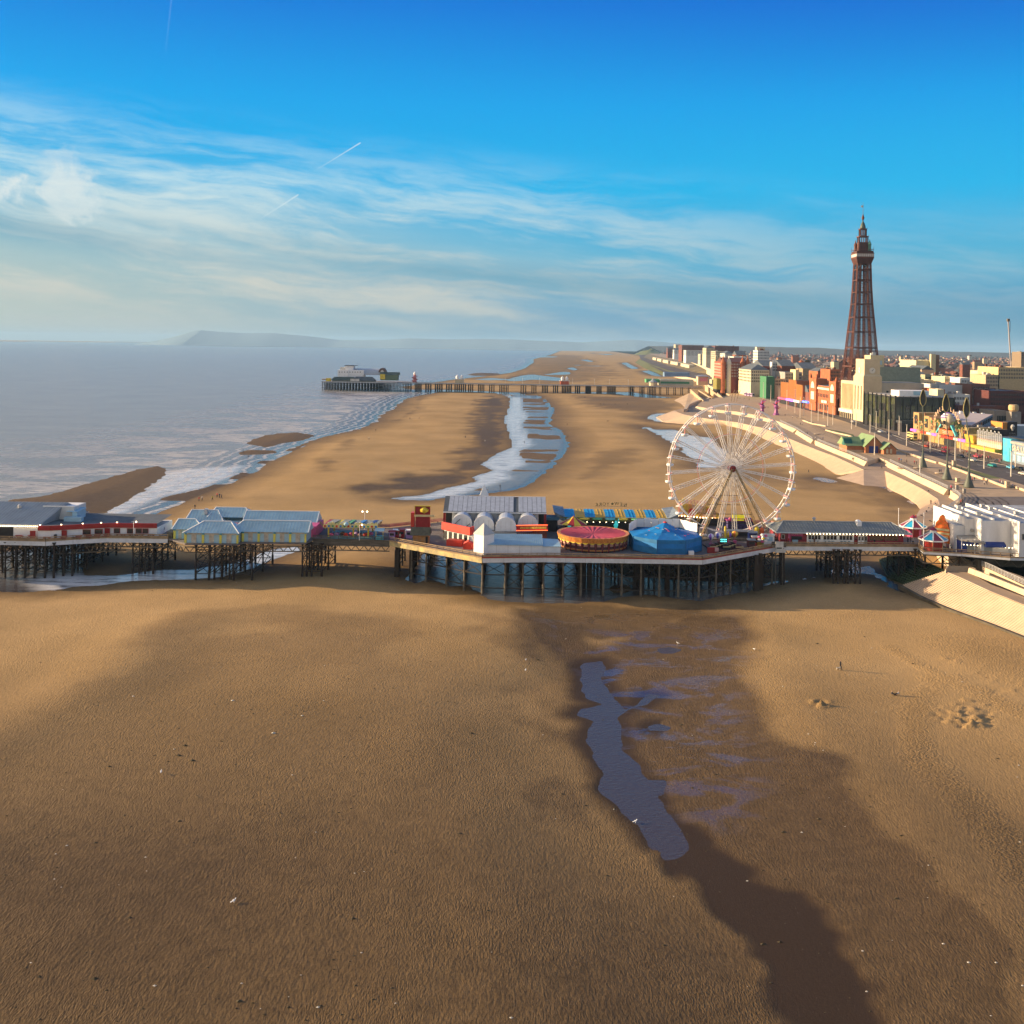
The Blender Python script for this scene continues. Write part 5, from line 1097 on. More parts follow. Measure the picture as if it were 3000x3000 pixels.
b=MB(); b.hexa([(x0 - .8,261.6,11.4),(x1+.8,261.6,11.4),(x1+.8,262.3,11.4),(x0 - .8,262.3,11.4)],[(x0 - 2,260.8,12.5),(x1+2,260.8,12.5),(x1+1,262.3,12.4),(x0 - 1,262.3,12.3)]); cn=b.build('cornice',mat('mottled_green_gold_board',(.22,.30,.10),.6,.4,1.4,tint=(.4,.12,.1)),dg)
for k in range(8):
    a=x0+(x1 - x0)*(k+.5)/8; b=MB(); b.lathe((a,261.0,11.9),[(.6,0),(1.4,.2),(1.2,.45),(.1,.55)],10); b.build('scroll',[mat('turquoise_paint',(.1,.5,.55)),YELLOW,GREEN][k % 3],cn)
for s_,xe in ((-1,x0),(1,x1)): b=MB(); b.hexa([(xe,261,11.3),(xe+s_*2.2,261,12.2),(xe+s_*2.2,272,12.2),(xe,272,11.3)][::s_],[(xe,261,12.4),(xe+s_*2.9,260.6,13.8),(xe+s_*2.9,272,13.8),(xe,272,13.4)][::s_]); b.build('end_board',mat('slate_end_board',(.2,.25,.3),.6,.3,1),dg)
b=MB(); b.box(x0,x1,263,274,D,11.3); b.build('dark_interior',BLACK,dg)
for k in range(16): b=MB(); b.obox((x0+(x1 - x0)*(k+.5)/16,262.9,10.9),.15,.1,.15); b.build('lamp',BULB,dg)
for u in (1668,1804):
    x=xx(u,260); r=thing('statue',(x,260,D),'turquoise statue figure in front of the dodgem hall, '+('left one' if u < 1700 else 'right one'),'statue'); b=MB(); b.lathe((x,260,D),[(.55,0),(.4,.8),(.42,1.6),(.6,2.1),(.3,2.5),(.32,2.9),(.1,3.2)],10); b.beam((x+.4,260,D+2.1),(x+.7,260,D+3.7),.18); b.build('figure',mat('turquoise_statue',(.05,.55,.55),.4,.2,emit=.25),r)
SIGNG=mat('olive_sign_letters',(.10,.10,.03),.6,.2)
ns_=thing('rooftop_sign',(xx(1790,273),273,D+5),'NEW YORK sign of olive letters seen from behind above the dodgem hall','sign')
xs=[xx(u,273) for u in (1831,1820,1808,1790,1775,1766,1757,1748)]
for ch,u,v in (('N',1832,1478),('E',1820,1476),('W',1807,1474),('Y',1781,1475),('O',1770,1475),('R',1759,1476),('K',1748,1477)):
    p=AY(u,v+2,273); text(ch,1.25,p,PI,SIGNG,ns_,'letter',.12)
p=AY(1794,1476,273); b=MB(); pts=[p+Vector(((.5 if j % 2 == 0 else .2)*math.sin(j*PI/5),0,(.5 if j % 2 == 0 else .2)*math.cos(j*PI/5))) for j in range(10)]; b.add([q - Vector((0,.06,0)) for q in pts]+[q+Vector((0,.06,0)) for q in pts],[tuple(range(10)),tuple(range(10,20))[::-1]]+[(j,10+j,10+(j+1) % 10,(j+1) % 10) for j in range(10)]); b.build('star',SIGNG,ns_)
b=MB(); za=AY(1790,1482,273).z; b.beam((AY(1745,1484,273).x,273.1,za - .1),(AY(1834,1484,273).x,273.1,za - .1),.08)
for u in (1748,1775,1805,1832): b.beam((AY(u,1484,273).x,273.1,14.0),(AY(u,1484,273).x,273.1,za+.9),.05)
b.build('frame',IRON2,ns_)
bb=thing('booth',(xx(1612,262),262,D),'dark booth with a blue top between the arcade and the dodgems','booth'); x=bb.location.x; b=MB(); b.box(x - 1.8,x+1.8,261,264,D,11.6); b.build('wall',BLACK,bb); b=MB(); b.box(x - 2,x+2.2,260.8,264.2,11.61,12.4); b.build('roof',mat('dusty_blue_roof',(.08,.2,.3),.6,.2),bb)
# --- long pavilion on the right
pv=thing('pavilion',(xx(2470,254),254,D),'long grey hip roofed cafe pavilion with maroon and white front','cafe'); x0,x1=xx(2272,250),xx(2669,250)
ROOFS=mat('weathered_lead_roof',(.21,.23,.22),.6,.15,.5,stretch=(3,.6,1))
b=MB(); b.add([(x0,249.3,11.45),(x1,249.3,11.45),(x1,262,11.45),(x0,262,11.45),(x0+3.1,255,13.3),(x1 - 3.0,255,13.3)],[(0,1,5,4),(1,2,5),(2,3,4,5),(3,0,4),(3,2,1,0)]); rf=b.build('roof',ROOFS,pv)
b=MB(); n=46
for i in range(1,n):
    x=x0+(x1 - x0)*i/n; t=max(.02,min(1,(x - x0)/3.1,(x1 - x)/3.0)); b.beam((x,249.3,11.5),(x,249.3+5.7*t,11.5+1.85*t),.05,.05)
b.build('roof_seam',mat('lead_seam',(.26,.28,.27),.6,.1),rf)
b=MB(); b.beam((x0+3.1,255,13.36),(x1 - 3,255,13.36),.2,.12); b.beam((x0,249.3,11.5),(x0+3.1,255,13.36),.15,.1); b.beam((x1,249.3,11.5),(x1 - 3,255,13.36),.15,.1); b.build('ridge_cap',mat('pale_lead',(.45,.47,.46),.6,.1),rf)
b=MB(); b.beam((x0,249.25,11.4),(x1,249.25,11.4),.14,.3); b.beam((x0,249.3,11.4),(x0,262,11.4),.14,.3); b.build('eaves_board',mat('pale_blue_grey_board',(.45,.52,.55),.6,.1),pv)
b=MB(); b.box(x0+1.4,x1 - 1.6,250.6,261,D,11.4); b.build('wall',mat('pavilion_maroon',(.28,.035,.05),.6,.15),pv)
b=MB(); x=xx(2384,255); b.lathe((x,255,13.2),[(.3,0),(.3,.6),(.5,.7),(.5,.9),(.1,1.2)],8); b.build('vent',STEEL,rf); b=MB(); x=xx(2515,253.5); b.box(x - .55,x+.55,252.8,254.6,12.6,13.7); b.frustum((x,253.7),.55,.9,.3,.5,13.7,14.0); b.build('vent',WHITE,rf)
x=x0+1.7; pane(pv,x,xx(2298,250.6),250.6,D+1.0,D+1.9,frame=DIRTYW)
b=MB(); b.box(xx(2309,250.5),xx(2316,250.5),250.4,250.58,D,11.3); b.build('pillar',PINK,pv); b=MB(); b.box(xx(2318,250.4),xx(2352,250.4),250.3,250.58,D+1.7,D+2.6); sg=b.build('sign',mat('raspberry_sign',(.45,.03,.15),.5,.15),pv)
text('DONUTS',.62,(xx(2335,250.2),250.26,D+2.15),0,mat('pink_letters',(.8,.45,.55),.5),pv,'lettering',.05,width=2.6)
b=MB(); b.box(xx(2320,250.4),xx(2350,250.4),250.45,250.58,D+.8,D+1.65); b.build('serving_hatch',BLACK,pv); b=MB(); b.box(xx(2322,250.2),xx(2338,250.2),250.1,250.44,D+.02,D+.8); b.build('counter',SKYB,pv)
b=MB(); b.box(xx(2364,250.5),xx(2502,250.5),250.44,250.58,D+.05,D+2.15); b.build('cafe_front',WHITE,pv)
for grp in ((2368,2405),(2412,2452),(2459,2498)):
    w4=(grp[1] - grp[0])/4
    for k in range(4): a,c=xx(grp[0]+w4*k+1,250.4),xx(grp[0]+w4*(k+1) - 1,250.4); b=MB(); b.box(a,c,250.36,250.43,D+.95,D+1.95); b.build('window',GLASSD,pv)
    for k in range(3): a=xx(grp[0]+6+k*11,249.8); b=MB(); b.box(a - .35,a+.35,249.5,250.0,D+.7,D+.75); b.box(a - .05,a+.05,249.7,249.8,D,D+.7); b.build('cafe_table',mat('slate_blue_paint',(.1,.2,.3)),label='small dark cafe table, '+['left','middle','right'][k]+' one below the '+{2368: 'first',2412: 'second',2459: 'third'}[grp[0]]+' set of cafe windows',cat='table',group='cafe tables outside the pavilion')
b=MB(); b.box(xx(2364,250.4),xx(2502,250.4),250.3,250.56,D+2.17,D+2.65); b.build('sign',mat('gold_brown_sign',(.5,.25,.05),.5,.4,2),pv); text('AMERICAN CAFE',.5,(xx(2440,250.2),250.26,D+2.42),0,mat('warm_white_letters',(.85,.6,.45),.5),pv,'lettering',.05,width=7)
for a_,c_,m_ in ((2504,2512,RED),(2514,2522,WHITE),(2524,2532,WHITE),(2533,2541,GREYC)): b=MB(); b.box(xx(a_,250.4),xx(c_,250.4),250.35,250.58,D+.02,D+2.1); dd=b.build('door',m_,pv); b=MB(); b.box(xx(a_+1.5,250.3),xx(c_ - 1.5,250.3),250.28,250.34,D+.9,D+1.8); b.build('pane',GLASSD,dd)
for a_,c_ in ((2549,2588),(2592,2632)): b=MB(); b.box(xx(a_,250.4),xx(c_,250.4),250.45,250.58,D+.9,D+2.0); b.build('stall_opening',mat('cluttered_stall',(.16,.09,.05),.6,.7,6),pv); b=MB(); b.box(xx(a_,250.4),xx(c_,250.4),250.2,250.55,D+.02,D+.85); b.build('stall_counter',mat('pavilion_maroon',(0,0,0)),pv)
text('PIRATES BAY GAMES',.5,(xx(2600,250.2),250.3,D+2.35),0,mat('warm_white_letters',(0,0,0)),pv,'lettering',.05,width=5.6)
for k in range(30): x=xx(2364+k*9.7,249.2); b=MB(); b.obox((x,249.1,11.15),.16,.14,.16); b.build('bulb',BULB,pv)
def oct_kiosk(u,Y,lab,body):
    x=xx(u,Y); r=thing('octagonal_kiosk',(x,Y,D),lab,'kiosk','octagonal kiosks by the pier entrance'); zt=D+2.6
    for k in range(8):
        a0,a1=2*PI*(k+.5)/8 - PI/2 - PI/4,2*PI*(k+1.5)/8 - PI/2 - PI/4; q=lambda rr,a,z: (x+rr*math.cos(a),Y+rr*math.sin(a),z)
        b=MB(); b.add([q(3.3,a0,zt),q(3.3,a1,zt),q(.75,a1,zt+1.5),q(.75,a0,zt+1.5),q(3.3,a0,zt - .12),q(3.3,a1,zt - .12),q(.75,a1,zt+1.3),q(.75,a0,zt+1.3)],[(0,1,2,3),(7,6,5,4),(0,4,5,1),(1,5,6,2),(3,7,4,0)]); b.build('roof_panel',mat('cyan_roof_panel',(.03,.38,.62),.4,.08) if k % 2 else mat('plum_roof_panel',(.26,.03,.06),.45,.1),r)
        b=MB(); b.beam(q(3.35,a0,zt+.06),q(.75,a0,zt+1.56),.28,.14); b.build('roof_rib',WHITE,r)
        b=MB(); b.beam(q(3.3,a0,zt - .12),q(3.3,a1,zt - .12),.1,.3); b.build('fascia',WHITE,r)
        b=MB(); b.beam(q(3.0,a0,D),q(3.0,a0,zt - .1),.14); b.build('post',TANW,r)
        b=MB(); b.hexa([q(2.0,a0,D+.02),q(2.0,a1,D+.02),q(1.6,a1,D+.02),q(1.6,a0,D+.02)],[q(2.0,a0,zt - .2),q(2.0,a1,zt - .2),q(1.6,a1,zt - .2),q(1.6,a0,zt - .2)]); b.build('wall_panel',body if k % 2 else RED,r)
    b=MB(); b.lathe((x,Y,zt+1.4),[(.75,0),(.75,.7)],8,PI/8); b.build('lantern',WHITE,r); b=MB(); b.lathe((x,Y,zt+2.1),[(1.0,0),(.02,.8)],8,PI/8); b.build('lantern_roof',mat('plum_roof_panel',(0,0,0)),r)
    return r
oct_kiosk(2675,262,'far octagonal kiosk with cyan and plum roof behind the pavilion',PINK); oct_kiosk(2734,244.5,'near octagonal kiosk with bright red walls and cyan and plum roof',BRED)
def flagpole(u,Y,h,z0,lab,r=.09): x=xx(u,Y); b=MB(); b.cyl((x,Y,z0),(x,Y,z0+h),r,r*.6,6); b.lathe((x,Y,z0+h),[(.05,0),(.16,.1),(.02,.25)],6); b.build('flagpole',WHITE,label=lab,cat='pole',group='white poles on the pier')
flagpole(2632,262,6.9,D,'white pole at the right end of the pavilion roof'); flagpole(2706,243,8.8,D,'tall white pole beside the near octagonal kiosk'); flagpole(2802,241.5,3.2,D,'short white pole before the navy shopfront'); flagpole(2818,240.5,3.4,D,'white pole in front of the navy door'); flagpole(2857,240.5,3.2,D,'white pole in front of the grey shutters')
# --- white building at the pier entrance
we=thing('entrance_building',(112,250,D),'large white entrance building with stepped walls and grey flat roofs','building')
WW=mat('bright_white_render',(.74,.73,.71),.7,.16,.3,stretch=(1,1,.25)); RFG=mat('pale_grey_flat_roof',(.36,.38,.40),.8,.2,.4)
def blk(x0,x1,y0,y1,z1,par=.5,z0=D):
    b=MB(); b.box(x0,x1,y0,y1,z0,z1); b.build('wall',WW,we); b=MB(); b.box(x0+.3,x1,y0+.3,y1 - .3,z1+.001,z1+.06); b.build('roof',RFG,we)
    b=MB(); b.box(x0,x0+.3,y0,y1,z1,z1+par); b.build('parapet',WW,we)
blk(106,108.4,244,255,14.6,.2); blk(108.41,110.6,243.8,262,16.3,.35); blk(110.61,117.5,240,262,16.5,.4); blk(114.0,114.35,240.3,261.7,16.5,.7,16.5) if False else None
blk(117.51,150,236,264,16.7,.4)
for x in (113.6,121.5,126): b=MB(); b.box(x,x+.35,240.4 if x < 117 else 236.4,261.5,16.7 if x > 117 else 16.5,17.0); b.build('roof_upstand',WW,we)
for x,y in ((112,256),(112.8,247),(119.5,255),(122.5,248),(119.3,259)): b=MB(); b.box(x,x+.9,y,y+.9,16.75,17.4); b.box(x - .1,x+1,y - .1,y+1,17.4,17.5); b.build('roof_vent',DIRTYW,we)
b=MB(); b.hexa([(106.6,241.8,11.4),(111.2,239,11.3),(111.2,243.7,11.3),(106.6,243.9,11.4)],[(106.6,241.8,11.7),(111.2,239,11.6),(111.2,243.7,12.5),(106.6,243.9,12.4)]); b.build('canopy',GREYC,we)
b=MB(); b.box(106.4,108.2,241.9,243.9,D,11.38); b.build('navy_front',NAVY,we); b=MB(); b.box(108.21,112.0,241.4,243.7,10.5,11.2); b.build('navy_fascia',NAVY,we)
b=MB(); b.hexa([(111.3,238.8,10.5),(116,238.8,10.5),(116,239.98,10.5),(111.3,239.98,10.5)],[(111.3,238.9,11.0),(116,238.9,11.0),(116,239.98,11.6),(111.3,239.98,11.6)]); b.build('awning',NAVY,we)
for x0_,x1_,y in ((108.4,110.4,242.4),(111.3,113.2,239.9)): b=MB(); b.box(x0_,x1_,y,y+.1,D,10.5); s_=b.build('shutter',mat('grey_shutter',(.42,.44,.43),.5,.05),we); b=MB(); [b.box(x0_,x1_,y - .03,y,D+.2*k,D+.2*k+.06) for k in range(9)]; b.build('slats',mat('grey_slat',(.36,.38,.37),.5,.05),s_,kind='stuff')
for k in range(16): b=MB(); b.obox((107+k*.75,241.0 - .14*k,10.6 - .02*k),.15,.15,.15); b.build('bulb',BULB,we)
for y,z in ((232,14.3),(231,14.2)): pass
for k in range(2): pane(we,118.2+k*1.2,118.8+k*1.2,235.95,13.0,14.2,frame=GREYC)
b=MB(); b.cyl((110.1,243.75,13.6),(110.1,243.3,13.6),.38,.38,12); b.build('porthole',GREYC,we); b=MB(); b.cyl((110.6,243.0,10.9),(110.6,243.0,11.4),.05,.05,6); b.beam((106.8,242,12.4),(109,242.4,12.75),.05); b.beam((109,242.4,12.75),(111,242,12.7),.05); b.build('handrail',IRON,we)
os_=thing('ornate_sign',(104.6,246,D),'tall ornate red and orange sign with flame-like outline and cream boards','sign'); 
RY=mat('red_orange_scrollwork',(.70,.10,.02),.4,.5,1.6,tint=(.8,.35,.02))
base=[(-1.7,0),(1.7,0),(1.9,1.2),(1.5,2.4),(1.7,3.4),(1.1,4.3),(.9,5.4),(.45,6.2),(.35,6.9),(0,7.4),(-.4,6.9),(-.6,6.0),(-1.1,5.2),(-1.2,4.2),(-1.7,3.3),(-1.4,2.2),(-1.9,1.2)]
b=MB(); P1=[(104.6+x,247.6 - x*.9,D+1.1+z*.92) for x,z in base]; P2=[(x+.5,y+.6,z) for x,y,z in P1]; n=len(base); b.add(P1+P2,[tuple(range(n)),tuple(range(n,2*n))[::-1]]+[(i,n+i,n+(i+1) % n,(i+1) % n) for i in range(n)]); b.build('panel',RY,os_)
for z0_,w_ in ((4.3,1.2),(3.4,1.3),(2.5,1.0)): b=MB(); b.beam((104.6 - w_,247.4+w_*.9,D+z0_),(104.6+w_,247.4 - w_*.9,D+z0_),.14,.5); b.build('letter_board',mat('cream_sign',(0,0,0)),os_)
for s_ in (-1,0,1): b=MB(); b.cyl((104.7+s_*1.1,247.8 - s_,D),(104.7+s_*1.1,247.8 - s_,D+2.2),.12,.12,6); b.build('post',mat('maroon_post',(0,0,0)),os_)
# white notice boards hanging at the deck corner
nb=thing('notice_board',G(2285,1618,7),'white notice boards fixed to timber posts at the corner of the deck','notice board'); Y=242.6; bx0,bx1=xx(2273,Y),xx(2296,Y)
b=MB(); b.box(bx0,bx1,Y,Y+.1,zz(1608,Y,2285),zz(1587,Y,2285)); u_=b.build('board',DIRTYW,nb); b=MB(); b.box(xx(2272,Y),xx(2303,Y),Y - .05,Y+.08,zz(1619,Y,2285),zz(1609,Y,2285)); b.build('board',DIRTYW,nb)
b=MB(); b.box(xx(2276,Y),xx(2291,Y),Y - .04,Y - .01,zz(1608,Y,2285),zz(1604,Y,2285)); b.build('dark_panel',mat('dark_green_grey',(.1,.12,.1),.7),u_)
for x in (bx0+.1,bx1 - .1): b=MB(); b.box(x - .1,x+.1,Y+.12,Y+.32,-.5,D+1.5); b.build('post',OLDW,nb)
b=MB(); b.box(xx(2259,246),xx(2300,246),244.8,245.4,D,D+1.2); b.build('timber_screen',OLDW,label='brown timber screen behind the white notice boards',cat='fence')
# ---------------------------------------------------------------- big wheel
WY_=256.0; hub=AY(2143,1372,WY_); RW=16.05
wh=thing('big_wheel',(hub.x,WY_,D),'white big wheel with paired lattice spokes and small white gondolas','ferris wheel')
WIRE=mat('white_wheel_steel',(.85,.80,.74),.45,.06,1.0); PINKS=mat('pink_bracket',(.75,.30,.30),.5,.1)
NS=24; a_off=R(4.0); tilt=R(7); 
def wp(r,a,dy): # wheel turned slightly about the vertical axis
    x=r*math.cos(a); z=r*math.sin(a); return Vector((hub.x+x*math.cos(tilt) - dy*math.sin(tilt),WY_+x*math.sin(tilt)+dy*math.cos(tilt),hub.z+z))
for dy in (-.95,.95):
    b=MB()
    for k in range(96): b.beam(wp(RW,2*PI*k/96,dy),wp(RW,2*PI*(k+1)/96,dy),.25,.25)
    b.build('rim',WIRE,wh)
    b=MB()
    for k in range(72): b.beam(wp(RW*.53,2*PI*k/72,dy*.8),wp(RW*.53,2*PI*(k+1)/72,dy*.8),.10,.10)
    b.build('inner_ring',PINKS if dy > 0 else WIRE,wh)
for k in range(NS):
    a=2*PI*k/NS+a_off; b=MB()
    for dy in (-.95,.95):
        for s_ in (-1,1):
            b.beam(wp(.7,a+s_*.25,dy*1.1),wp(RW,a+s_*.016,dy),.12,.12)
        for j in range(1,9):
            r0,r1=RW*j/9,RW*(j+.5)/9; w0,w1=.25*.7*(1 - j/9)/max(.7,r0)+.016,.016
            b.beam(wp(r0,a - .016 - .03*(1 - j/9),dy),wp(r0+.9,a+.016+.03*(1 - j/9),dy),.055,.055)
    b.build('spoke',WIRE,wh)
    b=MB(); b.beam(wp(RW,a,-1.15),wp(RW,a,1.15),.2,.2); b.beam(wp(RW - .5,a,-1),wp(RW - .5,a,1),.12); b.build('cross_bar',PINKS,wh)
b=MB(); b.cyl(wp(0,0,-1.7),wp(0,0,1.7),.62,.62,14); b.cyl(wp(0,0,-1.25),wp(0,0,-1.05),.8,.8,16); b.cyl(wp(0,0,1.05),wp(0,0,1.25),.8,.8,16); b.build('hub',mat('dark_red_hub',(.25,.02,.02),.5,.2),wh)
# gondolas hang from the rim as parts of the wheel
gb=MB(); gb.lathe((0,0,-2.6),[(.35,0),(.8,.15),(.92,.4),(.9,.65)],14); BOWL=gb.mesh('bowl',WHITE,smooth=True)
gr=MB(); gr.lathe((0,0,-.45),[(.85,0),(.8,.08),(.4,.2),(.06,.28)],14); GROOF=gr.mesh('gondola_roof',WHITE)
gp=MB()
for k in range(6): gp.beam((.92*math.cos(k*PI/3),.92*math.sin(k*PI/3),-1.8),(.92*math.cos(k*PI/3),.92*math.sin(k*PI/3),-.45),.07)
GPOST=gp.mesh('gondola_posts',mat('cream_posts',(.7,.6,.4),.5)); gc=MB(); gc.cyl((0,0,-2.2),(0,0,.1),.1,.1,8); GCEN=gc.mesh('centre_pole',PINKS)
for k in range(NS):
    a=2*PI*k/NS+a_off; p=wp(RW,a,0); e=bpy.data.objects.new('gondola',BOWL); col.objects.link(e); e.parent=wh; e.location=p - wh.location
    for nm,m_ in (('roof',GROOF),('posts',GPOST),('centre_pole',GCEN)): o=bpy.data.objects.new(nm,m_); col.objects.link(o); o.parent=e
# A frame
FR_=mat('yellow_brown_lattice',(.34,.24,.10),.6,.25,.8)
for dy in (-2.3,2.3):
    for s_ in (-1,1):
        b=MB(); top=wp(.4,0 if s_ > 0 else PI,dy*.85); bot=wp(9.2,0 if s_ > 0 else PI,dy*1.7); bot=Vector((bot.x,bot.y,D))
        offs=[Vector((s_*.35,0,0)),Vector((-s_*.35,0,0)),Vector((0,.5,0))]
        for o_ in offs: b.beam(top+o_*.5,bot+o_,.13)
        for j in range(18): t0,t1=j/18,(j+1)/18; b.beam((top+offs[0]*.5).lerp(bot+offs[0],t0),(top+offs[1]*.5).lerp(bot+offs[1],t1),.08); b.beam((top+offs[1]*.5).lerp(bot+offs[1],t0),(top+offs[0]*.5).lerp(bot+offs[0],t0),.07)
        b.build('support_leg',FR_,wh)
b=MB()
for z_,in ((3,),(6,),(9,),(10.6,)):
    pass
for j in range(1,7):
    z_=hub.z - 2.4*j; w_=9.2*(hub.z - z_)/(hub.z - D)
    for dy in (2.3,): b.beam(Vector((wp(w_,0,dy).x,WY_+2.5+1.2*j/7,z_)),Vector((wp(w_,PI,dy).x,WY_+2.5+1.2*j/7,z_)),.12)
b.build('cross_beams',IRON,wh)
b=MB(); b.obox((hub.x,WY_,D+.02),21,9,.55,tilt); b.build('platform',IRON2,wh)
# --- rides and stalls around the wheel
ex=thing('thrill_ride_front',(xx(2045,274),274,D),'bright orange painted ride front with pink block letters on top','fairground ride'); n=12; us=np.linspace(1986,2108,n+1); tops=[1484,1478,1476,1477,1478,1479,1480,1481,1482,1484,1490,1498,1510]
OC=[mat('flame_orange',(.78,.30,.06),.5,.35,1.4,tint=(.8,.55,.2)),mat('peach_panel',(.78,.48,.30),.5,.3,1.6),mat('flame_yellow',(.8,.52,.08),.5,.3,1.6)]
for k in range(n):
    x0,x1=xx(us[k],274,1500),xx(us[k+1],274,1500); b=MB(); z0=zz(1512+k*.8,274,2045); b.yprism([(x0,z0),(x1,z0),(x1,zz(tops[k+1],274,2045)),(x0,zz(tops[k],274,2045))],274,274.5); b.build('painted_panel',OC[k % 3],ex)
b=MB(); b.box(xx(1984,274),xx(2110,274),274.6,280,D,zz(1508,274,2045)); b.build('body',mat('maroon_body',(.10,.03,.03),.6,.4,2),ex); b=MB(); b.box(xx(1984,272),xx(2108,272),272.6,273.8,D+.3,D+1.9); b.build('dark_front',BLACK,ex)
for ch,u in zip('EXTREME',(2013,2024,2034,2044,2053,2061,2070)): p=AY(u,1470+(u - 2013)*.06,273.8); text(ch,1.25,p,0,mat('pink_block_letters',(.8,.35,.33),.5,.1),ex,'letter',.15)
for u,v,r_ in ((1990,1470,.6),(2000,1466,.8),(2091,1475,.5)): p=AY(u,v,273.8); b=MB(); b.add([p+Vector(((r_ if j % 2 == 0 else r_*.4)*math.sin(j*PI/5),0,(r_ if j % 2 == 0 else r_*.4)*math.cos(j*PI/5))) for j in range(10)]+[p+Vector((0,-.2,0)),p+Vector((0,.15,0))],[(j,(j+1) % 10,10) for j in range(10)]+[((j+1) % 10,j,11) for j in range(10)]); b.build('star',YELLOW,ex)
for u,r_,m_,v in ((2027,1.0,BRED,1500),(2004,.8,OC[2],1484),(2080,.9,BRED,1497),(2050,.9,OC[1],1494)): p=AY(u,v,273.6); b=MB(); b.cyl(p,p - Vector((0,.25,0)),r_,r_*.7,12); b.build('painted_roundel',m_,ex)
for k in range(14): p=AY(1988+k*9,1512+k*.7,273.8); b=MB(); b.obox(p,.2,.2,.2); b.build('bulb',BULB,ex)
pt=thing('prize_stall',(xx(2172,270),270,D),'long low stall with a bright yellow sign and coloured prizes behind the wheel','stall'); x0,x1=xx(2130,270),xx(2205,270)
b=MB(); b.box(x0,x1,269,273,D,D+2.0); b.build('wall',mat('dark_blue_violet',(.06,.05,.16),.6,.5,2),pt); b=MB(); b.box(x0 - .3,x1+.3,268.6,273.2,D+2.0,D+2.25); b.build('roof',mat('magenta_roof',(.35,.05,.16),.6,.4,2),pt)
b=MB(); b.box(xx(2144,269),xx(2180,269),268.5,268.8,D+2.8,D+3.7); b.build('sign',mat('yellow_sign',(.85,.75,.03),.5,.1,emit=.15),pt)
b=MB(); b.box(xx(2148,268.4),xx(2179,268.4),268.2,268.5,D+2.26,D+2.55); b.build('shelf',mat('yellow_sign',(0,0,0)),pt)
for k in range(11): x=x0+.6+k*(x1 - x0 - 1)/10; b=MB(); b.lathe((x,269.5,D+2.25),[(.2,0),(.38,.25),(.3,.55),(.05,.7)],8); b.build('soft_toy',[PINK,mat('violet_toy',(.25,.08,.5),.6),BRED,ORANGE,BLUE][k % 5],pt)
# balloon ride
bl=thing('balloon_ride',(xx(2125,246),246,D),'small balloon ride with striped purple and gold tops','fairground ride'); 
for k,(u,v,m1,m2) in enumerate(((2083,1572,mat('purple_stripe',(.3,.12,.55),.5),WHITE),(2104,1569,mat('violet_stripe',(.12,.12,.6),.5),WHITE),(2135,1566,mat('gold_stripe',(.7,.5,.05),.5),mat('purple_stripe',(0,0,0))),(2153,1564,ORANGE,mat('gold_stripe',(0,0,0))))):
    p=AY(u,v,245+k*.8)
    for j in range(8):
        a0,a1=2*PI*j/8,2*PI*(j+1)/8; pr=[(.1,-.9),(.55,-.5),(.85,0),(.7,.45),(.1,.75)]; b=MB()
        for (r0,z0),(r1,z1) in zip(pr[:-1],pr[1:]): b.add([(p.x+r0*math.cos(a0),p.y+r0*math.sin(a0),p.z+z0),(p.x+r0*math.cos(a1),p.y+r0*math.sin(a1),p.z+z0),(p.x+r1*math.cos(a1),p.y+r1*math.sin(a1),p.z+z1),(p.x+r1*math.cos(a0),p.y+r1*math.sin(a0),p.z+z1)],[(0,1,2,3)])
        b.build('balloon_gore',m1 if j % 2 else m2,bl)
    b=MB(); b.lathe((p.x,p.y,p.z - 2.3),[(.4,0),(.5,.7)],8); b.cyl((p.x,p.y,p.z - 1.6),(p.x,p.y,p.z - .8),.05,.05,6); b.beam((p.x,p.y,p.z - 2.2),(bl.location.x,246,D+1.2),.12); b.build('basket',PINK,bl)
b=MB(); b.cyl((bl.location.x,246,D),(bl.location.x,246,D+4.6),.35,.25,10); b.build('mast',YELLOW,bl); b=MB(); b.lathe((bl.location.x,246,D+.02),[(5.5,0),(5.5,.3)],20); b.build('base',mat('brown_base',(.12,.08,.07),.7,.2),bl)
tc_=thing('twister_ride',(xx(2128,240),240,D),'dark carriage ride with cream trimmed cars and a glowing teal panel','fairground ride'); cx=xx(2125,240)
b=MB(); b.box(xx(2078,239),xx(2172,239),237.5,243,D+.02,D+.5); b.build('platform',mat('dark_maroon_panel',(0,0,0)),tc_)
for k in range(7): u=2090+k*12.5; x=xx(u,239); b=MB(); y=238.2+(k % 3)*1.4; b.yprism([(x - .8,D+.5),(x+.8,D+.5),(x+.9,D+1.1),(x+.3,D+1.7),(x - .5,D+1.8),(x - .9,D+1.0)],y,y+.9); c_=b.build('car',BLACK if k % 2 else mat('dark_maroon_panel',(0,0,0)),tc_); b=MB(); b.beam((x - .9,y - .05,D+1.15),(x+.9,y - .05,D+1.2),.08,.15); b.build('trim',mat('cream_sign',(0,0,0)),c_)
b=MB(); b.box(xx(2110,239),xx(2131,239),238.9,239.2,D+2.0,D+3.1); pnl=b.build('display',BLACK,tc_)
for i in range(4):
    for j in range(2): b=MB(); x=xx(2113+i*4.7,238.8); b.box(x - .1,x+.14,238.8,238.88,D+2.2+j*.45,D+2.42+j*.45); b.build('light',TEAL,pnl)
b=MB(); b.box(xx(2072,237),xx(2100,237),236.5,237,D+.02,D+1.3); b.build('barrier',RED,tc_); b=MB(); b.box(xx(2095,236),xx(2106,236),235.9,236.0,D+.5,D+1.4); b.build('sign',mat('pale_pink_sign',(.6,.35,.33),.6),tc_)
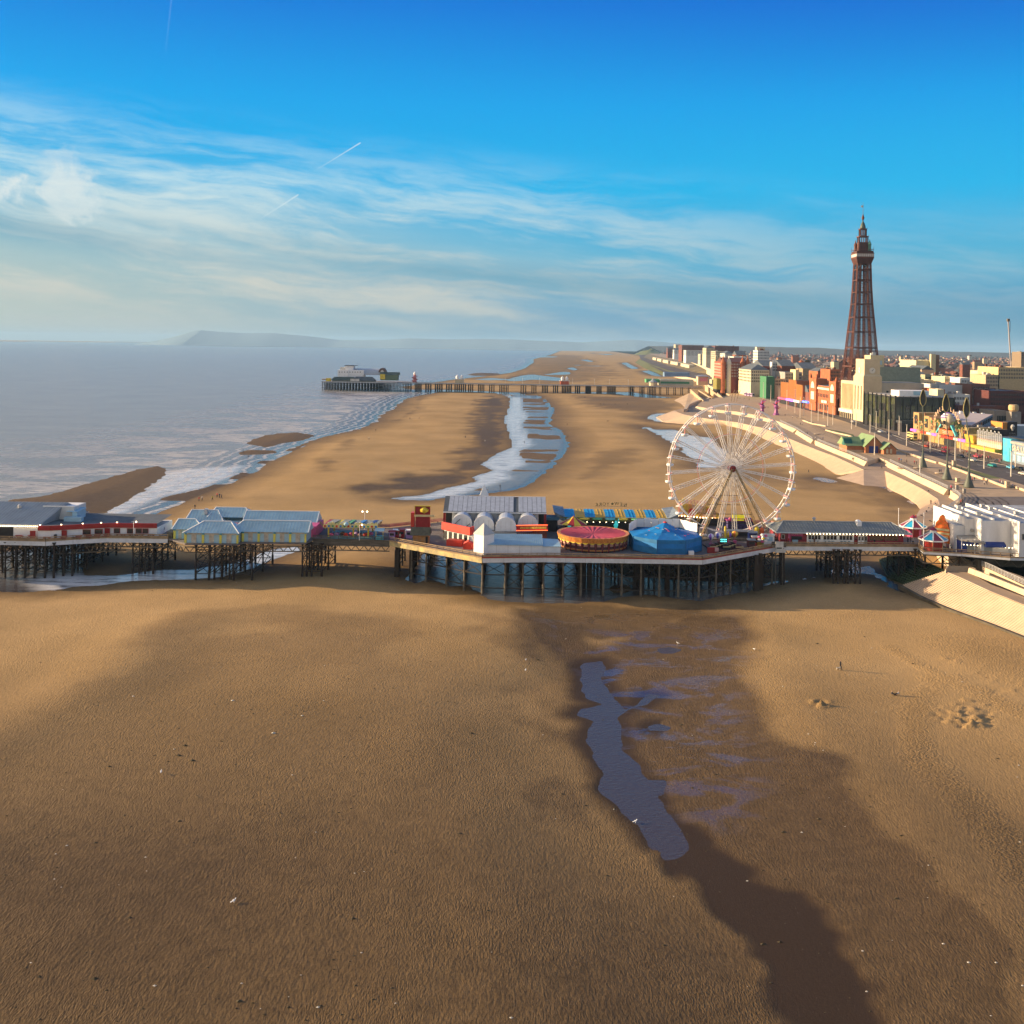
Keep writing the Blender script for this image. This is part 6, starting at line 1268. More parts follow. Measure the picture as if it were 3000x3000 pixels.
for u,v,m_,lab in ((2217,1551,YELLOW,'bright yellow inflatable balloon figure right of the wheel'),(2232,1554,mat('orange_red',(.8,.15,.03),.4),'orange red inflatable balloon figure beside the yellow one')):
    p=AY(u,v,254); r=thing('inflatable',(p.x,254,D),lab,'inflatable'); b=MB(); b.lathe((p.x,254,p.z - .9),[(.2,-.3),(.6,0),(.55,.6),(.62,.9),(.6,1.3),(.1,1.7)],12); b.build('body',m_,r,smooth=True); b=MB(); b.cyl((p.x,254,D),(p.x,254,p.z - 1),.1,.1,6); b.build('pole',IRON2,r)
for u,Y,w_,h_,m_,lab in ((2203,243,1.7,1.9,mat('dark_maroon_panel',(0,0,0)),'small dark red grab machine stall by the deck edge'),(2213,245,1.2,2.2,BRED,'bright red figure stall beside the grab machines'),(2229,244.5,1.6,1.3,mat('mustard_box',(.4,.25,.04),.6),'mustard coloured box stall under the flower ornament'),(2252,248,2.8,2.2,WHITE,'white kiosk at the right foot of the wheel'),(2207,251,2.0,2.2,NAVY,'navy blue stall below the inflatables'),(2165,254,6.5,2.0,mat('grey_brown_hut',(.14,.11,.10),.7,.2),'long grey brown hut behind the twister ride')):
    x=xx(u,Y); r=thing('stall',(x,Y,D),lab,'stall'); b=MB(); b.box(x - w_/2,x+w_/2,Y,Y+1.6,D+.02,D+h_); b.build('wall',m_,r); b=MB(); b.xprism([(Y - .3,D+h_),(Y+1.8,D+h_),(Y+.75,D+h_+.35)],x - w_/2 - .15,x+w_/2+.15); b.build('roof',mat('stall_roof',(.3,.32,.34),.6,.3),r); b=MB(); b.box(x - w_*.35,x+w_*.35,Y - .05,Y,D+.9,D+h_ - .35); b.build('hatch',BLACK if m_ is not WHITE else SKYB,r)
p=AY(2236,1577,244.2); r=thing('flower_ornament',(p.x,244.2,D),'pink and white flower shaped ornament on the ride by the deck corner','ornament')
for k in range(7): a=2*PI*k/7; b=MB(); q=p+Vector((1.0*math.cos(a),0,.8*math.sin(a))); b.lathe((q.x,q.y,q.z - .3),[(.05,0),(.42,.15),(.42,.45),(.05,.6)],8); b.build('petal',PINK if k % 2 else WHITE,r)
b=MB(); b.lathe((p.x,p.y - .3,p.z - .3),[(.05,0),(.4,.2),(.4,.4),(.05,.6)],8); b.build('centre',YELLOW,r); b=MB(); b.cyl((p.x,p.y,D),p,.1,.1,6); b.build('stem',GREEN,r)
# ---------------------------------------------------------------- far (north) pier
NZ,NY=10.5,1200.0
def nx(u,Y=NY): return AY(u,1120,Y).x
def nz(v,u,Y=NY): return AY(u,v,Y).z
np_=thing('pier',(nx(1500),NY,0),'distant long thin pier with a theatre at its seaward end','pier')
x0,xm,x1=nx(942),nx(1178),nx(2062)
PD=mat('far_pier_deck',(.26,.24,.23),.8,.15,.1); PW=mat('far_pier_fascia',(.42,.42,.43),.7,.1,.1)
b=MB(); b.box(x0,xm - 6,NY,NY+46,NZ - .6,NZ); b.prism([(xm - 6,NY),(xm,NY+4),(xm+12,NY+4),(xm+12,NY+34),(xm - 6,NY+46)],NZ - .6,NZ); b.build('deck',PD,np_)
b=MB(); b.box(xm+12.01,x1,NY+4,NY+18,NZ - .6,NZ); b.build('deck',PD,np_)
b=MB(); b.box(x0,xm - 6,NY - .3,NY - .01,NZ - .9,NZ+.35); b.build('fascia',PW,np_); b=MB(); b.box(xm,x1,NY+3.7,NY+3.98,NZ - .9,NZ+.35); b.build('fascia',PW,np_)
b=MB(); b.box(xm,x1,NY+4.4,NY+4.6,NZ - 2.2,NZ - 1.9); [b.beam((x,NY+4.5,NZ - .8),(x+1.6,NY+4.5,NZ - 2),.22) for x in np.arange(xm,x1,3.2)]; [b.beam((x+1.6,NY+4.5,NZ - 2),(x+3.2,NY+4.5,NZ - .8),.22) for x in np.arange(xm,x1 - 3,3.2)]; b.build('girder',IRON,np_)
b=MB(); b.box(xm,x1,NY+3.9,NY+4.0,NZ+1.0,NZ+1.12); [b.box(x,x+.15,NY+3.9,NY+4.0,NZ,NZ+1.1) for x in np.arange(xm,x1,4.0)]; b.build('railing',IRON2,np_,kind='stuff')
fl=MB(); fl.cyl((0,0,-1.5),(0,0,NZ - .61),.52,.45,6); FLEG=fl.mesh('leg',mat('black_iron',(.014,.011,.009),.8,.3,.5))
nleg=0; br=MB(); extra=MB()
def fleg(x,y):
    global nleg
    if nleg < 290: o=bpy.data.objects.new('leg',FLEG); col.objects.link(o); o.parent=np_; o.location=Vector((x,y,0)) - np_.location; nleg += 1
    else: extra.cyl((x,y,-1.5),(x,y,NZ - .6),.35,.35,6)
groups=[(1186,1201,3),(1215,1231,4),(1246,1260,3),(1274,1293,4),(1307,1321,3),(1332,1363,6),(1372,1384,3),(1401,1417,4),(1434,1447,3),(1464,1489,6),(1527,1541,3),(1559,1571,3),(1590,1605,4),(1623,1635,3),(1649,1674,6),(1688,1700,3),(1719,1732,4),(1752,1763,3),(1783,1805,5),
          (1848,1859,3),(1880,1889,3),(1904,1923,5),(1938,1938.5,1),(1960,1960.5,1),(1981,1981.5,1),(2002,2002.5,1),(2024,2024.5,1)]
for a,c,n in groups:
    xs=[nx(a+(c - a)*k/max(1,n - 1)) for k in range(n)]
    for x in xs:
        for y in (NY+5,NY+17): fleg(x,y)
    if n > 1:
        for z in (3,6.5,9): br.beam((xs[0],NY+5,z),(xs[-1],NY+5,z),.2)
        for xa,xb in zip(xs[:-1],xs[1:]): br.beam((xa,NY+5,3),(xb,NY+5,6.5),.15); br.beam((xa,NY+5,6.5),(xb,NY+5,3),.15)
for i,u in enumerate(np.linspace(944,1174,27)):
    for j,y in enumerate((NY+.8,NY+10,NY+22,NY+34,NY+45)): fleg(nx(u)+(j % 3)*.5,y)
for z in (3.2,6.5,9): br.beam((x0,NY+.8,z),(xm - 4,NY+.8,z),.2)
xs=[nx(u) for u in np.linspace(944,1174,27)]
for xa,xb in zip(xs[:-1],xs[1:]): br.beam((xa,NY+.8,6.5),(xb,NY+.8,9),.15); br.beam((xa,NY+.8,3.2),(xb,NY+.8,6.5),.15)
br.build('bracing',mat('black_iron',(0,0,0)),np_,kind='stuff')
if extra.v: extra.build('inner_legs',mat('black_iron',(0,0,0)),np_,kind='stuff')
def nb_(u0,u1,v0,v1,dy,dep,m,name,parent): b=MB(); Y=NY+dy; b.box(nx(u0,Y),nx(u1,Y),Y,Y+dep,nz(v1,(u0+u1)/2,Y),nz(v0,(u0+u1)/2,Y)); return b.build(name,m,parent)
th=thing('pier_theatre',(nx(1055),NY+10,NZ),'white theatre with a silver barrel roof at the end of the far pier','theatre')
nb_(989,1020,1084,1106,8,14,WHITE,'wall',th); nb_(1020.5,1065,1084,1106,9,16,WHITE,'wall',th); nb_(996,1010,1076,1084,12,10,DIRTYW,'fly_tower_step',th); nb_(1010.5,1034,1071.5,1084,11,14,WHITE,'fly_tower',th); nb_(1008,1042,1070.5,1071.6,10,16,BLACK,'roof',th)
for k in range(9):
    u=993+k*7.6; b=MB(); x=nx(u,NY+8); b.box(x,x+.9,NY+7.7 if u < 1020 else NY+8.7,NY+7.95 if u < 1020 else NY+8.95,nz(1092,u),nz(1089.5,u)); b.build('window',GLASSD,th)
b=MB(); xa,xb=nx(1030,NY+20),nx(1118,NY+20); zc=nz(1098,1070,NY+20); b.xprism([(NY+20+9*math.cos(t) - 0,zc+7.5*math.sin(t)) for t in np.linspace(0,PI,12)],xa,xb); b.build('barrel_roof',SHEET,th)
b=MB(); xa=nx(1110,NY+14); zc=nz(1094,1117,NY+14); b.yprism([(xa+4+4.6*math.cos(t),zc+6.5*math.sin(t)) for t in np.linspace(0,PI,12)],NY+12,NY+24); b.build('arched_end',mat('brown_arch',(.16,.09,.06),.7,.2),th)
b=MB(); b.yprism([(xa+4+2.6*math.cos(t),zc - 1+5*math.sin(t)) for t in np.linspace(0,PI,10)],NY+11.7,NY+11.99); b.build('arch_panel',DIRTYW,th)
lo=thing('pier_hall',(nx(1030),NY+3,NZ),'low dark roofed halls round the theatre on the far pier','hall')
b=MB(); b.hip(nx(968),nx(1045),NY+1.5,NY+9,NZ+1.8,NZ+5.6); b.build('roof',mat('dark_green_roof',(.06,.09,.08),.8,.2,.2),lo); b=MB(); b.hip(nx(1030),nx(1100),NY+1,NY+10,NZ+1.8,NZ+6.2); b.build('roof',mat('slate_roof',(.09,.11,.13),.8,.2,.2),lo)
b=MB(); b.box(nx(972),nx(1098),NY+2.5,NY+9,NZ,NZ+1.79); b.build('wall',mat('grey_green_wall',(.2,.22,.2),.8,.3,.3),lo); nb_(1026,1052,1110,1117,.6,1.0,DIRTYW,'canopy',lo)
yb=thing('yellow_cabin',(nx(961),NY+2,NZ),'small yellow cabin at the seaward tip of the far pier','cabin'); nb_(955,967.5,1108,1118,.8,6,YELLOW,'wall',yb); nb_(942,954,1110,1113,1,6,TANW,'annex',yb)
yg=thing('pier_bar',(nx(1140),NY+5,NZ),'green and yellow gabled bar beside the theatre on the far pier','bar'); nb_(1114,1165,1099,1114.5,5,12,mat('olive_green_wall',(.12,.17,.10),.7,.1),'wall',yg)
b=MB(); b.gable(nx(1110),nx(1168),NY+4.5,NY+18,nz(1099,1140),nz(1091,1140),'x'); b.build('roof',mat('dark_green_roof',(0,0,0)),yg); nb_(1113,1128,1096,1111,4.2,.7,YELLOW,'yellow_front',yg)
hs=thing('helter_skelter',(nx(1213),NY+9,NZ),'pink and white helter skelter on the far pier','helter skelter'); b=MB(); x=nx(1213); b.lathe((x,NY+9,NZ),[(2.6,0),(2.1,3),(1.7,7),(1.4,9.5)],10); b.build('tower',mat('dusty_pink',(.55,.18,.18),.6,.15),hs); b=MB(); b.lathe((x,NY+9,NZ+9.5),[(1.6,0),(1.8,1.6),(.1,3.6)],10); b.build('cap',WHITE,hs)
b=MB()
for k in range(30): a=k*.42; b.obox((x+2.9*math.cos(a),NY+9+2.9*math.sin(a),NZ+7.5 - k*.25),1.3,1.3,.4,a)
b.build('slide',RED,hs)
for u,lab,wm_ in ((1345,'cream kiosk with twin white domes midway along the far pier',CREAM),(1655,'red walled kiosk with twin white domes on the far pier',mat('brick_red_wall',(.5,.12,.06),.7,.1))):
    r=thing('domed_kiosk',(nx(u),NY+10,NZ),lab,'kiosk'); x=nx(u); b=MB(); b.box(x - 5,x+5,NY+4.3,NY+12,NZ,NZ+4.4); b.build('wall',wm_,r); b=MB(); b.box(x - 6,x+6,NY+3.5,NY+13,NZ+4.4,NZ+4.9); b.build('roof',DIRTYW,r)
    for s_ in (-1,1): b=MB(); b.lathe((x+s_*2.6,NY+8,NZ+4.9),[(1.5,0),(1.6,1.2),(1.9,2.0),(1.7,3.2),(.9,4.2),(.1,5.2)],10); b.build('dome',WHITE,r,smooth=True)
oc=thing('domed_kiosk',(nx(1916),NY+8,NZ),'octagonal cream kiosk with a pale pointed roof near the landward end of the far pier','kiosk'); x=nx(1916); b=MB(); b.lathe((x,NY+8,NZ),[(4.6,0),(4.6,4.4)],8); b.build('wall',CREAM,oc); b=MB(); b.lathe((x,NY+8,NZ+4.4),[(5.8,0),(5.8,.3),(2,2.4),(.2,5)],8); b.build('roof',ROOFG,oc)
en=thing('pier_pavilion',(nx(1990),NY+14,6),'entrance pavilion of the far pier with a long blue-grey roof and green band','pavilion')
nb_(1893,1933,1111,1121,16,14,GREEN,'green_hall',en) ; nb_(1934,2032,1112,1130,14,20,mat('pale_pavilion_wall',(.5,.5,.42),.7,.1),'wall',en); nb_(1936,2020,1118,1124,13.4,.5,mat('green_band',(.05,.22,.12),.6,.1),'green_band',en)
b=MB(); xa,xb=nx(1946,NY+18),nx(2020,NY+18); b.hexa([(xa,NY+17,nz(1105,1980)),(xb,NY+17,nz(1105,1980)),(xb,NY+30,nz(1105,1980)),(xa,NY+30,nz(1105,1980))],[(xa,NY+18,nz(1092,1980)),(xb,NY+18,nz(1092,1980)),(xb,NY+29,nz(1092,1980)),(xa,NY+29,nz(1092,1980))]); b.build('roof',mat('blue_slate_roof',(.16,.26,.40),.5,.1),en)
pk=thing('entrance_kiosk',(nx(2060),NY,6),'cream kiosk with a pink sign at the landward end of the far pier','kiosk'); nb_(2045,2075,1103,1128,0,12,CREAM,'wall',pk); nb_(2050,2071,1107,1117,-.3,.28,mat('pink_sign',(.6,.3,.4),.6,.1),'sign',pk); b=MB(); b.hip(nx(2040),nx(2080),NY - 2,NY+14,nz(1103,2060),nz(1098,2060)); b.build('roof',ROOFG,pk)
for u,od in ((1480,'first'),(1506,'second'),(1531,'third'),(1582,'fourth'),(1680,'fifth'),(1745,'sixth'),(1790,'seventh'),(1845,'eighth')): b=MB(); x=nx(u); b.cyl((x,NY+16,NZ),(x,NY+16,NZ+6.5),.16,.12,6); b.obox((x,NY+16,NZ+6.5),.7,.7,.5); b.build('lamp_post',DIRTYW,label=f'pale lamp post on the far pier deck, {od} from the sea end',cat='lamp post',group='lamp posts on the far pier')
# ---------------------------------------------------------------- the iron tower
TX,TY=AY(2523,1000,775).x,775.0
tower=thing('lattice_tower',(TX,TY,6),'tall rust red lattice iron tower with a crowned viewing top','tower')
RUST=mat('rust_red_iron',(.12,.036,.018),.6,.3,.15,tint=(.10,.03,.02)); RUSTD=mat('dark_rust_iron',(.08,.025,.016),.65,.3,.15)
def hw(z): return float(np.interp(z,[6,20,40,57,70,90.6,105,122],[19,16.2,13.3,11.4,10.1,7.9,6.9,6.2]))
def lw(z): return hw(z)*.46
levels=[18]; 
while levels[-1] < 120: levels.append(levels[-1]+max(2.3,lw(levels[-1])*.62))
levels[-1]=122
for sx_ in (-1,1):
    for sy_ in (-1,1):
        b=MB(); bb=MB()
        def corner(z,i,j): h,l=hw(z),lw(z); return Vector((TX+sx_*(h - l*i),TY+sy_*(h - l*j),z))
        for z0,z1 in zip(levels[:-1],levels[1:]):
            for i,j in ((0,0),(1,0),(0,1),(1,1)): b.beam(corner(z0,i,j),corner(z1,i,j),.62 if (i,j) != (1,1) else .4)
            for (a,c) in (((0,0),(1,0)),((0,0),(0,1)),((1,0),(1,1)),((0,1),(1,1))):
                bb.beam(corner(z0,*a),corner(z1,*c),.36); bb.beam(corner(z0,*c),corner(z1,*a),.36); bb.beam(corner(z1,*a),corner(z1,*c),.3)
        b.build('corner_leg',RUST,tower); bb.build('leg_lattice',RUST,tower)
b=MB()
for k,z in enumerate([30,44,58,70,81,91,100,109,117]):
    h=hw(z)
    for sy_ in (-1,1): b.beam((TX - h,TY+sy_*h,z),(TX+h,TY+sy_*h,z),.5,1.1 if z < 60 else .8); b.beam((TX+sy_*h,TY - h,z),(TX+sy_*h,TY+h,z),.5,1.1 if z < 60 else .8)
    for dx in (-1,1): b.beam((TX+dx*(h - lw(z)),TY - h,z),(TX+dx*(h - lw(z)),TY+h,z),.4,.7)
b.build('cross_girder',RUSTD,tower)
b=MB()
for dx in (-2.2,0,2.2):
    for dy in (-2.2,2.2): b.beam((TX+dx,TY+dy,20),(TX+dx,TY+dy,122),.38)
for z in np.arange(20,120,3.1):
    for dy in (-2.2,2.2): b.beam((TX - 2.2,TY+dy,z),(TX+2.2,TY+dy,z+3.1),.2); b.beam((TX - 2.2,TY+dy,z),(TX+2.2,TY+dy,z),.25)
b.build('lift_shaft',RUSTD,tower)
top=MB(); top.frustum((TX,TY),6.3,6.3,8.1,8.1,121,125.5); top.build('bracket_tier',RUSTD,tower)
b=MB(); b.box(TX - 8.2,TX+8.2,TY - 8.2,TY+8.2,125.51,126.6); b.box(TX - 8.3,TX+8.3,TY - 8.3,TY+8.3,128.8,129.6); b.build('gallery_edge',RUST,tower)
b=MB(); b.box(TX - 7.9,TX+7.9,TY - 7.9,TY+7.9,126.6,128.8); g_=b.build('gallery',mat('pale_gallery_glass',(.55,.50,.45),.3,.1),tower)
for k in range(9):
    for s_ in (-1,1): b=MB(); b.box(TX - 8+k*2 - .12,TX - 8+k*2+.12,TY+s_*8.0 - .08,TY+s_*8.0+.08,126.6,128.8); b.build('mullion',RUST,g_)
b=MB(); b.box(TX - 7.8,TX+7.8,TY - 7.8,TY+7.8,129.6,131); b.build('upper_deck',RUSTD,tower)
b=MB()
for s_ in (-1,1):
    b.beam((TX - 7.9,TY+s_*7.9,132.2),(TX+7.9,TY+s_*7.9,132.2),.25); b.beam((TX+s_*7.9,TY - 7.9,132.2),(TX+s_*7.9,TY+7.9,132.2),.25)
    for k in range(9): b.beam((TX - 7.9+k*1.97,TY+s_*7.9,131),(TX - 7.9+k*1.97,TY+s_*7.9,132.3),.18)
    for t_ in (-1,1): b.cyl((TX+s_*7.9,TY+t_*7.9,131),(TX+s_*7.9,TY+t_*7.9,134.4),.2,.1,6)
b.build('parapet',RUST,tower)
b=MB(); b.box(TX - 4.2,TX+4.2,TY - 4.2,TY+4.2,131,137.2); b.build('crown_core',RUSTD,tower)
for s_ in (-1,1):
    for t_ in (-1,1):
        b=MB(); b.lathe((TX+s_*5.0,TY+t_*5.0,131),[(1.4,0),(1.4,4.2),(1.7,4.4),(1.5,5.6),(.7,6.8),(.1,9.0)],10); b.build('corner_turret',RUST if (s_,t_) != (1,-1) else mat('green_copper',(.08,.22,.16),.6,.2),tower)
b=MB()
for (h,z0,z1) in ((3.9,137.2,141.8),(2.7,142.4,147.5)):
    for k in range(5):
        for s_ in (-1,1): t=-h+2*h*k/4; b.beam((TX+t,TY+s_*h,z0),(TX+t,TY+s_*h,z1),.42); b.beam((TX+s_*h,TY+t,z0),(TX+s_*h,TY+t,z1),.42)
    b.box(TX - h - .5,TX+h+.5,TY - h - .5,TY+h+.5,z1,z1+.6); b.box(TX - h - .3,TX+h+.3,TY - h - .3,TY+h+.3,z0,z0+.5)
    for s_ in (-1,1):
        for t_ in (-1,1): b.cyl((TX+s_*(h+.4),TY+t_*(h+.4),z1),(TX+s_*(h+.4),TY+t_*(h+.4),z1+1.8),.18,.05,6)
b.build('open_tiers',RUST,tower)
b=MB(); b.lathe((TX,TY,148.1),[(2.7,0),(2.7,.8),(2.4,2.2),(1.6,4.0),(.7,5.4),(.45,6.4)],12); b.build('dome',mat('dark_green_copper',(.07,.10,.08),.5,.2),tower,smooth=True)
b=MB(); b.lathe((TX,TY,154.4),[(.5,0),(1.25,1.4),(1.35,2.2),(.8,3.4),(.2,5)],10); b.build('lantern',RUST,tower); b=MB(); b.cyl((TX,TY,159),(TX,TY,168),.22,.1,6); b.build('flagpole',IRON2,tower)
b=MB(); b.box(TX - 1.9,TX - .1,TY - .04,TY+.04,164.3,165.8); b.build('flag',DIRTYW,tower); tower.scale=(.8,.8,1)
# ---------------------------------------------------------------- building helpers
def wins_w(b_,X,y0,y1,z0,z1,ny,nz_,parent,m=GLASSD,frac=.5,individually=True,fz=.55,name='window'):
    """windows on the west face (plane X) between y0 and y1"""
    dy,dz=(y1 - y0)/ny,(z1 - z0)/nz_; mb=MB(); mb.box(-.12,.03,0,dy*frac,0,dz*fz); me=mb.mesh(name,m); big=MB()
    for i in range(ny):
        for j in range(nz_):
            p=Vector((X,y0+dy*(i+(1 - frac)/2),z0+dz*(j+(1 - fz)/2)))
            if individually: o=bpy.data.objects.new(name,me); col.objects.link(o); o.parent=parent; o.location=p - worldloc(parent)
            else: big.box(X - .12,X+.03,p.y,p.y+dy*frac,p.z,p.z+dz*fz)
    if not individually: big.build('windows',m,parent,kind='stuff')
def wins_s(b_,Y,x0,x1,z0,z1,nx_,nz_,parent,m=GLASSD,frac=.5,individually=True,fz=.55,name='window'):
    dx,dz=(x1 - x0)/nx_,(z1 - z0)/nz_; mb=MB(); mb.box(0,dx*frac,-.12,.03,0,dz*fz); me=mb.mesh(name,m); big=MB()
    for i in range(nx_):
        for j in range(nz_):
            p=Vector((x0+dx*(i+(1 - frac)/2),Y,z0+dz*(j+(1 - fz)/2)))
            if individually: o=bpy.data.objects.new(name,me); col.objects.link(o); o.parent=parent; o.location=p - worldloc(parent)
            else: big.box(p.x,p.x+dx*frac,Y - .12,Y+.03,p.z,p.z+dz*fz)
    if not individually: big.build('windows',m,parent,kind='stuff')
def YU(u,X,v=1150):
    Y=600.0
    for _ in range(8): Y *= X/AY(u,v,Y).x
    return Y
def bld(name,label,cat,X0,X1,y0,y1,z1,m,z0=6.0,roof=None,group=None,par=0.6,roofm=None):
    r=thing(name,((X0+X1)/2,(y0+y1)/2,z0),label,cat,group)
    b=MB(); b.box(X0,X1,y0,y1,z0 - 1,z1); b.build('wall',m,r)
    if roof == 'hip': b=MB(); b.hip(X0 - .4,X1+.4,y0 - .4,y1+.4,z1,z1+min(6.0,min(X1 - X0,y1 - y0)*.3)); b.build('roof',roofm or ROOFD,r)
    elif roof in ('x','y'): b=MB(); b.gable(X0 - .3,X1+.3,y0 - .3,y1+.3,z1,z1+min(6.5,(y1 - y0 if roof == 'x' else X1 - X0)*.33),roof); b.build('roof',roofm or ROOFD,r)
    else:
        b=MB(); b.box(X0+.4,X1 - .4,y0+.4,y1 - .4,z1,z1+.15); b.build('roof',roofm or ROOFD,r); b=MB()
        for q in ((X0,X1,y0,y0+.35),(X0,X1,y1 - .35,y1),(X0,X0+.35,y0+.36,y1 - .36),(X1 - .35,X1,y0+.36,y1 - .36)): b.box(*q,z1,z1+par)
        b.build('parapet',m,r); g_=random.Random(int(X0*7+y0))
        for k in range(g_.randint(1,4) if X1 - X0 > 9 and y1 - y0 > 9 else 0): b=MB(); x,y,s_=g_.uniform(X0+2,X1 - 5),g_.uniform(y0+2,y1 - 5),g_.uniform(1.2,3.6); b.box(x,x+s_,y,y+s_*.8,z1+.15,z1+g_.uniform(1,2.8)); b.build('roof_hut',g_.choice([GREYC,DIRTYW,DBRICK,STEEL]),r)
    return r
FX=250.0
# red brick theatre complex
OB=mat('orange_red_brick',(.40,.12,.045),.8,.18,.3); YLW=mat('yellow_cream_stone',(.66,.55,.32),.8,.1,.2); CW=mat('cream_window',(.65,.62,.5),.5,.1)  # YLW is a yellow-cream stone colour
yn,yf=YU(2448,FX),YU(2371,FX)
tb=thing('brick_theatre',(FX+20,(yn+yf)/2,6),'ornate red brick building with turrets and arched white windows below the tower','theatre')
L=yf - yn; b=MB(); b.box(FX+1.5,FX+60,yn,yf,5,27); b.build('wall',OB,tb); b=MB(); b.box(FX+2,FX+58,yn+2,yf - 2,27.01,27.3); b.build('roof',ROOFD,tb)
for a,c,zt_ in ((yf - L*.27,yf,32.5),(yn,yn+L*.24,31.5)):
    b=MB(); b.box(FX,FX+9,a,c,5,zt_); t_=b.build('turret',OB,tb)
    for yy in (a+.8,c - .8): b=MB(); b.lathe((FX+.8,yy,zt_),[(1.2,0),(1.2,1.5),(.1,4.2)],6); b.build('finial',BRICK,t_)
    b=MB(); m_=(a+c)/2; wv=(c - a)*.26; b.xprism([(m_+wv*math.cos(t),24.5+wv*1.1*math.sin(t)) for t in np.linspace(0,PI,9)],FX - .2,FX+.02); b.build('arched_window',CW,t_); b=MB(); b.box(FX - .2,FX+.02,m_ - wv*.9,m_+wv*.9,15,21.5); b.build('window',CW,t_)
    b=MB(); b.box(FX - .5,FX - .01,a,c,22.5,23.1); b.box(FX - .5,FX - .01,a,c,12.5,13.1); b.build('string_course',BRICK,t_)
ym0,ym1=yn+L*.24,yf - L*.27
wins_w(None,FX+1.5,ym0+1,ym1 - 1,17.5,21,8,1,tb,GLASSD,.5,True,.8); wins_w(None,FX+1.5,ym0+1,ym1 - 1,7,13,7,1,tb,BLACK,.6,True,.8,'arch'); b=MB(); b.box(FX+.9,FX+1.49,ym0,ym1,24,25.6); b.build('balustrade',CW,tb); b=MB(); b.box(FX+.8,FX+1.49,ym0+8,ym0+22,13.5,15.5); b.build('sign',DIRTYW,tb)
b=MB(); b.box(FX+14,FX+36,yn - 6,yn+30,27.3,33); b.build('upper_hall',mat('pale_brown_stone',(.5,.38,.26),.8,.1),tb); b=MB(); b.hip(FX+12,FX+38,yn - 8,yn+32,33.0,37); b.build('upper_roof',mat('brown_tile_roof',(.17,.12,.10),.8,.2,.3),tb)
wins_w(None,FX+14,yn - 5,yn+28,28.5,32.5,6,1,tb,CW,.7,True,.8)
sw=bld('brick_wing','narrow red brick wing between the theatre and the cream clock building','building',FX+3,FX+40,YU(2461,FX+3),yn - .1,25,OB); wins_w(None,FX+3,YU(2461,FX+3)+1,yn - 1,9,24,3,3,sw)
# cream clock tower building
CX=247.0; y0,y1,y2=YU(2529,CX),YU(2500,CX),YU(2459,CX)
cb=thing('clock_building',(CX+20,y0,6),'cream stone building with a tall square clock tower','building'); STO=mat('warm_cream_stone',(.62,.50,.31),.8,.08,.2); STG=mat('grey_cream_stone',(.42,.39,.31),.8,.08,.2)
b=MB(); b.box(CX+1.2,CX+43,y0+2,y2,5,33.4); b.build('wall',STO,cb); b=MB(); b.box(CX+2,CX+42,y0+3,y2 - 1,33.41,33.7); b.build('roof',GREYC,cb)
b=MB(); b.box(CX,CX+13,y0,y1,5,38); tt=b.build('clock_tower',STO,cb); b=MB(); b.box(CX+1,CX+12,y0+1.2,y1 - 1.6,38,50); b.build('tower_shaft',STO,tt); b=MB(); b.frustum((CX+6.5,(y0+y1)/2),6.2,(y1 - y0)/2,5.4,(y1 - y0)/2 - 1.5,38.0,39.4); b.build('shoulder',STO,tt)
for s_,(x,y) in ((0,(CX+.9,(y0+y1)/2)),(1,(CX+6.5,y0+1.1))):
    b=MB(); p=Vector((x,y,42)); q=p+(Vector((-.3,0,0)) if s_ == 0 else Vector((0,-.3,0))); b.cyl(p,q,2.1,2.1,16); c_=b.build('clock_face',mat('pale_clock_face',(.75,.70,.58),.5,.05),tt)
    e=q+(Vector((-.06,0,0)) if s_ == 0 else Vector((0,-.06,0))); h_=Vector((0,.8,.9)) if s_ == 0 else Vector((.8,0,.9)); b=MB(); b.beam(e - h_*.5,e+h_,.25); b.build('clock_hand',BLACK,c_)
n=11
for k in range(n): yy=y1+1+(y2 - y1 - 2)*k/n; b=MB(); b.box(CX+.6,CX+1.19,yy,yy+.9,13,31.5); b.build('pilaster',STO,cb)
wins_w(None,CX+1.2,y1+1.6,y2 - 1,13,31,10,5,cb,mat('green_bronze_glass',(.30,.30,.16),.35,.2),.5,True,.75)
for k in range(3): yy=y0+4+k*(y1 - y0 - 8)/2; b=MB(); b.box(CX - .15,CX+.02,yy - .8,yy+.8,14,31); b.build('tall_window',GLASSD,tt)
b=MB(); b.box(CX - .4,CX+1.19,y1,y2,10.2,12.6); b.build('fascia',DIRTYW,cb); b=MB(); b.box(CX+.9,CX+1.19,y1+1,y2 - 1,6,10.1); b.build('shopfront',BLACK,cb)
for k in range(8): yy=y1+1+(y2 - y1 - 2)*k/7; b=MB(); b.box(CX+.5,CX+.88,yy - .4,yy+.4,6,10.1); b.build('pier',STO,cb)
b=MB(); b.box(CX+1.5,CX+43,y0+.8,y0+1.99,5,33.2); b.build('south_wall',STG,cb); wins_s(None,y0+.8,CX+16,CX+42,24.5,28.5,10,1,cb,GLASSD,.62,True,.75); wins_s(None,y0+.8,CX+16,CX+42,19.5,23.5,10,1,cb,GLASSD,.62,True,.75)
gb_=bld('office_block','grey-green flat roofed block behind the cream clock building','building',CX+14,CX+52,y0+30,y0+60,43.5,mat('grey_green_render',(.26,.29,.22),.8,.1)); cb2=bld('roof_house','small cream rooftop house right of the clock tower','building',CX+16,CX+26,y0+32.1,y0+46,52,YLW,43.2); wins_s(None,y0+32.1,CX+19,CX+25,44.5,50,2,1,cb2,ROOFB,.6)
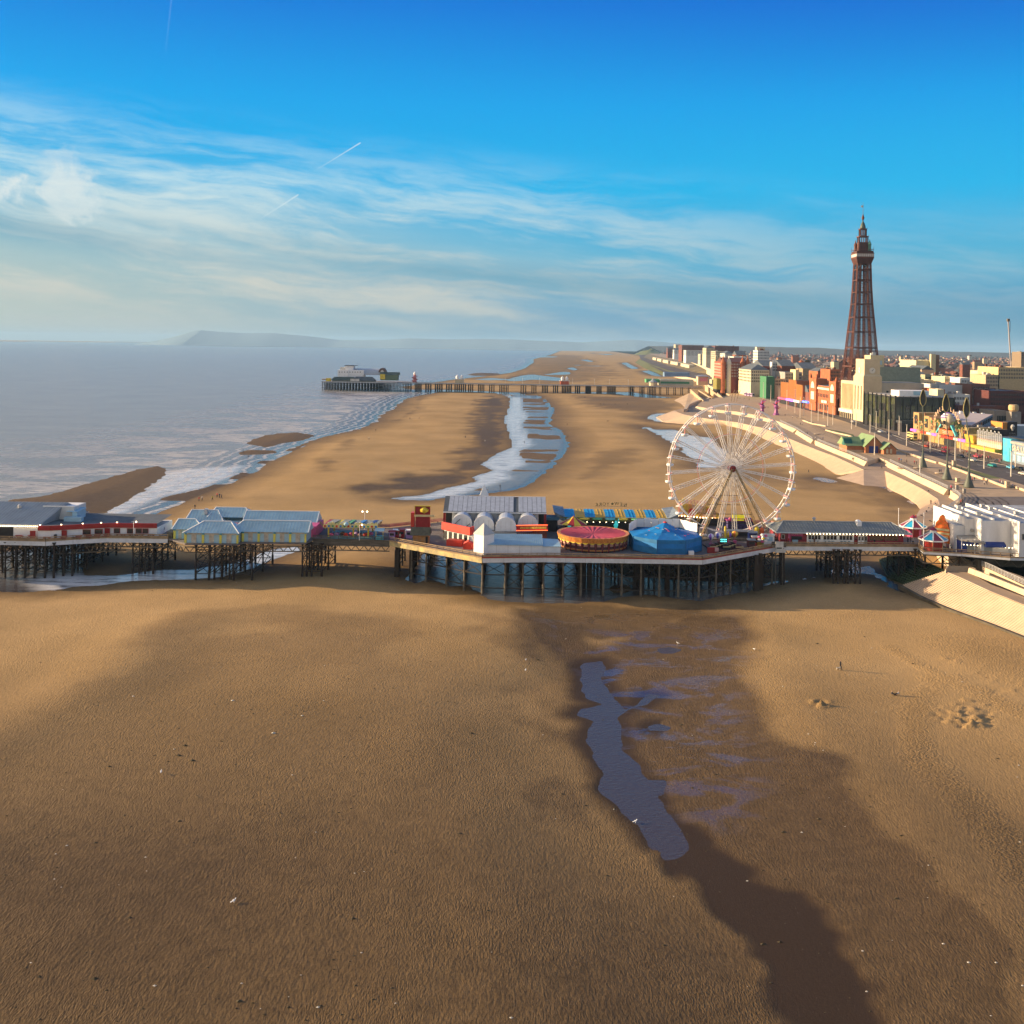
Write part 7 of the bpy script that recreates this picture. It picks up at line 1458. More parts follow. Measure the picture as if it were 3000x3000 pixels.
# glass building
GX=240.5; gy0,gy1=YU(2625,GX),YU(2533,GX)
gl=thing('glass_building',(GX+18,gy0,6),'dark glass fronted building with black mullions and a white plant room','building'); DG=mat('dark_green_glass',(.018,.028,.024),.15,.5,.25,spec=.7,tint=(.05,.06,.03)); GXE=AY(2795,1200,gy0).x; DGS=[DG,DG,mat('black_green_glass',(.015,.02,.018),.1,.4,.3,spec=.7),mat('painted_reflection_glass',(.065,.075,.03),.2,.5,.4,spec=.6)]  # olive panes hold a yellowish reflection painted as glass colour
b=MB(); b.box(GX,GXE,gy0,gy1,5,27.2); b.build('core',BLACK,gl)
b=MB(); b.box(GX+2,GXE - 2,gy0+2,gy1 - 2,27.21,27.5); b.build('roof',GREYC,gl); b=MB(); b.box(GX+5,GX+24,gy0+8,gy0+22,27.5,31); b.build('plant_room',WHITE,gl); b=MB(); b.box(GX+14,GX+23,gy0+7.6,gy0+7.9,28.3,30.6); b.build('plant_glazing',SKYB,gl)
nw=14
for k in range(nw):
    ya,yb=gy0+(gy1 - gy0)*k/nw+.35,gy0+(gy1 - gy0)*(k+1)/nw - .1
    for j in range(4): z0=8.5+j*4.6; b=MB(); b.box(GX - .06,GX - .005,ya,yb,z0,z0+4.3); b.build('pane',random.choice(DGS),gl)
for k in range(8): yy=gy0+(gy1 - gy0)*k/7; b=MB(); b.box(GX - .7,GX - .07,yy - .22,yy+.22,6,28.2); b.build('fin',BLACK,gl)
nw=12
for k in range(nw):
    xa,xb=GX+(GXE - GX)*k/nw+.2,GX+(GXE - GX)*(k+1)/nw - .15
    for j in range(3): z0=13+j*4.6; b=MB(); b.box(xa,xb,gy0 - .06,gy0 - .005,z0,z0+4.3); b.build('pane',random.choice(DGS),gl)
for k in range(9): xa=GX+(GXE - GX)*k/8; b=MB(); b.box(xa - .2,xa+.2,gy0 - .7,gy0 - .07,6,27.8); b.build('fin',BLACK,gl)
b=MB(); b.box(GX,GXE - 2,gy0 - 10,gy0 - .71,11.5,13); b.build('canopy',mat('dark_grey_canopy',(.05,.055,.06),.5,.2),gl); b=MB(); b.box(GX+.5,GXE - 3,gy0 - 9,gy0 - .72,6,11.49); b.build('dark_ground_floor',mat('dark_shopfront',(.03,.025,.03),.5,.5,1),gl)
# orange brick arcade fronts to the north
ends=[(2288,2310,25),(2311,2333,28),(2334,2352,24.5)]
for i,(a,c,zt_) in enumerate(ends):
    ya,yb=YU(c,FX),YU(a,FX); r=bld('brick_arcade',['orange brick arcade front farthest north in its row','tall orange brick arcade front with pilasters, middle of its row','orange brick arcade front beside the narrow lane'][i],'arcade',FX,FX+40,ya,yb - .3,zt_,OB)
    for k in range(7): yy=ya+(yb - ya)*(k+.5)/7; b=MB(); b.box(FX - .5,FX - .01,yy - .5,yy+.5,12,zt_+1.2); b.build('pilaster',mat('golden_brick',(.62,.28,.08),.8,.1),r)
    b=MB(); b.box(FX - 3,FX - .01,ya,yb - .4,10.2,12); b.build('sign_fascia',[PINK,mat('violet_lit_sign',(.35,.15,.8),.5,.1,emit=.6),WHITE][i],r); b=MB(); b.box(FX - .3,FX - .02,ya+1,yb - 1,6,10.1); b.build('shopfront',BLACK,r)
r=bld('dark_roofed_shop','dark brick shop with a blue lit sign left of the brick theatre','shop',FX+2,FX+36,YU(2370,FX+2),YU(2353,FX+2),20,DBRICK,roof='x'); b=MB(); b.box(FX - 1,FX+1.9,YU(2370,FX)+1,YU(2353,FX) - 1,11,12.4); b.build('lit_sign',mat('blue_lit_sign',(.1,.2,.95),.5,.05,emit=.9),r)
def pb(u0,u1,vt,Y,dep,m,name,label,cat='building',z0=6.0,roof=None,roofm=None,nwx=0,nwz=0,west=0,wm=GLASSD,indiv=True,frac=.5):
    """south facing block placed by its front corners at distance Y"""
    X0,X1=AY(u0,vt,Y).x,AY(u1,vt,Y).x; z1=AY((u0+u1)/2,vt,Y).z; r=bld(name,label,cat,X0,X1,Y,Y+dep,z1,m,z0,roof,roofm=roofm)
    if nwx: wins_s(None,Y,X0+.5,X1 - .5,max(z0,z1 - nwz*3.4),z1 - .5,nwx,nwz,r,wm,frac,indiv)
    if west: wins_w(None,X0,Y+.5,Y+dep - .5,max(z0,z1 - nwz*3.4),z1 - .5,west,nwz,r,wm,frac,indiv)
    return r
CRM=mat('cream_hotel',(.62,.55,.38),.8,.1,.15); WHB=mat('white_block',(.66,.66,.62),.8,.06,.1)
r=pb(2245,2269,1105,YU(2245,258),26,mat('green_netting',(.05,.19,.09),.8,.08),'netted_building','building wrapped in bright green netting',nwx=0); pb(2270,2302,1111,YU(2270,268),24,YLW,'cream_shop','cream parapeted shop between the green netted building and brick arcades','shop',nwx=6,nwz=2)
r=pb(2200,2254,1084,1085,60,CRM,'hotel','large cream hotel with a slate hipped roof near the far end of the road','hotel',roof='hip',nwx=9,nwz=4,west=9)
r=pb(2220,2254,1028,1250,24,WHB,'tower_block','tall white tower block with rows of dark windows','tower block',nwx=8,nwz=11,west=6,wm=mat('block_window',(.10,.12,.14),.3,.2)); X_=AY(2224,1028,1255).x; b=MB(); b.box(X_ - 1,X_+9,1262,1272,52,58.5); b.build('plant_room',CRM,r)
r=pb(2116,2192,1062,1150,45,mat('dark_red_brick',(.28,.07,.04),.8,.15,.2),'hotel','dark red brick seafront hotel with white windows and corner turrets','hotel',nwx=16,nwz=5,west=10,wm=CW,frac=.35)
for u in (2118,2135,2175,2190):
    x=AY(u,1100,1149).x; b=MB(); b.lathe((x,1149,6),[(2.6,0),(2.6,32),(3.0,32.5),(2.6,35),(.9,39),(.1,43)],8); b.build('turret',OB if u != 2135 else CW,r)
b=MB(); b.gable(AY(2118,1062,1152).x,AY(2190,1062,1152).x,1151,1190,AY(2150,1062,1150).z,AY(2150,1048,1150).z,'x'); b.build('gable_roof',mat('maroon_slate',(.14,.06,.05),.8,.2),r)
ob=AY(2100,1100,1450); b=MB(); b.box(ob.x - 8,ob.x+8,1445,1461,5,12); b.box(ob.x - 5,ob.x+5,1448,1458,12,17); b.frustum((ob.x,1453),2.6,2.6,2.2,2.2,17,44.5); b.frustum((ob.x,1453),2.2,2.2,.1,.1,44.5,47); b.build('obelisk',STO,label='tall plain stone obelisk war memorial',cat='obelisk')
yb_=thing('glazed_box',(AY(2118,1130,1150).x,1150,6),'yellow glazed box shaped building by the far pier','building'); X0,X1=AY(2099,1130,1150).x,AY(2139,1130,1150).x
b=MB(); b.box(X0,X1,1150,1170,6,10); b.build('base',BLACK,yb_); 
for i in range(4):
    for j in range(3): b=MB(); b.box(X0+(X1 - X0)*i/4+.05,X0+(X1 - X0)*(i+1)/4 - .05,1149,1150,10+j*4.05,10+(j+1)*4.05 - .1); b.build('glass_panel',mat('mustard_glass',(.36,.30,.04),.3,.15),yb_)
b=MB(); b.box(X0,X1,1150.01,1170,10,22.2); b.build('body',mat('olive_body',(.22,.2,.05),.6,.1),yb_)
# northern seafront hotels on the upper terrace
hotels=[(1956,1975,1021,2350,30,DBRICK,'x','small gabled brick hotel, first at the north end'),(1975,1994,1025,2250,30,WHB,'x','white gabled hotel next to the northernmost brick hotel'),(1979,1997,1010,2500,40,CRM,None,'tall cream hotel at the north end of the cliffs'),
          (1998,2062,1012,2400,60,DBRICK,None,'long dark brick block on the northern skyline'),(2010,2064,1027,2050,40,WHB,None,'white hotel with balconies on the upper terrace'),(2052,2068,1038,1900,30,CRM,None,'small cream hotel left of the ornate one'),
          (2069,2095,1020,1850,40,CRM,'hip','ornate cream hotel with a domed corner'),(2096,2124,1030,1750,40,mat('beige_hotel',(.5,.42,.3),.8,.1),None,'beige hotel behind the obelisk'),(2095,2165,1015,2200,60,mat('maroon_block',(.16,.06,.05),.8,.15),None,'long maroon brick hotel on the skyline'),
          (2124,2150,1036,1700,40,WHB,'hip','pale blue-white hotel with bay windows'),(2150,2186,1046,1500,40,WHB,None,'low white building right of the pale hotel'),(2158,2186,1040,1600,30,BRICK,'x','red brick gabled house beside the tower block')]
for a,c,vt,Y,dep,m_,rf_,lab in hotels:
    if c < 2100: Y=float(np.interp((a+c)/2,[1950,1975,2030,2085],[3900,3400,2650,2020]))+60+(Y - 1850)*.5
    pb(a,c,vt,Y,dep,m_,'hotel',lab,'hotel',17.0 if c < 2100 else 6.0,rf_,nwx=max(3,int((c - a)/4)),nwz=4,west=4,indiv=False,wm=GLASSD)
# town blocks behind the front
blocks=[(2290,2330,1072,1150,50,DBRICK,'x','dark gabled hall behind the orange arcades'),(2236,2295,1073,1180,60,mat('red_tile',(.22,.05,.03),.8,.2),'x','large hall with a red roof and white dormer'),(2262,2292,1062,1170,10,WHB,None,'white dormer box on the red roofed hall'),
          (2300,2350,1092,1060,40,GREYC,None,'grey flat roofed store behind the arcades'),(2331,2341,1085,1050,20,YLW,None,'narrow sunlit cream stair tower'),(2352,2395,1080,1120,50,mat('tan_stone',(.38,.28,.16),.8,.15),'x','tan stone gabled building left of the tower legs'),
          (2396,2430,1088,1000,30,OB,'hip','orange roofed building behind the theatre turret'),(2432,2462,1084,960,30,OB,None,'orange brick block at the foot of the tower legs'),(2410,2445,1078,1130,30,YLW,None,'long cream building left of the tower base'),(2443,2458,1060,1200,12,YLW,'hip','small cream tower with a pointed roof left of the iron tower'),
          (2538,2568,1074,1000,30,YLW,None,'cream block immediately right of the iron tower'),(2570,2640,1092,900,40,mat('grey_green_render',(0,0,0)),None,'grey green block right of the tower base'),(2684,2738,1057,1200,50,mat('pale_yellow_brick',(.66,.58,.34),.8,.06),None,'huge windowless pale yellow building'),
          (2728,2742,1039,1195,4,mat('pale_yellow_brick',(0,0,0)),None,'pale yellow tower of the windowless building, lit side'),(2743,2752,1041,1196,20,mat('tower_shade_brown',(.2,.11,.06),.8,.1),None,'brown shaded side of the windowless building tower, shade in its colour'),(2700,2735,1083,1020,40,mat('peach_render',(.6,.4,.26),.8,.1),'y','peach gabled hall in front of the windowless building'),  # brown block is the tower's shaded side, shade put into its colour
          (2640,2690,1108,830,40,DBRICK,None,'dark brick block right of the clock building'),(2677,2698,1107,820,20,OB,None,'small orange brick house with dark windows'),(2690,2735,1115,800,30,CRM,None,'cream block with tan roof right of the orange house'),(2710,2770,1100,840,30,mat('olive_render',(.36,.34,.22),.8,.1),None,'olive grey slab with thin windows'),
          (2768,2803,1106,790,25,YLW,None,'yellow stucco house with two dark windows'),(2752,2842,1130,760,40,WHB,None,'big plain white building behind the glass building'),(2815,2842,1109,770,36,WHB,None,'upper white block with a sunlit side'),(2846,2900,1128,745,50,mat('purple_brown_brick',(.19,.085,.06),.8,.1),None,'brown brick building with three tall arches'),
          (2735,2768,1143,700,30,OB,None,'low orange brick building behind the plant room'),(2747,2766,1143,690,14,CRM,None,'small cream cube beside the leaf sculptures'),(2795,2842,1158,690,30,WHB,None,'white building with small square windows behind the hall'),(2806,2850,1190,660,20,mat('maroon_block',(0,0,0)),None,'low maroon brick wall building'),
          (2842,2945,1192,700,16,DBRICK,None,'long dark brick retail building'),(2900,3010,1148,720,50,mat('dark_red_carpark',(.12,.035,.03),.8,.2),None,'dark red multi storey car park'),(2925,3010,1078,900,40,mat('gold_stone',(.55,.42,.22),.8,.1),None,'gold stone building at the right edge'),(2912,2945,1085,950,20,CRM,None,'cream house with stepped roofs near the crane'),
          (2888,2928,1100,900,30,mat('tan_brick',(.48,.36,.22),.8,.1),None,'tan building with a cornice left of the gold building'),(2870,2890,1088,980,20,CRM,None,'narrow cream building below the crane'),(2992,3020,1032,1600,30,mat('brown_tower',(.22,.16,.1),.8,.1),None,'brown tower block cut off by the right edge'),(2820,2842,1068,1500,10,DBRICK,'x','small dark gabled house with a white end')]
for i,(a,c,vt,Y,dep,m_,rf_,lab) in enumerate(blocks):
    big_=(c - a) > 24 and rf_ is None and 'windowless' not in lab and 'wall' not in lab and 'plain' not in lab
    pb(a,c,vt,Y,dep,m_,'town_building',lab,'building',6.0,rf_,nwx=max(3,int((c - a)/5)) if big_ else 0,nwz=3,indiv=(Y < 1000),wm=GLASSD)
r=thing('arched_front',(AY(2872,1160,744).x,744,6),'three tall blind brick arches on the brown brick building','facade')
for k in range(3): x=AY(2858+k*15.5,1160,744).x; zb=AY(2870,1183,744).z; zt_=AY(2870,1146,744).z; b=MB(); b.yprism([(x - 1.6,zb),(x+1.6,zb)]+[(x+1.6*math.cos(t),zt_+2.0*math.sin(t)) for t in np.linspace(0,PI,9)],744.2,744.8); b.build('arch_panel',mat('deep_red_brick',(.13,.04,.035),.8,.1),r); b=MB(); [b.beam((x+1.75*math.cos(t0),744.1,zt_+2.15*math.sin(t0)),(x+1.75*math.cos(t1),744.1,zt_+2.15*math.sin(t1)),.25) for t0,t1 in zip(np.linspace(0,PI,9)[:-1],np.linspace(0,PI,9)[1:])]; [b.beam((x+s_*1.75,744.1,zb),(x+s_*1.75,744.1,zt_),.25) for s_ in (-1,1)]; b.build('arch_moulding',GREYC,r)
for u,vt,vb,Y,m_,lab in ((2366,1053,1085,1250,mat('dark_stone_spire',(.10,.08,.05),.8,.2),'dark stone clock turret on the skyline left of the tower'),(2348,1056,1078,1300,OB,'orange brick chimney shaped tower with a pale dome')):
    x=AY(u,vt,Y).x; b=MB(); zt_,zb=AY(u,vt,Y).z,6; b.lathe((x,Y,zb),[(4.2,0),(3.6,zt_ - zb - 5),(3.9,zt_ - zb - 4.6),(3.6,zt_ - zb - 2),(1.2,zt_ - zb)],10); b.build('tower',m_,label=lab,cat='tower')
cr=thing('crane',(AY(2962,1075,1100).x,1100,6),'slender telescopic crane boom standing above the town rooftops','crane'); p,q=AY(2962,1075,1100),AY(2954,942,1100); b=MB(); b.beam((p.x,1100,6),p,2.2); b.obox((p.x,1100,p.z - 12),6,5,12); b.build('crane_body',ORANGE,cr); b=MB(); b.beam(p,q,1.0); b.build('boom',mat('grey_boom',(.4,.35,.33),.5,.1),cr); b=MB(); b.obox(q,2.6,2,3); b.beam(q+Vector((2,0,0)),q+Vector((2.2,0,-11)),.3); b.build('hook_block',IRON2,cr)
# ---------------------------------------------------------------- right: big hall, skull facade, arcades, aquarium
hl=thing('leisure_hall',(258,590,6),'big hall with a single broad pale sloping metal roof','hall'); PR=mat('pale_pinkish_roof',(.50,.42,.38),.6,.06,.2)
a_,b_,c_,d_=AY(2724,1240,572),AY(2846,1246,560),AY(2908,1214,598),AY(2799,1206,622)
for k in range(12):
    p0,p1,p2,p3=a_.lerp(b_,k/12),a_.lerp(b_,(k+.98)/12),d_.lerp(c_,(k+.98)/12),d_.lerp(c_,k/12); b=MB(); b.hexa([p0 - Z*.3,p1 - Z*.3,p2 - Z*.3,p3 - Z*.3],[p0,p1,p2,p3]); b.build('roof_sheet',PR,hl)
b=MB(); b.hexa([(a_.x+1,a_.y+1,5),(b_.x - .5,b_.y+1,5),(c_.x - .5,c_.y - 1,5),(d_.x+1,d_.y - 1,5)],[a_+Vector((1,1,-.5)),b_+Vector((-.5,1,-.5)),c_+Vector((-.5,-1,-.5)),d_+Vector((1,-1,-.5))]); b.build('wall',mat('slate_blue_cladding',(.20,.27,.33),.6,.08),hl)
for k in range(12): p0=b_.lerp(c_,(k+.2)/12)+Vector((.1,-.5,-1)); b=MB(); b.beam(p0,p0 - Z*2.2,.5,.5); b.build('clerestory_window',GLASSD,hl)
for u,v in ((2815,1205),(2838,1207),(2855,1208),(2880,1211)): p=AY(u,v,612); b=MB(); b.obox((p.x,612,p.z - 1.4),1.6,1.6,1.6); b.build('roof_vent',WHITE,hl)
px_=232.0
sk=thing('skull_facade',(px_,545,6),'pirate themed yellow arcade facade with a giant skull in a striped scarf','facade'); GOLD=mat('gold_yellow_facade',(.34,.24,.08),.6,.4,.6,tint=(.2,.16,.05))
def fy(u,X=px_): return YU(u,X,1280)
for k,(a,c,z1,m_) in enumerate(((2675,2692,21,mat('ochre_frame',(.40,.25,.10),.7,.1)),(2693,2706,16,GOLD),(2706,2722,20,mat('ochre_frame',(0,0,0))),(2722,2738,19.5,mat('ochre_frame',(0,0,0))),(2738,2752,19,GOLD),(2752,2766,16,GOLD),(2766,2802,13.0,BLACK),(2802,2816,16,GOLD),(2816,2838,17.5,GOLD),(2838,2862,14,mat('grey_olive_front',(.22,.2,.15),.7,.2)))):
    ya,yb=fy(c),fy(a); b=MB(); b.box(px_,px_+12,ya+.2,yb - .2,5.5,z1); w_=b.build('front',m_,sk); b=MB(); b.box(px_ - .15,px_+.02,ya+.25*(yb - ya),yb - .25*(yb - ya),z1 - 6.5,z1 - 1.5); b.build('opening',BLACK if k % 2 == 0 else mat('brown_opening',(.12,.07,.03),.7,.4,1),w_)
    for j in range(5): b=MB(); y_=ya+(yb - ya)*random.uniform(.1,.85); z_=random.uniform(11.6,z1+.4); b.box(px_ - .5,px_ - .17,y_,y_+random.uniform(.5,1.6),z_,z_+random.uniform(.4,1.4)); b.build('ornament',random.choice([GOLD,TANW,DBRICK,CREAM,BRICK,GREEN]),w_)
    b=MB(); b.box(px_ - 1.8,px_ - .01,ya+.3,yb - .3,10.2,11.4); b.build('sign',[MAG,TANW,BRED,DIRTYW][k % 4],w_)
cy_=fy(2785); zc=19.5
bmx=bmesh.new(); bmesh.ops.create_uvsphere(bmx,u_segments=20,v_segments=14,radius=1)
for v in bmx.verts:
    x,y,z=v.co; s_=1.0 if z > -.2 else 1 - .35*(-z - .2); v.co=Vector((px_ - 1.5+x*3.4*s_,cy_+y*4.3*s_,zc+z*4.6))
me_=bpy.data.meshes.new('skull'); bmx.to_mesh(me_); bmx.free(); me_.materials.append(mat('bone_paint',(.62,.52,.34),.6,.15,.8)); skull=bpy.data.objects.new('skull',me_); col.objects.link(skull); skull.parent=sk; me_.transform(Matrix.Translation(-sk.location))
for s_ in (-1,1): b=MB(); p=Vector((px_ - 4.6,cy_+s_*1.6 - .8,zc - .7)); b.cyl(p,p - Vector((.45,0,0)),1.15,1.15,12); b.build('eye_socket',BLACK,skull)
b=MB(); p=Vector((px_ - 4.4,cy_ - .7,zc - 2.6)); b.cyl(p,p - Vector((.4,0,0)),.5,.3,6); b.build('nose_hole',BLACK,skull)
for k in range(5): b=MB(); b.lathe((px_ - 1.5,cy_,zc),[(3.95*math.sqrt(max(0,1 - ((1.6+.6*k)/4.75) ** 2)),1.6+.6*k),(3.95*math.sqrt(max(0,1 - ((2.2+.6*k)/4.75) ** 2)),2.2+.6*k)],18,cap=False); b.build('scarf_band',WHITE if k % 2 else mat('violet_scarf',(.22,.10,.35),.6,.1),skull)
b=MB(); b.box(px_ - 2.6,px_ - 1.2,cy_ - 9,cy_+9,12.2,14.8); b.build('red_banner',mat('coral_red_banner',(.8,.16,.05),.5,.1),sk); text('CASINO',2.2,(px_ - 2.7,cy_,13.5),-PI/2,mat('warm_white_letters',(0,0,0)),sk,'lettering',.1)
for s_ in (-1,1): b=MB(); b.beam((px_ - 2,cy_+s_*6,17.5),(px_ - 2,cy_+s_*12,12.5),1.4,.9); b.build('cyan_bone',mat('turquoise_paint',(0,0,0)),sk)
LT=mat('peach_letters',(.75,.50,.32),.5,.1); word='CORAL ISLAND'
for k,ch in enumerate(word):
    if ch == ' ': continue
    t=PI*(0.90 - .80*k/11); yy=cy_+11.5*math.cos(t)*1.35; z_=17.6+9.4*math.sin(t)*.92; text(ch,3.3,(px_ - 2.2,yy,z_),-PI/2,LT,sk,'letter',.3)
b=MB(); b.cyl((px_ - 1.5,cy_+.5,26),(px_ - 1.5,cy_+.5,33),.5,.15,6); b.lathe((px_ - 1.5,cy_+.5,25.5),[(1.6,0),(1.9,.8),(1.6,1.8)],8); b.build('crow_nest',mat('dark_green_mast',(.06,.09,.04),.7,.2),sk)
def palm(x,y,z0,h,lab,par=None):
    r=thing('palm_tree',(x,y,z0),lab,'palm tree','palms on the skull facade'); b=MB(); b.cyl((x,y,z0),(x+.3,y,z0+h),.35,.22,6); b.build('trunk',TANW,r)
    for k in range(9): a=2*PI*k/9; c1=Vector((x+.3,y,z0+h)); m1=c1+Vector((1.6*math.cos(a),1.6*math.sin(a),.7)); e1=c1+Vector((3.0*math.cos(a),3.0*math.sin(a),-.8)); b=MB(); b.beam(c1,m1,.7,.12); b.beam(m1,e1,.6,.1); b.build('frond',mat('palm_green',(.06,.09,.02),.7,.3),r)
palm(px_ - 1.5,fy(2760),12,7,'dark palm left of the giant skull'); palm(px_ - 1.5,fy(2808),12,7,'dark palm right of the giant skull'); palm(px_ - 1.5,fy(2820),10,7.5,'second dark palm right of the giant skull')
hx_=229.0
ha=thing('hairpin_arcade',(hx_,497,6),'arcade front topped with tall white hairpin arches over a yellow and red band','arcade'); ya,yb=fy(2935,hx_),fy(2862,hx_)
b=MB(); b.box(hx_+.5,hx_+30,ya,yb,5.5,14.5); b.build('wall',mat('dark_brown_hall',(.07,.045,.035),.8,.2),ha); b=MB(); b.box(hx_+.6,hx_+30,ya,yb,14.51,14.8); b.build('roof',ROOFD,ha)
for k in range(13):
    y_=yb - (yb - ya)*(k+.5)/13; w_=(yb - ya)/13*.3
    b=MB(); zt_=17.2+(k % 2)*1.0
    for s_ in (-1,1): b.beam((hx_,y_+s_*w_,10),(hx_,y_+s_*w_,zt_),.16)
    for t0,t1 in zip(np.linspace(0,PI,6)[:-1],np.linspace(0,PI,6)[1:]): b.beam((hx_,y_+w_*math.cos(t0),zt_+w_*math.sin(t0)),(hx_,y_+w_*math.cos(t1),zt_+w_*math.sin(t1)),.16)
    b.build('hairpin_arch',WHITE,ha); b=MB(); b.box(hx_+.1,hx_+.35,y_ - w_*1.5,y_+w_*1.5,8.3,12.6); b.build('pale_panel',mat('pale_peach_panel',(.72,.55,.36),.6,.1),ha); b=MB(); b.box(hx_+.05,hx_+.36,y_ - w_*1.5,y_+w_*1.5,12.61,13.8); b.build('red_panel',mat('coral_panel',(.8,.28,.14),.6,.1),ha)
b=MB(); b.box(hx_ - 3.2,hx_+.04,ya,yb+6,9.3,10.7); b.build('yellow_canopy',mat('golden_canopy',(.55,.38,.05),.5,.1),ha)
b=MB(); b.hexa([(hx_ - 1,yb+1,11),(hx_+5,yb+1,11),(hx_+5,yb+9,11),(hx_ - 1,yb+9,11)],[(hx_ - 2,yb,15),(hx_+6,yb,15),(hx_+6,yb+10,15),(hx_ - 2,yb+10,15)]); b.build('yellow_hopper',mat('golden_canopy',(0,0,0)),ha)
aq=thing('aquarium',(228,470,6),'turquoise and grey aquarium building with big white letters at the right edge','aquarium'); ya2,ym_,yb2=YU(3060,228,1330),YU(2962,228,1330),YU(2937,228,1330)
b=MB(); b.box(228,262,ym_,yb2 - .3,5.5,16.5); b.build('turquoise_wall',mat('turquoise_wall',(.03,.42,.52),.4,.35,.25,tint=(.25,.5,.6)),aq); b=MB(); b.box(228.4,262,ya2,ym_ - .01,5.5,16); b.build('grey_wall',mat('blue_grey_wall',(.20,.26,.32),.5,.1),aq)
b=MB(); b.box(227.4,228.39,ya2,ym_ - .5,14.8,15.8); b.build('cornice',GREYC,aq); wins_w(None,228.4,ya2+1,ym_ - 1,7,10,7,1,aq,mat('pale_blue_window',(.3,.45,.6),.3,.1),.8,True,.9)
p=Vector((228.2,(ym_+ya2)/2 - 1,12.7)); text('SEA LIFE',3.2,(228.2,ym_ - 8.2,12.6),-PI/2,mat('warm_white_letters',(0,0,0)),aq,'lettering',.15,width=15)
b=MB(); b.box(228.1,228.35,ym_ - 12,ym_ - 3,10.4,11.1); b.build('small_sign',DIRTYW,aq)
b=MB(); b.box(231,262,ya2,yb2,16.51,17.2); b.build('roof',BLACK,aq)
bs=thing('sign_tower',(AY(2966,1260,560).x,560,6),'black sign tower with a pale skull emblem and lettering, orange on its sunny side','sign'); X0,X1=AY(2952,1260,560).x,AY(2980,1260,560).x; z0,z1=AY(2966,1300,560).z,AY(2966,1236,560).z
b=MB(); b.box(X0,X1,560,566,5,z1); b.build('black_wall',mat('sign_black',(.03,.025,.025),.6,.1),bs); b=MB(); b.box(X0 - 2.6,X0 - .01,560.5,574,5,z1 - .5); b.build('orange_wall',mat('orange_wall',(.62,.26,.05),.7,.1),bs); b=MB(); b.box(X0 - 9,X0 - 2.61,566,574,5,z1 - 4.5); b.build('orange_wall',mat('orange_wall',(0,0,0)),bs)
c_=Vector(((X0+X1)/2,559.9,z1 - 3.2)); b=MB(); b.lathe((c_.x,c_.y,c_.z - 1.6),[(.5,0),(.7,.6),(1.15,1.4),(1.2,2.4),(.8,3.2),(.1,3.5)],12); em=b.build('emblem',DIRTYW,bs)
for s_ in (-1,1): b=MB(); b.cyl((c_.x+s_*.5,c_.y - 1.0,c_.z+.1),(c_.x+s_*.5,c_.y - 1.3,c_.z+.1),.3,.3,8); b.build('eye',BLACK,em)
text('CORAL',1.3,(c_.x,559.85,c_.z - 3.2),0,GREYC,bs,'lettering',.1,width=3.6); text('ISLAND',1.3,(c_.x,559.85,c_.z - 4.5),0,GREYC,bs,'lettering',.1,width=4.4)
b=MB(); b.box(X1+.1,X1+20,566,580,5,AY(2990,1248,566).z); b.build('cladding',mat('blue_white_cladding',(.32,.40,.46),.6,.08),label='ribbed pale blue shed right of the black sign tower',cat='shed')
dk=pb(2862,2955,1262,540,20,mat('dark_flat_hall',(.05,.035,.03),.8,.2),'flat_hall','dark flat roofed hall behind the hairpin arches','hall')
for u in (2868,2884,2902,2922): p=AY(u,1252,552); b=MB(); b.box(p.x,p.x+2.4,552,555,p.z - 2.5,p.z); b.build('vent',CRM,dk)
tw2=pb(2912,2950,1206,640,20,mat('grey_fluted_stone',(.30,.27,.23),.8,.08),'stone_hall','grey stone hall with tall narrow windows','building'); 
for k in range(6): x=AY(2922+k*4.6,1225,639.8).x; b=MB(); b.box(x,x+.55,639.7,639.99,AY(2930,1236,640).z,AY(2930,1218,640).z); b.build('tall_window',GLASSD,tw2)
x=AY(2974,1215,630).x; ct=thing('round_turret',(x,632,6),'grey stone clock tower with a golden drum on top','tower'); b=MB(); b.box(x - 2.7,x+3.2,629,636,5,AY(2974,1206,630).z); b.build('shaft',mat('grey_fluted_stone',(0,0,0)),ct); b=MB(); zt_=AY(2974,1206,630).z; b.lathe((x+.2,632.5,zt_),[(2.0,0),(2.9,.8),(3.0,3.0),(2.6,4.0),(2.2,4.2)],14); b.build('drum',mat('gold_drum',(.6,.42,.2),.7,.1),ct); b=MB(); b.cyl((x,629,zt_ - 2.4),(x,628.7,zt_ - 2.4),.9,.9,12); b.build('clock_face',GREYC,ct)
# green roofed shelter on the promenade
gs=thing('green_roofed_shelter',(180,505,6),'brick seafront building with steep green gabled roofs','shelter'); GR=mat('sage_green_roof',(.20,.30,.14),.7,.08,.3); GR_SHADE=mat('green_roof_shade',(.02,.12,.10),.7,.1); SB=mat('shelter_brick',(.42,.17,.08),.85,.1)
def sh_gable(u0,u1,Y,dep,ze,zr,nm='wing'):
    X0,X1=AY(u0,1320,Y).x,AY(u1,1320,Y).x; b=MB(); b.yprism([(X0,6),(X1,6),(X1,ze),((X0+X1)/2,zr - .25),(X0,ze)],Y,Y+dep); b.build(nm,SB,gs)
    xm_=(X0+X1)/2
    for s_,xe in ((-1,X0 - .6),(1,X1+.6)): b=MB(); q=[Vector((xe,Y - .6,ze - .5)),Vector((xm_,Y - .6,zr)),Vector((xm_,Y+dep+.6,zr)),Vector((xe,Y+dep+.6,ze - .5))]; b.hexa([p - Z*.2 for p in q][::-s_],q[::-s_]); b.build('roof_slope',GR if s_ < 0 else GR_SHADE,gs)  # slope away from the sun gets a darker, shade-toned copy of the green
    return X0,X1
X0,X1=sh_gable(2535,2588,500,18,9.6,14.4); sh_gable(2589,2626,495,8,8.8,11.6,'small_wing')
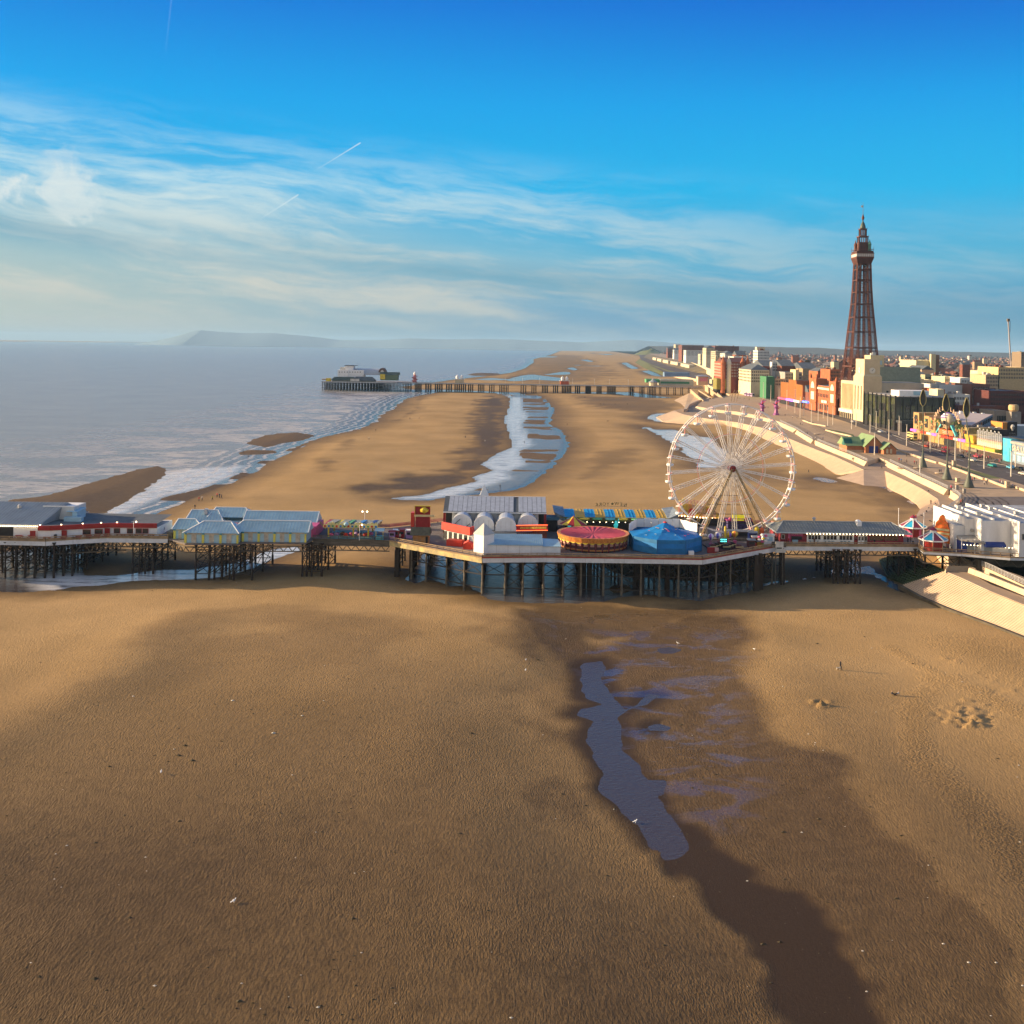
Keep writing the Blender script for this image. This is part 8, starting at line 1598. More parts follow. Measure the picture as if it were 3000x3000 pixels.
b=MB(); x=AY(2560,1320,499).x; b.box(x - 2,x+2.4,499.85,499.99,6,9.4); b.build('door',NAVY,gs); b=MB(); b.box(X0 - 8,X0 - .01,503,515,6,9.2); b.build('side_wing',SB,gs); b=MB(); b.xprism([(502,9.2),(516,9.2),(509,13.2)],X0 - 8.8,X0 - .02); b.build('side_roof',GR,gs)
b=MB(); b.xprism([(503.0,9.2),(508,9.2),(505.5,12.6)],X0 - 9.0,X0 - 5); b.build('dormer',GR_SHADE,gs); b=MB(); b.box(X0 - 8.3,X0,502.6,502.99,6,7.1); b.build('plinth',WALLM,gs)
x=AY(2607,1320,494).x
for s_ in (-1,1): b=MB(); b.yprism([(x+s_*.9 - .5,6.4),(x+s_*.9+.5,6.4)]+[(x+s_*.9+.5*math.cos(t),8.2+.5*math.sin(t)) for t in np.linspace(0,PI,6)],494.85,494.99); b.build('arched_window',CRM,gs)
b=MB(); b.cyl((x,494.9,9.9),(x,494.7,9.9),.55,.55,12); b.build('round_window',GREYC,gs)
# leaf sculptures
LF=mat('dark_bronze_leaf',(.06,.06,.05),.4,.2,.3,metal=.3); LF2=mat('gold_leaf_edge',(.50,.42,.16),.4,.1)
for u,v,vt,vb,du,wid,lab in ((2703,1369,1137,1183,0,2.6,'tall leaf topped wind sculpture, leftmost of three'),(2774,1405,1150,1200,-4,2.5,'tall leaf topped wind sculpture, middle of three'),(2838,1428,1161,1215,-8,2.2,'tall leaf topped wind sculpture, nearest and rightmost of three')):
    g0=G(u,v,6); Y=g0.y; t0=AY(u+du,vt,Y); t1=AY(u+du,vb,Y); r=thing('leaf_sculpture',g0,lab,'sculpture','tall leaf sculptures on the promenade')
    b=MB(); b.lathe((g0.x,Y,6),[(1.9,0),(1.85,.5),(1.1,2.6),(.6,4.5),(.35,6.0)],12); b.build('base',mat('grey_green_base',(.10,.115,.09),.6,.2),r,smooth=True)
    b=MB(); pts=[Vector((g0.x,Y,6+5.5)),Vector((g0.x+.25,Y,g0.z+(t1.z - g0.z)*.6)),t1+Vector((0,0,-1))]; b.cyl(pts[0],pts[1],.28,.22,6); b.cyl(pts[1],pts[2],.22,.16,6); b.build('stem',mat('grey_green_base',(0,0,0)),r)
    H_=t0.z - t1.z; n=14
    ou=[(wid*.5*(math.sin(PI*(k/n) ** .75)) ** .8,H_*k/n) for k in range(n+1)]; lean=1.0
    b=MB(); Lp=[Vector((t1.x - w_ - .12*lean*z_/H_,Y - .5,t1.z - 1+z_*1.08)) for w_,z_ in ou]; Rp=[Vector((t1.x+w_,Y - .5,t1.z - 1+z_*1.08)) for w_,z_ in ou]; Bk=[Vector((t1.x,Y+.7,t1.z - 1+z_*1.08)) for w_,z_ in ou]
    V=Lp+Rp+Bk; m_=n+1; b.add(V,[f for k in range(n) for f in ((k,k+1,2*m_+k+1,2*m_+k),(2*m_+k,2*m_+k+1,m_+k+1,m_+k))]); b.build('leaf',LF,r,smooth=True)
    b=MB()
    for S_ in (Lp,Rp):
        for k in range(n): b.beam(S_[k],S_[k+1],.22)
    b.build('leaf_rim',LF2,r)
# pink and purple spiky inflatable figures
for u,vb,vt in ((2233,1213,1172),(2274,1216,1171)):
    g0=G(u,vb,6); h_=AY(u,vt,g0.y).z - 6; r=thing('spiky_figure',g0,'pink and purple spiky carnival figure on the promenade, '+('left one' if u < 2250 else 'right one'),'sculpture','spiky carnival figures'); b=MB(); b.lathe((g0.x,g0.y,6),[(2.6,0),(1.6,h_*.15),(1.1,h_*.4),(1.9,h_*.55),(.9,h_*.7),(1.3,h_*.8),(.2,h_)],9); b.build('body',mat('mottled_pink',(.34,.08,.20),.5,.6,.9,tint=(.08,.08,.35)),r)
    for k in range(9): a=k*.9; z_=h_*(.35+.07*k); b=MB(); b.cyl((g0.x,g0.y,6+z_),(g0.x+3.6*math.cos(a),g0.y+3.6*math.sin(a),6+z_+2.2),.6,.05,5); b.build('spike',[PINK,mat('violet_scarf',(0,0,0)),BRED][k % 3],r)
# ---------------------------------------------------------------- town mass: single houses nearby, one joined mass far away
ROOFC=[mat('house_roof_brown',(.085,.05,.035),.85,.2,.1),mat('house_roof_slate',(.065,.065,.07),.85,.2,.1),mat('house_roof_red',(.17,.06,.035),.85,.2,.1)]
HW=[mat('house_brick',(.26,.10,.05),.85,.2,.1),mat('house_cream',(.50,.42,.28),.85,.15,.1),mat('house_pale',(.52,.48,.42),.85,.1,.1),mat('house_tan',(.36,.24,.14),.85,.15,.1)]
protos=[]
for i in range(12):
    r=random.Random(i); wx,wy,h=r.uniform(9,20),r.uniform(9,24),r.uniform(7,12.5); ax=r.random() < .5
    root=thing('house',(0,0,0),'small house in the dense rows of houses behind the seafront','house','houses of the town behind the seafront')
    b=MB(); b.box(-wx/2,wx/2,-wy/2,wy/2,-1,h); w_=b.mesh('wall',HW[[0,1,0,2,3,0,1,2,0,3,2,1][i]])
    rb=MB()
    if i % 4 == 3: rb.box(-wx/2 - .2,wx/2+.2,-wy/2 - .2,wy/2+.2,h,h+.8)
    elif ax: rb.gable(-wx/2 - .4,wx/2+.4,-wy/2 - .4,wy/2+.4,h,h+wy*.34,'x')
    else: rb.gable(-wx/2 - .4,wx/2+.4,-wy/2 - .4,wy/2+.4,h,h+wx*.34,'y')
    rm=rb.mesh('roof',ROOFC[i % 3]); cb_=MB(); cb_.box(-.7,.7,-.5,.5,h,h+(wy if ax else wx)*.34+2.2); cm_=cb_.mesh('chimney',HW[0])
    for nm,me__ in (('wall',w_),('roof',rm)): o=bpy.data.objects.new(nm,me__); col.objects.link(o); o.parent=root
    if i % 4 != 3: c_=bpy.data.objects.new('chimney',cm_); col.objects.link(c_); c_.parent=o; c_.location=(wx*.3 if ax else 0,0 if ax else wy*.3,0)
    protos.append(root)
boxes=[(o.location.x,o.location.y) for o in bpy.data.objects if o.get('category') in ('building','hotel','tower block','arcade','hall','tower','theatre') and o.location.y > 600]
def free(x,y,d=26): return all(abs(x - a) > d or abs(y - c) > d for a,c in boxes)
cand=[]
g=random.Random(11); yy=640.0
while yy < 1900:
    xx_=float(np.interp(yy,[640,1200,1900],[300,312,430]))
    while xx_ < yy*.54:
        x,y=xx_+g.uniform(-5,5),yy+g.uniform(-6,6)
        if free(x,y) and not (TX - 30 < x < TX+34 and TY - 40 < y < TY+40): cand.append((y,x))
        xx_ += g.uniform(19,30)
    yy += g.uniform(22,34)
cand.sort(); n=0
for i,(y,x) in enumerate(cand):
    rz=g.choice([0,PI/2])+g.uniform(-.12,.12)
    if i < 12: o=protos[i]; o.location=(x,y,6); o.rotation_euler=(0,0,rz)
    elif i < 285: copy_tree(protos[g.randrange(12)],Vector((x,y,6)),rz)
mass=MB(); far=[(y,x) for y,x in cand[285:]]
yy=1900.0
while yy < 7500:
    st_=22+(yy - 1900)*.010; xx_=float(np.interp(yy,[1900,2600,3340,4700,6500,7500],[440,515,590,740,980,1120]))
    while xx_ < yy*.56+40:
        if g.random() < .8: far.append((yy+g.uniform(-st_,st_)*.4,xx_+g.uniform(-st_,st_)*.4))
        xx_ += st_*g.uniform(.9,1.7)
    yy += st_*1.5
for y,x in far:
    wx,wy,h=g.uniform(8,18),g.uniform(8,24),g.uniform(6.5,10); z0=6+max(0,(y - 3500))*.002
    if g.random() < .02: h += g.uniform(8,22)
    mass.mi=3+g.choice([0,0,0,0,1,2,3,3]); mass.box(x - wx/2,x+wx/2,y - wy/2,y+wy/2,z0 - 2,z0+h); mass.mi=g.choice([0,0,1,2]); mass.gable(x - wx/2 - .3,x+wx/2+.3,y - wy/2 - .3,y+wy/2+.3,z0+h,z0+h+min(wx,wy)*.4,g.choice('xy'))
mass.build('distant_town',ROOFC+HW,label='dense mass of small houses and roofs stretching to the horizon',kind='stuff')
TREEM=mat('winter_tree_brown',(.055,.045,.025),.95,.3,.1)
tr=MB()
for k in range(420):
    y=g.uniform(1500,7000); x=g.uniform(y*.19+160,y*.56); r_=g.uniform(5,11)
    for j in range(5):
        a=g.uniform(0,2*PI); q=(x+r_*.6*math.cos(a),y+r_*.6*math.sin(a),8+g.uniform(0,r_*.7)); s_=r_*g.uniform(.5,.9); P=[(q[0]+s_*dx,q[1]+s_*dy,q[2]+s_*dz*.8) for dx,dy,dz in ((1,0,0),(-1,0,0),(0,1,0),(0,-1,0),(0,0,1),(0,0,-1))]
        tr.add(P,[(0,2,4),(2,1,4),(1,3,4),(3,0,4),(2,0,5),(1,2,5),(3,1,5),(0,3,5)])
tr.build('distant_trees',TREEM,label='brown bare treetops scattered among the distant houses',kind='stuff')
P=[AY(2765,1045,3500),AY(2840,1047,3600),AY(2915,1056,3400)]; b=MB(); a=G(2760,1052,12); c=G(2900,1062,12); d=G(2930,1052,12); e=G(2765,1046.5,12); b.add([a,c,d,e],[(0,1,2,3)]); b.build('field',mat('olive_field',(.07,.09,.03),.95,.2,.01),label='strip of green field beyond the town',kind='structure')
# ---------------------------------------------------------------- lamp posts
def lamppost_proto():
    r=thing('lamp_post',(0,0,0),'x','lamp post','tall white lamp posts along the seafront'); b=MB(); b.cyl((0,0,0),(0,0,1),.26,.15,6); b.build('pole',mat('cream_white_pole',(.66,.60,.50),.5,.05),r); b=MB(); b.obox((0,0,.985),.9,.5,.02); b.build('lamp_head',DIRTYW,r); return r
lp=lamppost_proto(); first=True
LPS=[(2305,1199,1143,'beyond the orange arcades'),(2329,1209,1141,'in front of the middle orange arcade'),(2344,1225,1162,'right of the spiky figures'),(2355,1218,1164,'before the blue lit sign'),(2377,1242,1183,'below the left theatre turret'),(2397,1232,1181,'before the theatre centre'),
       (2412,1225,1175,'before the theatre arches'),(2425,1248,1194,'below the right theatre turret'),(2440,1244,1191,'between theatre and clock building'),(2495,1257,1201,'before the clock tower base'),(2508,1250,1212,'just right of the clock tower door'),(2549,1269,1215,'at the left end of the glass building'),
       (2567,1260,1205,'kerbside against the glass building'),(2604,1290,1230,'above the small gable of the green shelter'),(2634,1275,1219,'before the glass corner'),(2656,1306,1244,'left of the yellow bus'),(2725,1325,1260,'right of the yellow bus'),(2750,1308,1252,'at the left of the skull facade'),(2798,1348,1278,'before the giant skull'),
       (2813,1326,1267,'just right of the giant skull'),(2883,1373,1309,'in front of the hairpin arches'),(2962,1396,1322,'in front of the aquarium'),(2975,1369,1304,'against the aquarium wall'),(2695,1393,1343,'thin one on the promenade by the first leaf sculpture'),(2562,1333,1268,'in front of the green roofed shelter'),
       (2236,1171,1120,'left of the green netting'),(2258,1178,1128,'below the green netting'),(2282,1188,1136,'beside the first orange arcade'),(2148,1135,1091,'left of the red hotel turret'),(2163,1139,1090,'before the red hotel'),(2179,1143,1086,'right side of the red hotel'),(2199,1150,1100,'at the cream hotel corner'),(2218,1160,1108,'beside the tram')]
for u,v,vt,lab in LPS:
    g0=G(u,v,6.03); h=AY(u,vt,g0.y).z - 6; o=lp if first else copy_tree(lp); first=False; o.location=g0; o.scale=(1,1,h); o['label']='tall white lamp post '+lab
# curved pale masts near the far promenade
for k,(u,v) in enumerate(((2142,1176),(2150,1177),(2158,1178))): g0=G(u,v,6); b=MB(); pts=[g0+Vector((t*t*3.5,0,11*t)) for t in np.linspace(0,1,7)]; [b.beam(p,q,.5) for p,q in zip(pts[:-1],pts[1:])]; b.build('curved_mast',TANW,label='curved tan mast beyond the wheel, '+['left','middle','right'][k]+' of three',cat='mast',group='curved masts beyond the wheel')
# ---------------------------------------------------------------- vehicles
CARP=tintmat('car_paint',.35)
def car_proto():
    r=thing('parked_car',(0,0,0),'x','car','cars on the seafront road'); b=MB(); b.xprism([(-2.1,.35),(2.1,.35),(2.15,.75),(1.9,.95),(1.1,1.0),(.6,1.45),(-1.0,1.48),(-1.7,1.02),(-2.1,.9)],-.85,.85); o=b.build('body',CARP,r)
    b=MB(); b.xprism([(1.0,1.0),(.56,1.4),(-.96,1.43),(-1.55,1.03)],-.87,.87); b.build('windows',GLASSD,r)
    for y in (-1.3,1.3):
        for x in (-.8,.8): b=MB(); b.cyl((x - .1,y,.33),(x+.1,y,.33),.33,.33,10); b.build('wheel',BLACK,r)
    for x in (-.6,.6): b=MB(); b.obox((x,2.14,.65),.3,.08,.16); b.build('headlight',WHITE,r); b=MB(); b.obox((x,-2.12,.7),.3,.06,.16); b.build('tail_light',BRED,r)
    return r
cp_=car_proto(); first=True
CARS=[(2770,1316,(.35,.03,.03),'red hatchback beside the skull facade'),(2768,1327,(.22,.02,.04),'dark red car in the near lane before the skull facade'),(2815,1341,(.02,.02,.025),'black car with lit tail lights before the yellow canopy'),(2850,1352,(.6,.58,.52),'white car alone in the near lane'),(2907,1368,(.03,.30,.28),'teal car near the right side'),
        (2962,1374,(.12,.40,.60),'light blue car by the aquarium'),(2987,1378,(.03,.03,.02),'black car by the aquarium behind the light blue one'),(2862,1341,(.5,.08,.12),'bright red and white car below the hairpin arches'),(2715,1311,(.4,.06,.03),'red car just right of the yellow bus'),(2580,1268,(.55,.55,.55),'silver car before the glass building'),(2600,1272,(.03,.03,.05),'dark car behind the silver one'),(2500,1238,(.5,.5,.5),'pale car below the clock tower'),
        (2660,1291,(.1,.1,.12),'dark car left of the yellow bus'),(2998,1392,(.6,.55,.5),'cream car at the right edge of the road'),(2420,1204,(.05,.05,.06),'dark car before the theatre')]
for u,v,c_,lab in CARS:
    o=cp_ if first else copy_tree(cp_); first=False; g0=G(u,v,6.03); o.location=g0; o.rotation_euler=(0,0,random.choice([0,PI])+.05); o['label']=lab; o.scale=(1.1,1.1,1.1)
    for ch in bpy.data.objects:
        if ch.parent == o and ch.name.startswith('body'): ch.color=(*c_,1)
bus=G(2682,1292,6.03); r=thing('bus',bus,'yellow and black double decker bus before the skull facade','bus'); x,y=bus.x,bus.y
b=MB(); b.box(x - 1.25,x+1.25,y,y+9.5,6.4,10.4); b.build('body',mat('cream_yellow_bus',(.72,.62,.22),.4,.1),r)
for z in (7.4,9.2): b=MB(); b.box(x - 1.05,x+1.05,y - .06,y - .005,z,z+.85); b.build('windscreen',GLASSD,r); b=MB(); b.box(x - 1.31,x - 1.255,y+.4,y+9,z,z+.75); b.build('side_windows',GLASSD,r)
for yy in (1.8,7.4):
    for s_ in (-1,1): b=MB(); b.cyl((x+s_*1.2,y+yy,6.5),(x+s_*1.3,y+yy,6.5),.48,.48,10); b.build('wheel',BLACK,r)
tm=G(2207,1163,6.03); r=thing('tram',tm,'white and purple tram near the cream hotel','tram'); x,y=tm.x,tm.y; P_=mat('purple_white_tram',(.50,.40,.55),.4,.3,.6,tint=(.25,.08,.35))
for k in range(3): b=MB(); b.box(x - 1.3 - k*.9,x+1.3 - k*.9,y+k*10,y+k*10+9.6,6.4,9.6); b.build('carriage',P_,r); b=MB(); b.box(x - 1.36 - k*.9,x - 1.305 - k*.9,y+k*10+.4,y+k*10+9.2,7.6,8.8); b.build('window_band',GLASSD,r)
b=MB(); b.box(x - 1.1,x+1.1,y - .06,y - .005,7.6,9.0); b.build('windscreen',GLASSD,r)
# ---------------------------------------------------------------- people: one continuous skinned body per pose, clothes by colour region
def person_mesh(pose):
    bm=bmesh.new(); sl=bm.verts.layers.skin.verify()
    st_,arm={'walk': (.28,.16),'stand': (.08,.05),'sit': (0,0)}[pose]
    if pose == 'sit':
        J={'pel': (0,0,.18,.13),'ch': (0,.04,.50,.14),'nk': (0,.03,.66,.06),'hd': (0,0,.80,.10),'lk': (-.14,-.35,.34,.075),'la': (-.14,-.62,.06,.05),'rk': (.14,-.35,.34,.075),'ra': (.14,-.62,.06,.05),'le': (-.26,-.05,.36,.045),'lh': (-.2,-.28,.34,.04),'re': (.26,-.05,.36,.045),'rh': (.2,-.28,.34,.04),'lf': (-.14,-.74,.04,.04),'rf': (.14,-.74,.04,.04)}
    else:
        J={'pel': (0,0,.92,.14),'ch': (0,.02,1.28,.155),'nk': (0,0,1.48,.06),'hd': (0,-.02,1.63,.105),'lk': (-.11,-st_*.4,.50,.075),'la': (-.12,-st_*.6,.08,.05),'rk': (.11,st_*.1,.50,.075),'ra': (.12,st_,.10,.05),'le': (-.25,arm*.6,1.10,.05),'lh': (-.24,arm*-.4,.86,.04),'re': (.25,-arm*.6,1.10,.05),'rh': (.24,-arm*1.6,.88,.04),'lf': (-.12,-st_*.6 - .16,.05,.045),'rf': (.12,st_ - .14,.05,.045)}
    V={}
    for k,(x,y,z,r_) in J.items(): v=bm.verts.new((x,y,z)); v[sl].radius=(r_,r_); V[k]=v
    V['pel'][sl].use_root=True
    for a,c in (('pel','ch'),('ch','nk'),('nk','hd'),('pel','lk'),('lk','la'),('la','lf'),('pel','rk'),('rk','ra'),('ra','rf'),('ch','le'),('le','lh'),('ch','re'),('re','rh')): bm.edges.new((V[a],V[c]))
    me=bpy.data.meshes.new('person'); bm.to_mesh(me); bm.free(); o=bpy.data.objects.new('tmp_person',me); col.objects.link(o); o.modifiers.new('s','SKIN'); sd=o.modifiers.new('d','SUBSURF'); sd.levels=1
    dg_=bpy.context.evaluated_depsgraph_get(); m2=bpy.data.meshes.new_from_object(o.evaluated_get(dg_)); bpy.data.objects.remove(o)
    m2.materials.clear()
    for m_ in (tintmat('coat',.85),mat('dark_trousers',(.03,.03,.04),.85,.2),mat('skin',(.45,.26,.18),.6,.05),mat('dark_hair',(.03,.02,.015),.8,.1),BLACK): m2.materials.append(m_)
    for p in m2.polygons:
        z=p.center.z; y=p.center.y; x=abs(p.center.x)
        if pose == 'sit': p.material_index=3 if z > .82 else 2 if z > .64 else 0 if (z > .24 and y > -.12) or (x > .17 and z > .25) else (4 if y < -.6 else 1)
        else: p.material_index=3 if (z > 1.66 or (z > 1.56 and y > .03)) else 2 if z > 1.46 else (2 if (x > .19 and z < .9) else 0) if z > .84 else (4 if z < .12 else 1)
    m2.name='person_'+pose; return m2
PM={k: person_mesh(k) for k in ('walk','stand','sit')}
COATS={'black': (.02,.02,.025),'red': (.5,.03,.04),'navy': (.03,.05,.16),'grey': (.2,.2,.22),'yellow-green': (.35,.35,.05),'pale': (.6,.55,.5),'pink': (.6,.15,.25),'brown': (.18,.09,.05),'blue': (.05,.2,.5)}
def person(p,coat,pose,label,rz=None,group=None,s_=1.0):
    o=bpy.data.objects.new('person',PM[pose]); col.objects.link(o); o.location=p; o.rotation_euler=(0,0,random.uniform(0,6.28) if rz is None else rz); o.color=(*COATS[coat],1); o.scale=(s_,)*3; tag(o,label,'person',group); return o
def gz(u,v): # height of the sand there
    p=G(u,v,0.0); i=int(np.argmin(abs(rowsY - p.y))); j=int(np.argmin(abs((colsU - 1500)/3000*rowsY[i] - p.x))); z=hgt[i,j]; return G(u,v,float(z))
person(gz(2462,1963),'black','walk','lone person in black walking a small pale dog on the near sand',PI*.5,s_=1.05)
person(gz(2614,2038),'black','sit','person in black sitting low on the near sand',PI/2); person(gz(2632,2038),'grey','sit','person in grey sitting on the near sand facing the one in black',-PI/2)
d0=gz(2456,1963); dg2=thing('dog',d0,'small pale dog beside the lone walker in black','dog')
bm=bmesh.new(); sl=bm.verts.layers.skin.verify(); Jd={'r': (0,.28,.40,.08),'m': (0,0,.40,.10),'c': (0,-.24,.42,.115),'n': (0,-.36,.54,.06),'h': (0,-.45,.62,.07),'mz': (0,-.57,.58,.035),'t': (0,.42,.50,.02),'f1': (-.07,-.24,.22,.03),'f2': (-.07,-.25,.03,.025),'g1': (.07,-.24,.22,.03),'g2': (.07,-.22,.03,.025),'k1': (-.07,.22,.26,.045),'k2': (-.07,.34,.15,.025),'k3': (-.07,.30,.03,.022),'l1': (.07,.22,.26,.045),'l2': (.07,.34,.15,.025),'l3': (.07,.30,.03,.022)}; V={}
for k,(x,y,z,r_) in Jd.items(): v=bm.verts.new((x,y,z)); v[sl].radius=(r_,r_); V[k]=v
V['m'][sl].use_root=True
for a,c in (('m','r'),('m','c'),('c','n'),('n','h'),('h','mz'),('r','t'),('c','f1'),('f1','f2'),('c','g1'),('g1','g2'),('r','k1'),('k1','k2'),('k2','k3'),('r','l1'),('l1','l2'),('l2','l3')): bm.edges.new((V[a],V[c]))
me=bpy.data.meshes.new('dog'); bm.to_mesh(me); bm.free(); o=bpy.data.objects.new('tmp',me); col.objects.link(o); o.modifiers.new('s','SKIN'); o.modifiers.new('d','SUBSURF').levels=1; m2=bpy.data.meshes.new_from_object(o.evaluated_get(bpy.context.evaluated_depsgraph_get())); bpy.data.objects.remove(o); m2.materials.clear(); m2.materials.append(mat('pale_fur',(.55,.5,.42),.9,.1)); o=bpy.data.objects.new('body',m2); col.objects.link(o); o.parent=dg2; o.rotation_euler=(0,0,PI/2)
beach=[(583,1469,'red','person in red, left of the group near the shoreline behind the blue kiosks'),(592,1467,'pale','person in a pale top beside the one in red near the shoreline'),(571,1492,'black','person in black closest to the blue kiosks on the sand'),(622,1466,'yellow-green','person in a yellow-green coat between the two small groups'),(636,1457,'red','person in red at the head of the right group of three'),
         (643,1459,'navy','person in navy in the right group of three'),(649,1461,'black','person in black, right end of the group of three'),(727,1343,'black','dark figure standing at the water edge near the wet sandbank'),(712,1328,'black','dark figure on the wet streak of sand in the shallows'),(1101,1263,'black','dark figure high on the main sandbank near the sea'),(1081,1288,'pale','pale figure on the main sandbank'),
         (1201,1229,'black','small figure at the dark streak on the sandbank'),(1228,1228,'brown','small brown figure right of the dark streak'),(1363,1284,'black','dark figure on the damp sand left of the channel'),(1421,1297,'pale','white clad figure on the damp sand'),(1534,1203,'black','figure wading in the upper channel'),(1536,1300,'black','figure standing by the bright channel'),
         (1465,1432,'black','figure standing in the shallow lower channel'),(1662,1246,'brown','brown figure right of the channel bend'),(1663,1283,'black','dark figure with a dog right of the channel'),(1712,1166,'black','dark figure of a pair near the far pier'),(1715,1166,'black','other dark figure of the pair near the far pier'),(1759,1186,'black','left figure of a loose row before the far pier'),(1767,1186,'navy','second figure of the loose row before the far pier'),
         (1802,1186,'black','third figure of the loose row before the far pier'),(1838,1186,'black','fourth figure of the loose row before the far pier'),(1781,1237,'black','figure at the small rivulet across the sand'),(2088,1278,'black','figure beside the pool seen through the wheel'),(2217,1318,'black','dark figure on the sand inside the wheel, left of a pair'),(2232,1320,'navy','figure on the sand inside the wheel, right of a pair'),
         (2274,1323,'black','figure on the sand near the wheel right rim'),(2369,1385,'black','dark figure on the sand right of the wheel')]
for u,v,c_,lab in beach: person(gz(u,v),c_,'walk',lab,s_=1.05)
for u,v,z,c_,ps,lab in ((2583,1374,4.2,'black','walk','person in black at the top of the concrete ramp'),(2727,1478,3.4,'black','stand','person in black standing on the curved steps'),(2740,1479,3.6,'black','sit','person sitting right of the one standing on the curved steps'),(2721,1491,3.2,'grey','sit','person in grey sitting on the curved steps'),(2728,1495,3.6,'navy','sit','person in navy sitting on the curved steps'),
                          (2714,1501,4.2,'black','sit','person in black sitting at the bottom of the curved steps'),(2720,1441,4.0,'black','sit','person sitting high on the curved steps'),(2713,1452,3.0,'yellow-green','sit','person in yellow-green sitting midway up the curved steps'),(2698,1513,4.2,'black','sit','person sitting where the curved steps meet the walkway'),(2683,1523,4.2,'red','stand','person in red on the walkway behind the far octagonal kiosk'),(2724,1529,4.2,'black','sit','person leaning by the railing near the pier entrance'),
                          (2497,1350,6,'black','walk','person in black, left of a pair near the gap in the sea wall'),(2501,1350,6,'black','walk','person in black, right of a pair near the gap in the sea wall'),(2590,1357,6,'pale','stand','person in pale clothes at the gap in the sea wall')):
    person(G(u,v,z),c_,ps,lab,s_=1.05)
prom_p=[(2634,1352,'red'),(2640,1354,'blue'),(2656,1356,'brown'),(2679,1360,'red'),(2685,1361,'brown'),(2698,1363,'pink'),(2711,1362,'pale'),(2752,1386,'black'),(2757,1386,'navy'),(2779,1381,'black'),(2834,1406,'black'),(2849,1412,'red'),(2855,1410,'black'),(2884,1421,'pale'),(2891,1420,'black'),(2817,1379,'black'),(2836,1377,'pale'),
          (2962,1432,'black'),(2967,1430,'navy'),(2973,1433,'brown'),(2655,1338,'black'),(2660,1338,'black'),(2666,1339,'black'),(2672,1338,'navy'),(2930,1418,'pink'),(2934,1421,'pale'),(2786,1434,'pink'),(2788,1437,'red'),(2361,1273,'black'),(2366,1273,'navy'),(2345,1245,'black'),(2350,1246,'pale'),(2389,1289,'pale'),(2411,1288,'navy'),(2322,1226,'pale'),
          (2250,1196,'black'),(2300,1219,'black'),(2335,1226,'grey'),(2815,1478,'red'),(2820,1475,'black'),(2180,1170,'black'),(2195,1172,'black'),(2168,1169,'grey')]
names={}
for i,(u,v,c_) in enumerate(prom_p):
    near_=min((('the leftmost leaf sculpture',2703),('the middle leaf sculpture',2774),('the rightmost leaf sculpture',2838),('the aquarium end of the promenade',2950),('the green roofed shelter',2600),('the lawn behind the wheel',2430),('the upper right rim of the wheel',2340),('the spiky figures',2250),('the far end of the promenade',2180)),key=lambda t: abs(t[1] - u))[0]
    key=(c_,near_); names[key]=names.get(key,0)+1; ordn=['','second ','third ','fourth ','fifth ','sixth ','seventh '][names[key] - 1]
    person(G(u,v,6),c_,'walk',f'{ordn}person in {c_} walking near {near_}',s_=1.1)
g2=random.Random(5); crowd=[]
for k in range(70):
    u=g2.uniform(2690,2935); v=1298+(u - 2690)*.235+g2.uniform(-3,6); cc=g2.choice(['black','navy','grey','brown','red','pale','black','pink']); sp_=['yellow bus','skull facade','right end of the skull facade','yellow canopy','hairpin arches','aquarium'][min(5,int((u - 2690)/41))]; q_=person(G(u,v,6.15),cc,'walk',None,None,'crowd outside the arcades',1.05); q_['label']=f'person in {cc} in the pavement crowd by the {sp_}'
for u,v,Y_,c_,lab in ((1140,1560,252,'black','person in black leaning at the rail right of the scalloped ride'),(1172,1578,247,'pale','person in pale clothes on the deck left of the wooden hut'),(1300,1590,249,'grey','person on the deck left of the arcade front'),(2311,1600,249,'red','person in red at the donut stall'),(2386,1600,249,'brown','person in brown outside the cafe windows'),(2562,1600,249,'black','person in black at the pirate games stall'),(2660,1590,252,'black','person in black by the right end of the pavilion'),(2668,1592,253,'brown','person in brown by the right end of the pavilion'),
                          (2675,1596,251,'pale','person in white between pavilion and near octagonal kiosk'),(2774,1605,244,'pink','person in pink under the ornate sign'),(2788,1606,244,'pale','person in white under the ornate sign'),(1623,1560,262,'black','person in the alley beside the arcade'),(480,1575,252,'navy','person in navy between pub and blue kiosks'),(2300,1560,256,'black','person behind the white kiosk at the wheel foot')):
    person((AY(u,1570,Y_).x,Y_,DZ),c_,'stand',lab)
# gulls resting on the sand
gm=MB(); gm.lathe((0,0,.16),[(.04,-.02),(.14,.06),(.12,.16),(.03,.2)],8); gm.lathe((0,-.2,.34),[(.02,0),(.06,.05),(.02,.11)],6); gm.beam((0,-.12,.28),(0,-.2,.36),.07); gm.beam((0,.1,.26),(0,.42,.24),.12,.05); gm.beam((0,-.25,.39),(0,-.34,.38),.02); gm.beam((-.03,0,0),(-.03,0,.18),.02); gm.beam((.03,0,0),(.03,0,.18),.02); GULL=gm.mesh('gull',mat('gull_white',(.8,.8,.78),.7,.05))
for u,v,lab in ((1540,1936,'white gull on the near sand, upper of two above the pool'),(1540,1966,'white gull on the near sand, lower of two above the pool'),(472,2265,'white gull alone on the left foreground sand'),(685,2645,'white gull alone on the lower left sand'),(1862,2411,'white gull at the edge of the dark channel'),(1985,1887,'white gull near the pier side of the wet sand'),(2210,1905,'white gull at the edge of the dry sand'),(1410,2,'')):
    if lab: o=bpy.data.objects.new('gull',GULL); col.objects.link(o); o.location=gz(u,v); o.rotation_euler=(0,0,g2.uniform(0,6)); o.scale=(.95,)*3; tag(o,lab,'gull','gulls resting on the sand')
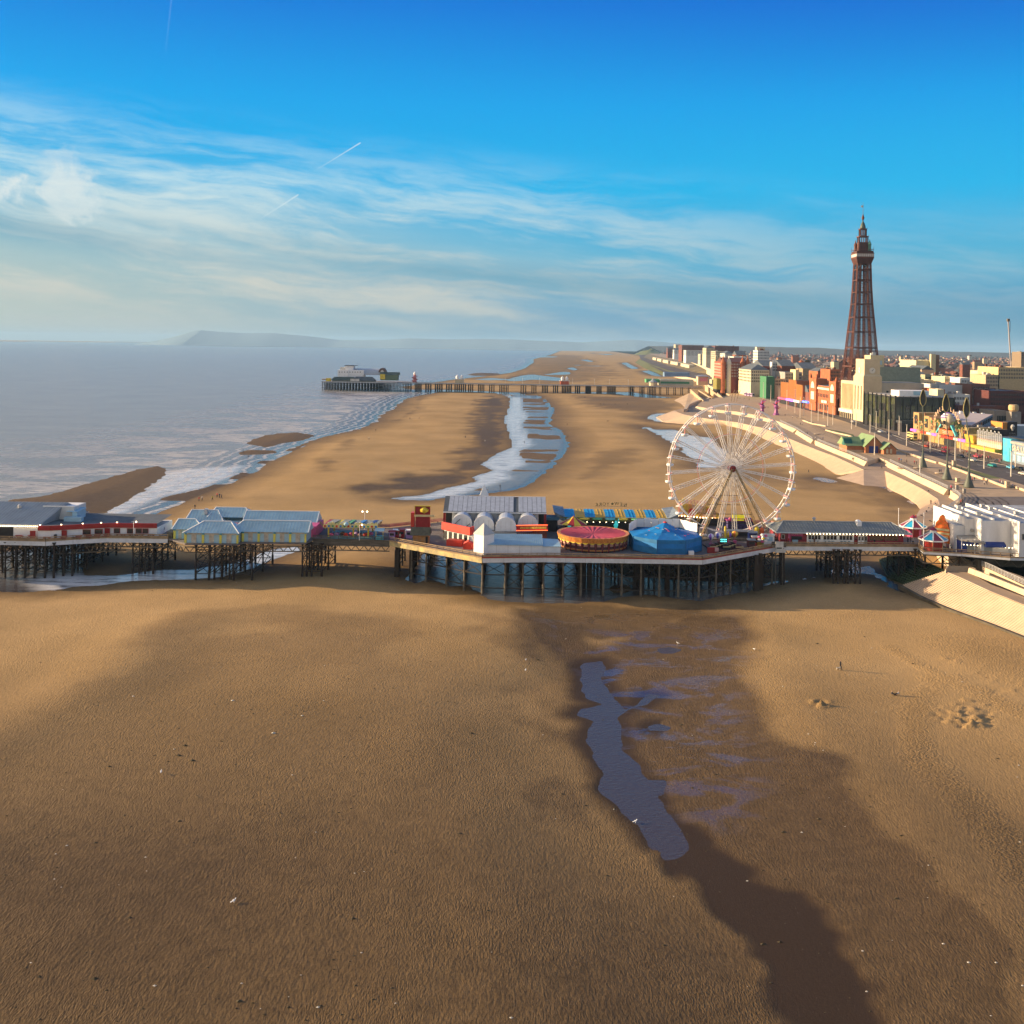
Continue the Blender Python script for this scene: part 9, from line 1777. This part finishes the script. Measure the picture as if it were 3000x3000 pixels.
for u,v,lab in ((2393,1273,'oval stone seat beyond the big wheel, beside a lone pair of walkers'),(2475,1302,'oval stone seat between the lawn and the green shelter'),(2640,1373,'oval stone seat just left of the first leaf sculpture'),(2688,1373,'pale stone seat near the foot of the leftmost leaf sculpture'),(2812,1420,'oval stone seat between the middle and right leaf sculptures'),(2752,1388,'small stone seat beside a pair in black')):
    p=G(u,v,6.01); b=MB(); b.lathe((0,0,0),[(1.0,0),(1.3,.25),(1.2,.5),(.2,.6)],12); b.v=[(p.x+q[0]*1.5,p.y+q[1],p.z+q[2]) for q in b.v]; b.build('stone_seat',WALLM,label=lab,cat='stone seat',group='stone seats on the promenade')
for u,v,lab in ((2806,1412,'white boxy information kiosk near the right leaf sculpture'),(2795,1365,'white square pillar on the seat wall by the middle leaf sculpture'),(2951,1428,'white square pillar at the right end of the promenade'),(2825,1445,'grey litter bin where the railing bends'),(2803,1434,'grey litter bin beside the wall end')):
    p=G(u,v,6.01); b=MB(); w_=.7 if 'bin' not in lab else .45; b.box(p.x - w_,p.x+w_,p.y - w_,p.y+w_,6.01,6+(2.2 if 'pillar' in lab else 1.5)); b.box(p.x - w_ - .1,p.x+w_+.1,p.y - w_ - .1,p.y+w_+.1,6+(2.2 if 'pillar' in lab else 1.5),6.12+(2.2 if 'pillar' in lab else 1.5)); b.build('bin' if 'bin' in lab else 'pillar',GREYC if 'bin' in lab else WALLM,label=lab,cat='litter bin' if 'bin' in lab else 'pillar')
jb=MB()
for k in range(5):
    c0=[(2838+k*22,1458),(2862+k*22,1470),(2872+k*22,1484),(2868+k*22,1500)]; q=resample(GP(c0,6.03),14)  # forecourt curves: tram track shadows painted as dark strips
    for a,c in zip(q[:-1],q[1:]): d=(c - a).normalized()*.16; n_=Vector((-d.y,d.x,0)); jb.add([a+n_,c+n_,c - n_,a - n_],[(0,1,2,3),(3,2,1,0)])
for k in range(7):
    q=resample(GP([(2330+k*12,1215+k*9),(2480+k*26,1290+k*11),(2600+k*30,1325+k*13)],6.02),20)
    for a,c in zip(q[:-1],q[1:]): d=(c - a).normalized()*.12; n_=Vector((-d.y,d.x,0)); jb.add([a+n_,c+n_,c - n_,a - n_],[(0,1,2,3),(3,2,1,0)])
jb.build('joint_and_shadow',mat('dark_joint_and_shadow',(.16,.11,.07),.9,.1),label='dark joint lines and painted tram track shadows on the promenade paving',kind='structure')
# ---------------------------------------------------------------- shells, weed and worm casts on the near sand
db=MB(); g3=random.Random(9)
for k in range(1500):
    u,dv=g3.uniform(-100,3100),700+1300*g3.random() ** 1.6; p=gz(u,1012+dv+(u - 1500)*.0145); r_=g3.uniform(.03,.13)*(2.2 if g3.random() < .05 else 1); db.mi=1 if g3.random() < .12 else 0; a=g3.uniform(0,6)
    P=[(p.x+r_*1.6*math.cos(a+t),p.y+r_*math.sin(a+t),p.z - .01) for t in (0,1.6,3.1,4.7)]; db.add(P+[(p.x,p.y,p.z+r_*.6)],[(0,1,4),(1,2,4),(2,3,4),(3,0,4)])
db.build('weed_and_shells',[mat('dark_weed',(.06,.045,.02),.9,.3),mat('pale_shell',(.6,.55,.45),.7,.1)],label='scattered dark weed and pale shells on the near sand',kind='stuff')
# ---------------------------------------------------------------- haze
hz=MB(); hz.box(-19800,19800,-60,34000,-1.4,250)
hzm=bpy.data.materials.new('haze'); hzm.use_nodes=True; nt=hzm.node_tree; nt.nodes.remove(nt.nodes['Principled BSDF']); pvn=nt.nodes.new('ShaderNodeVolumePrincipled'); pvn.inputs['Color'].default_value=(.42,.70,1.0,1); pvn.inputs['Density'].default_value=0.000038; nt.links.new(pvn.outputs[0],nt.nodes['Material Output'].inputs['Volume'])
HAZE=hz.build('haze',hzm,label='thin blue air over the bay and town',kind='stuff')
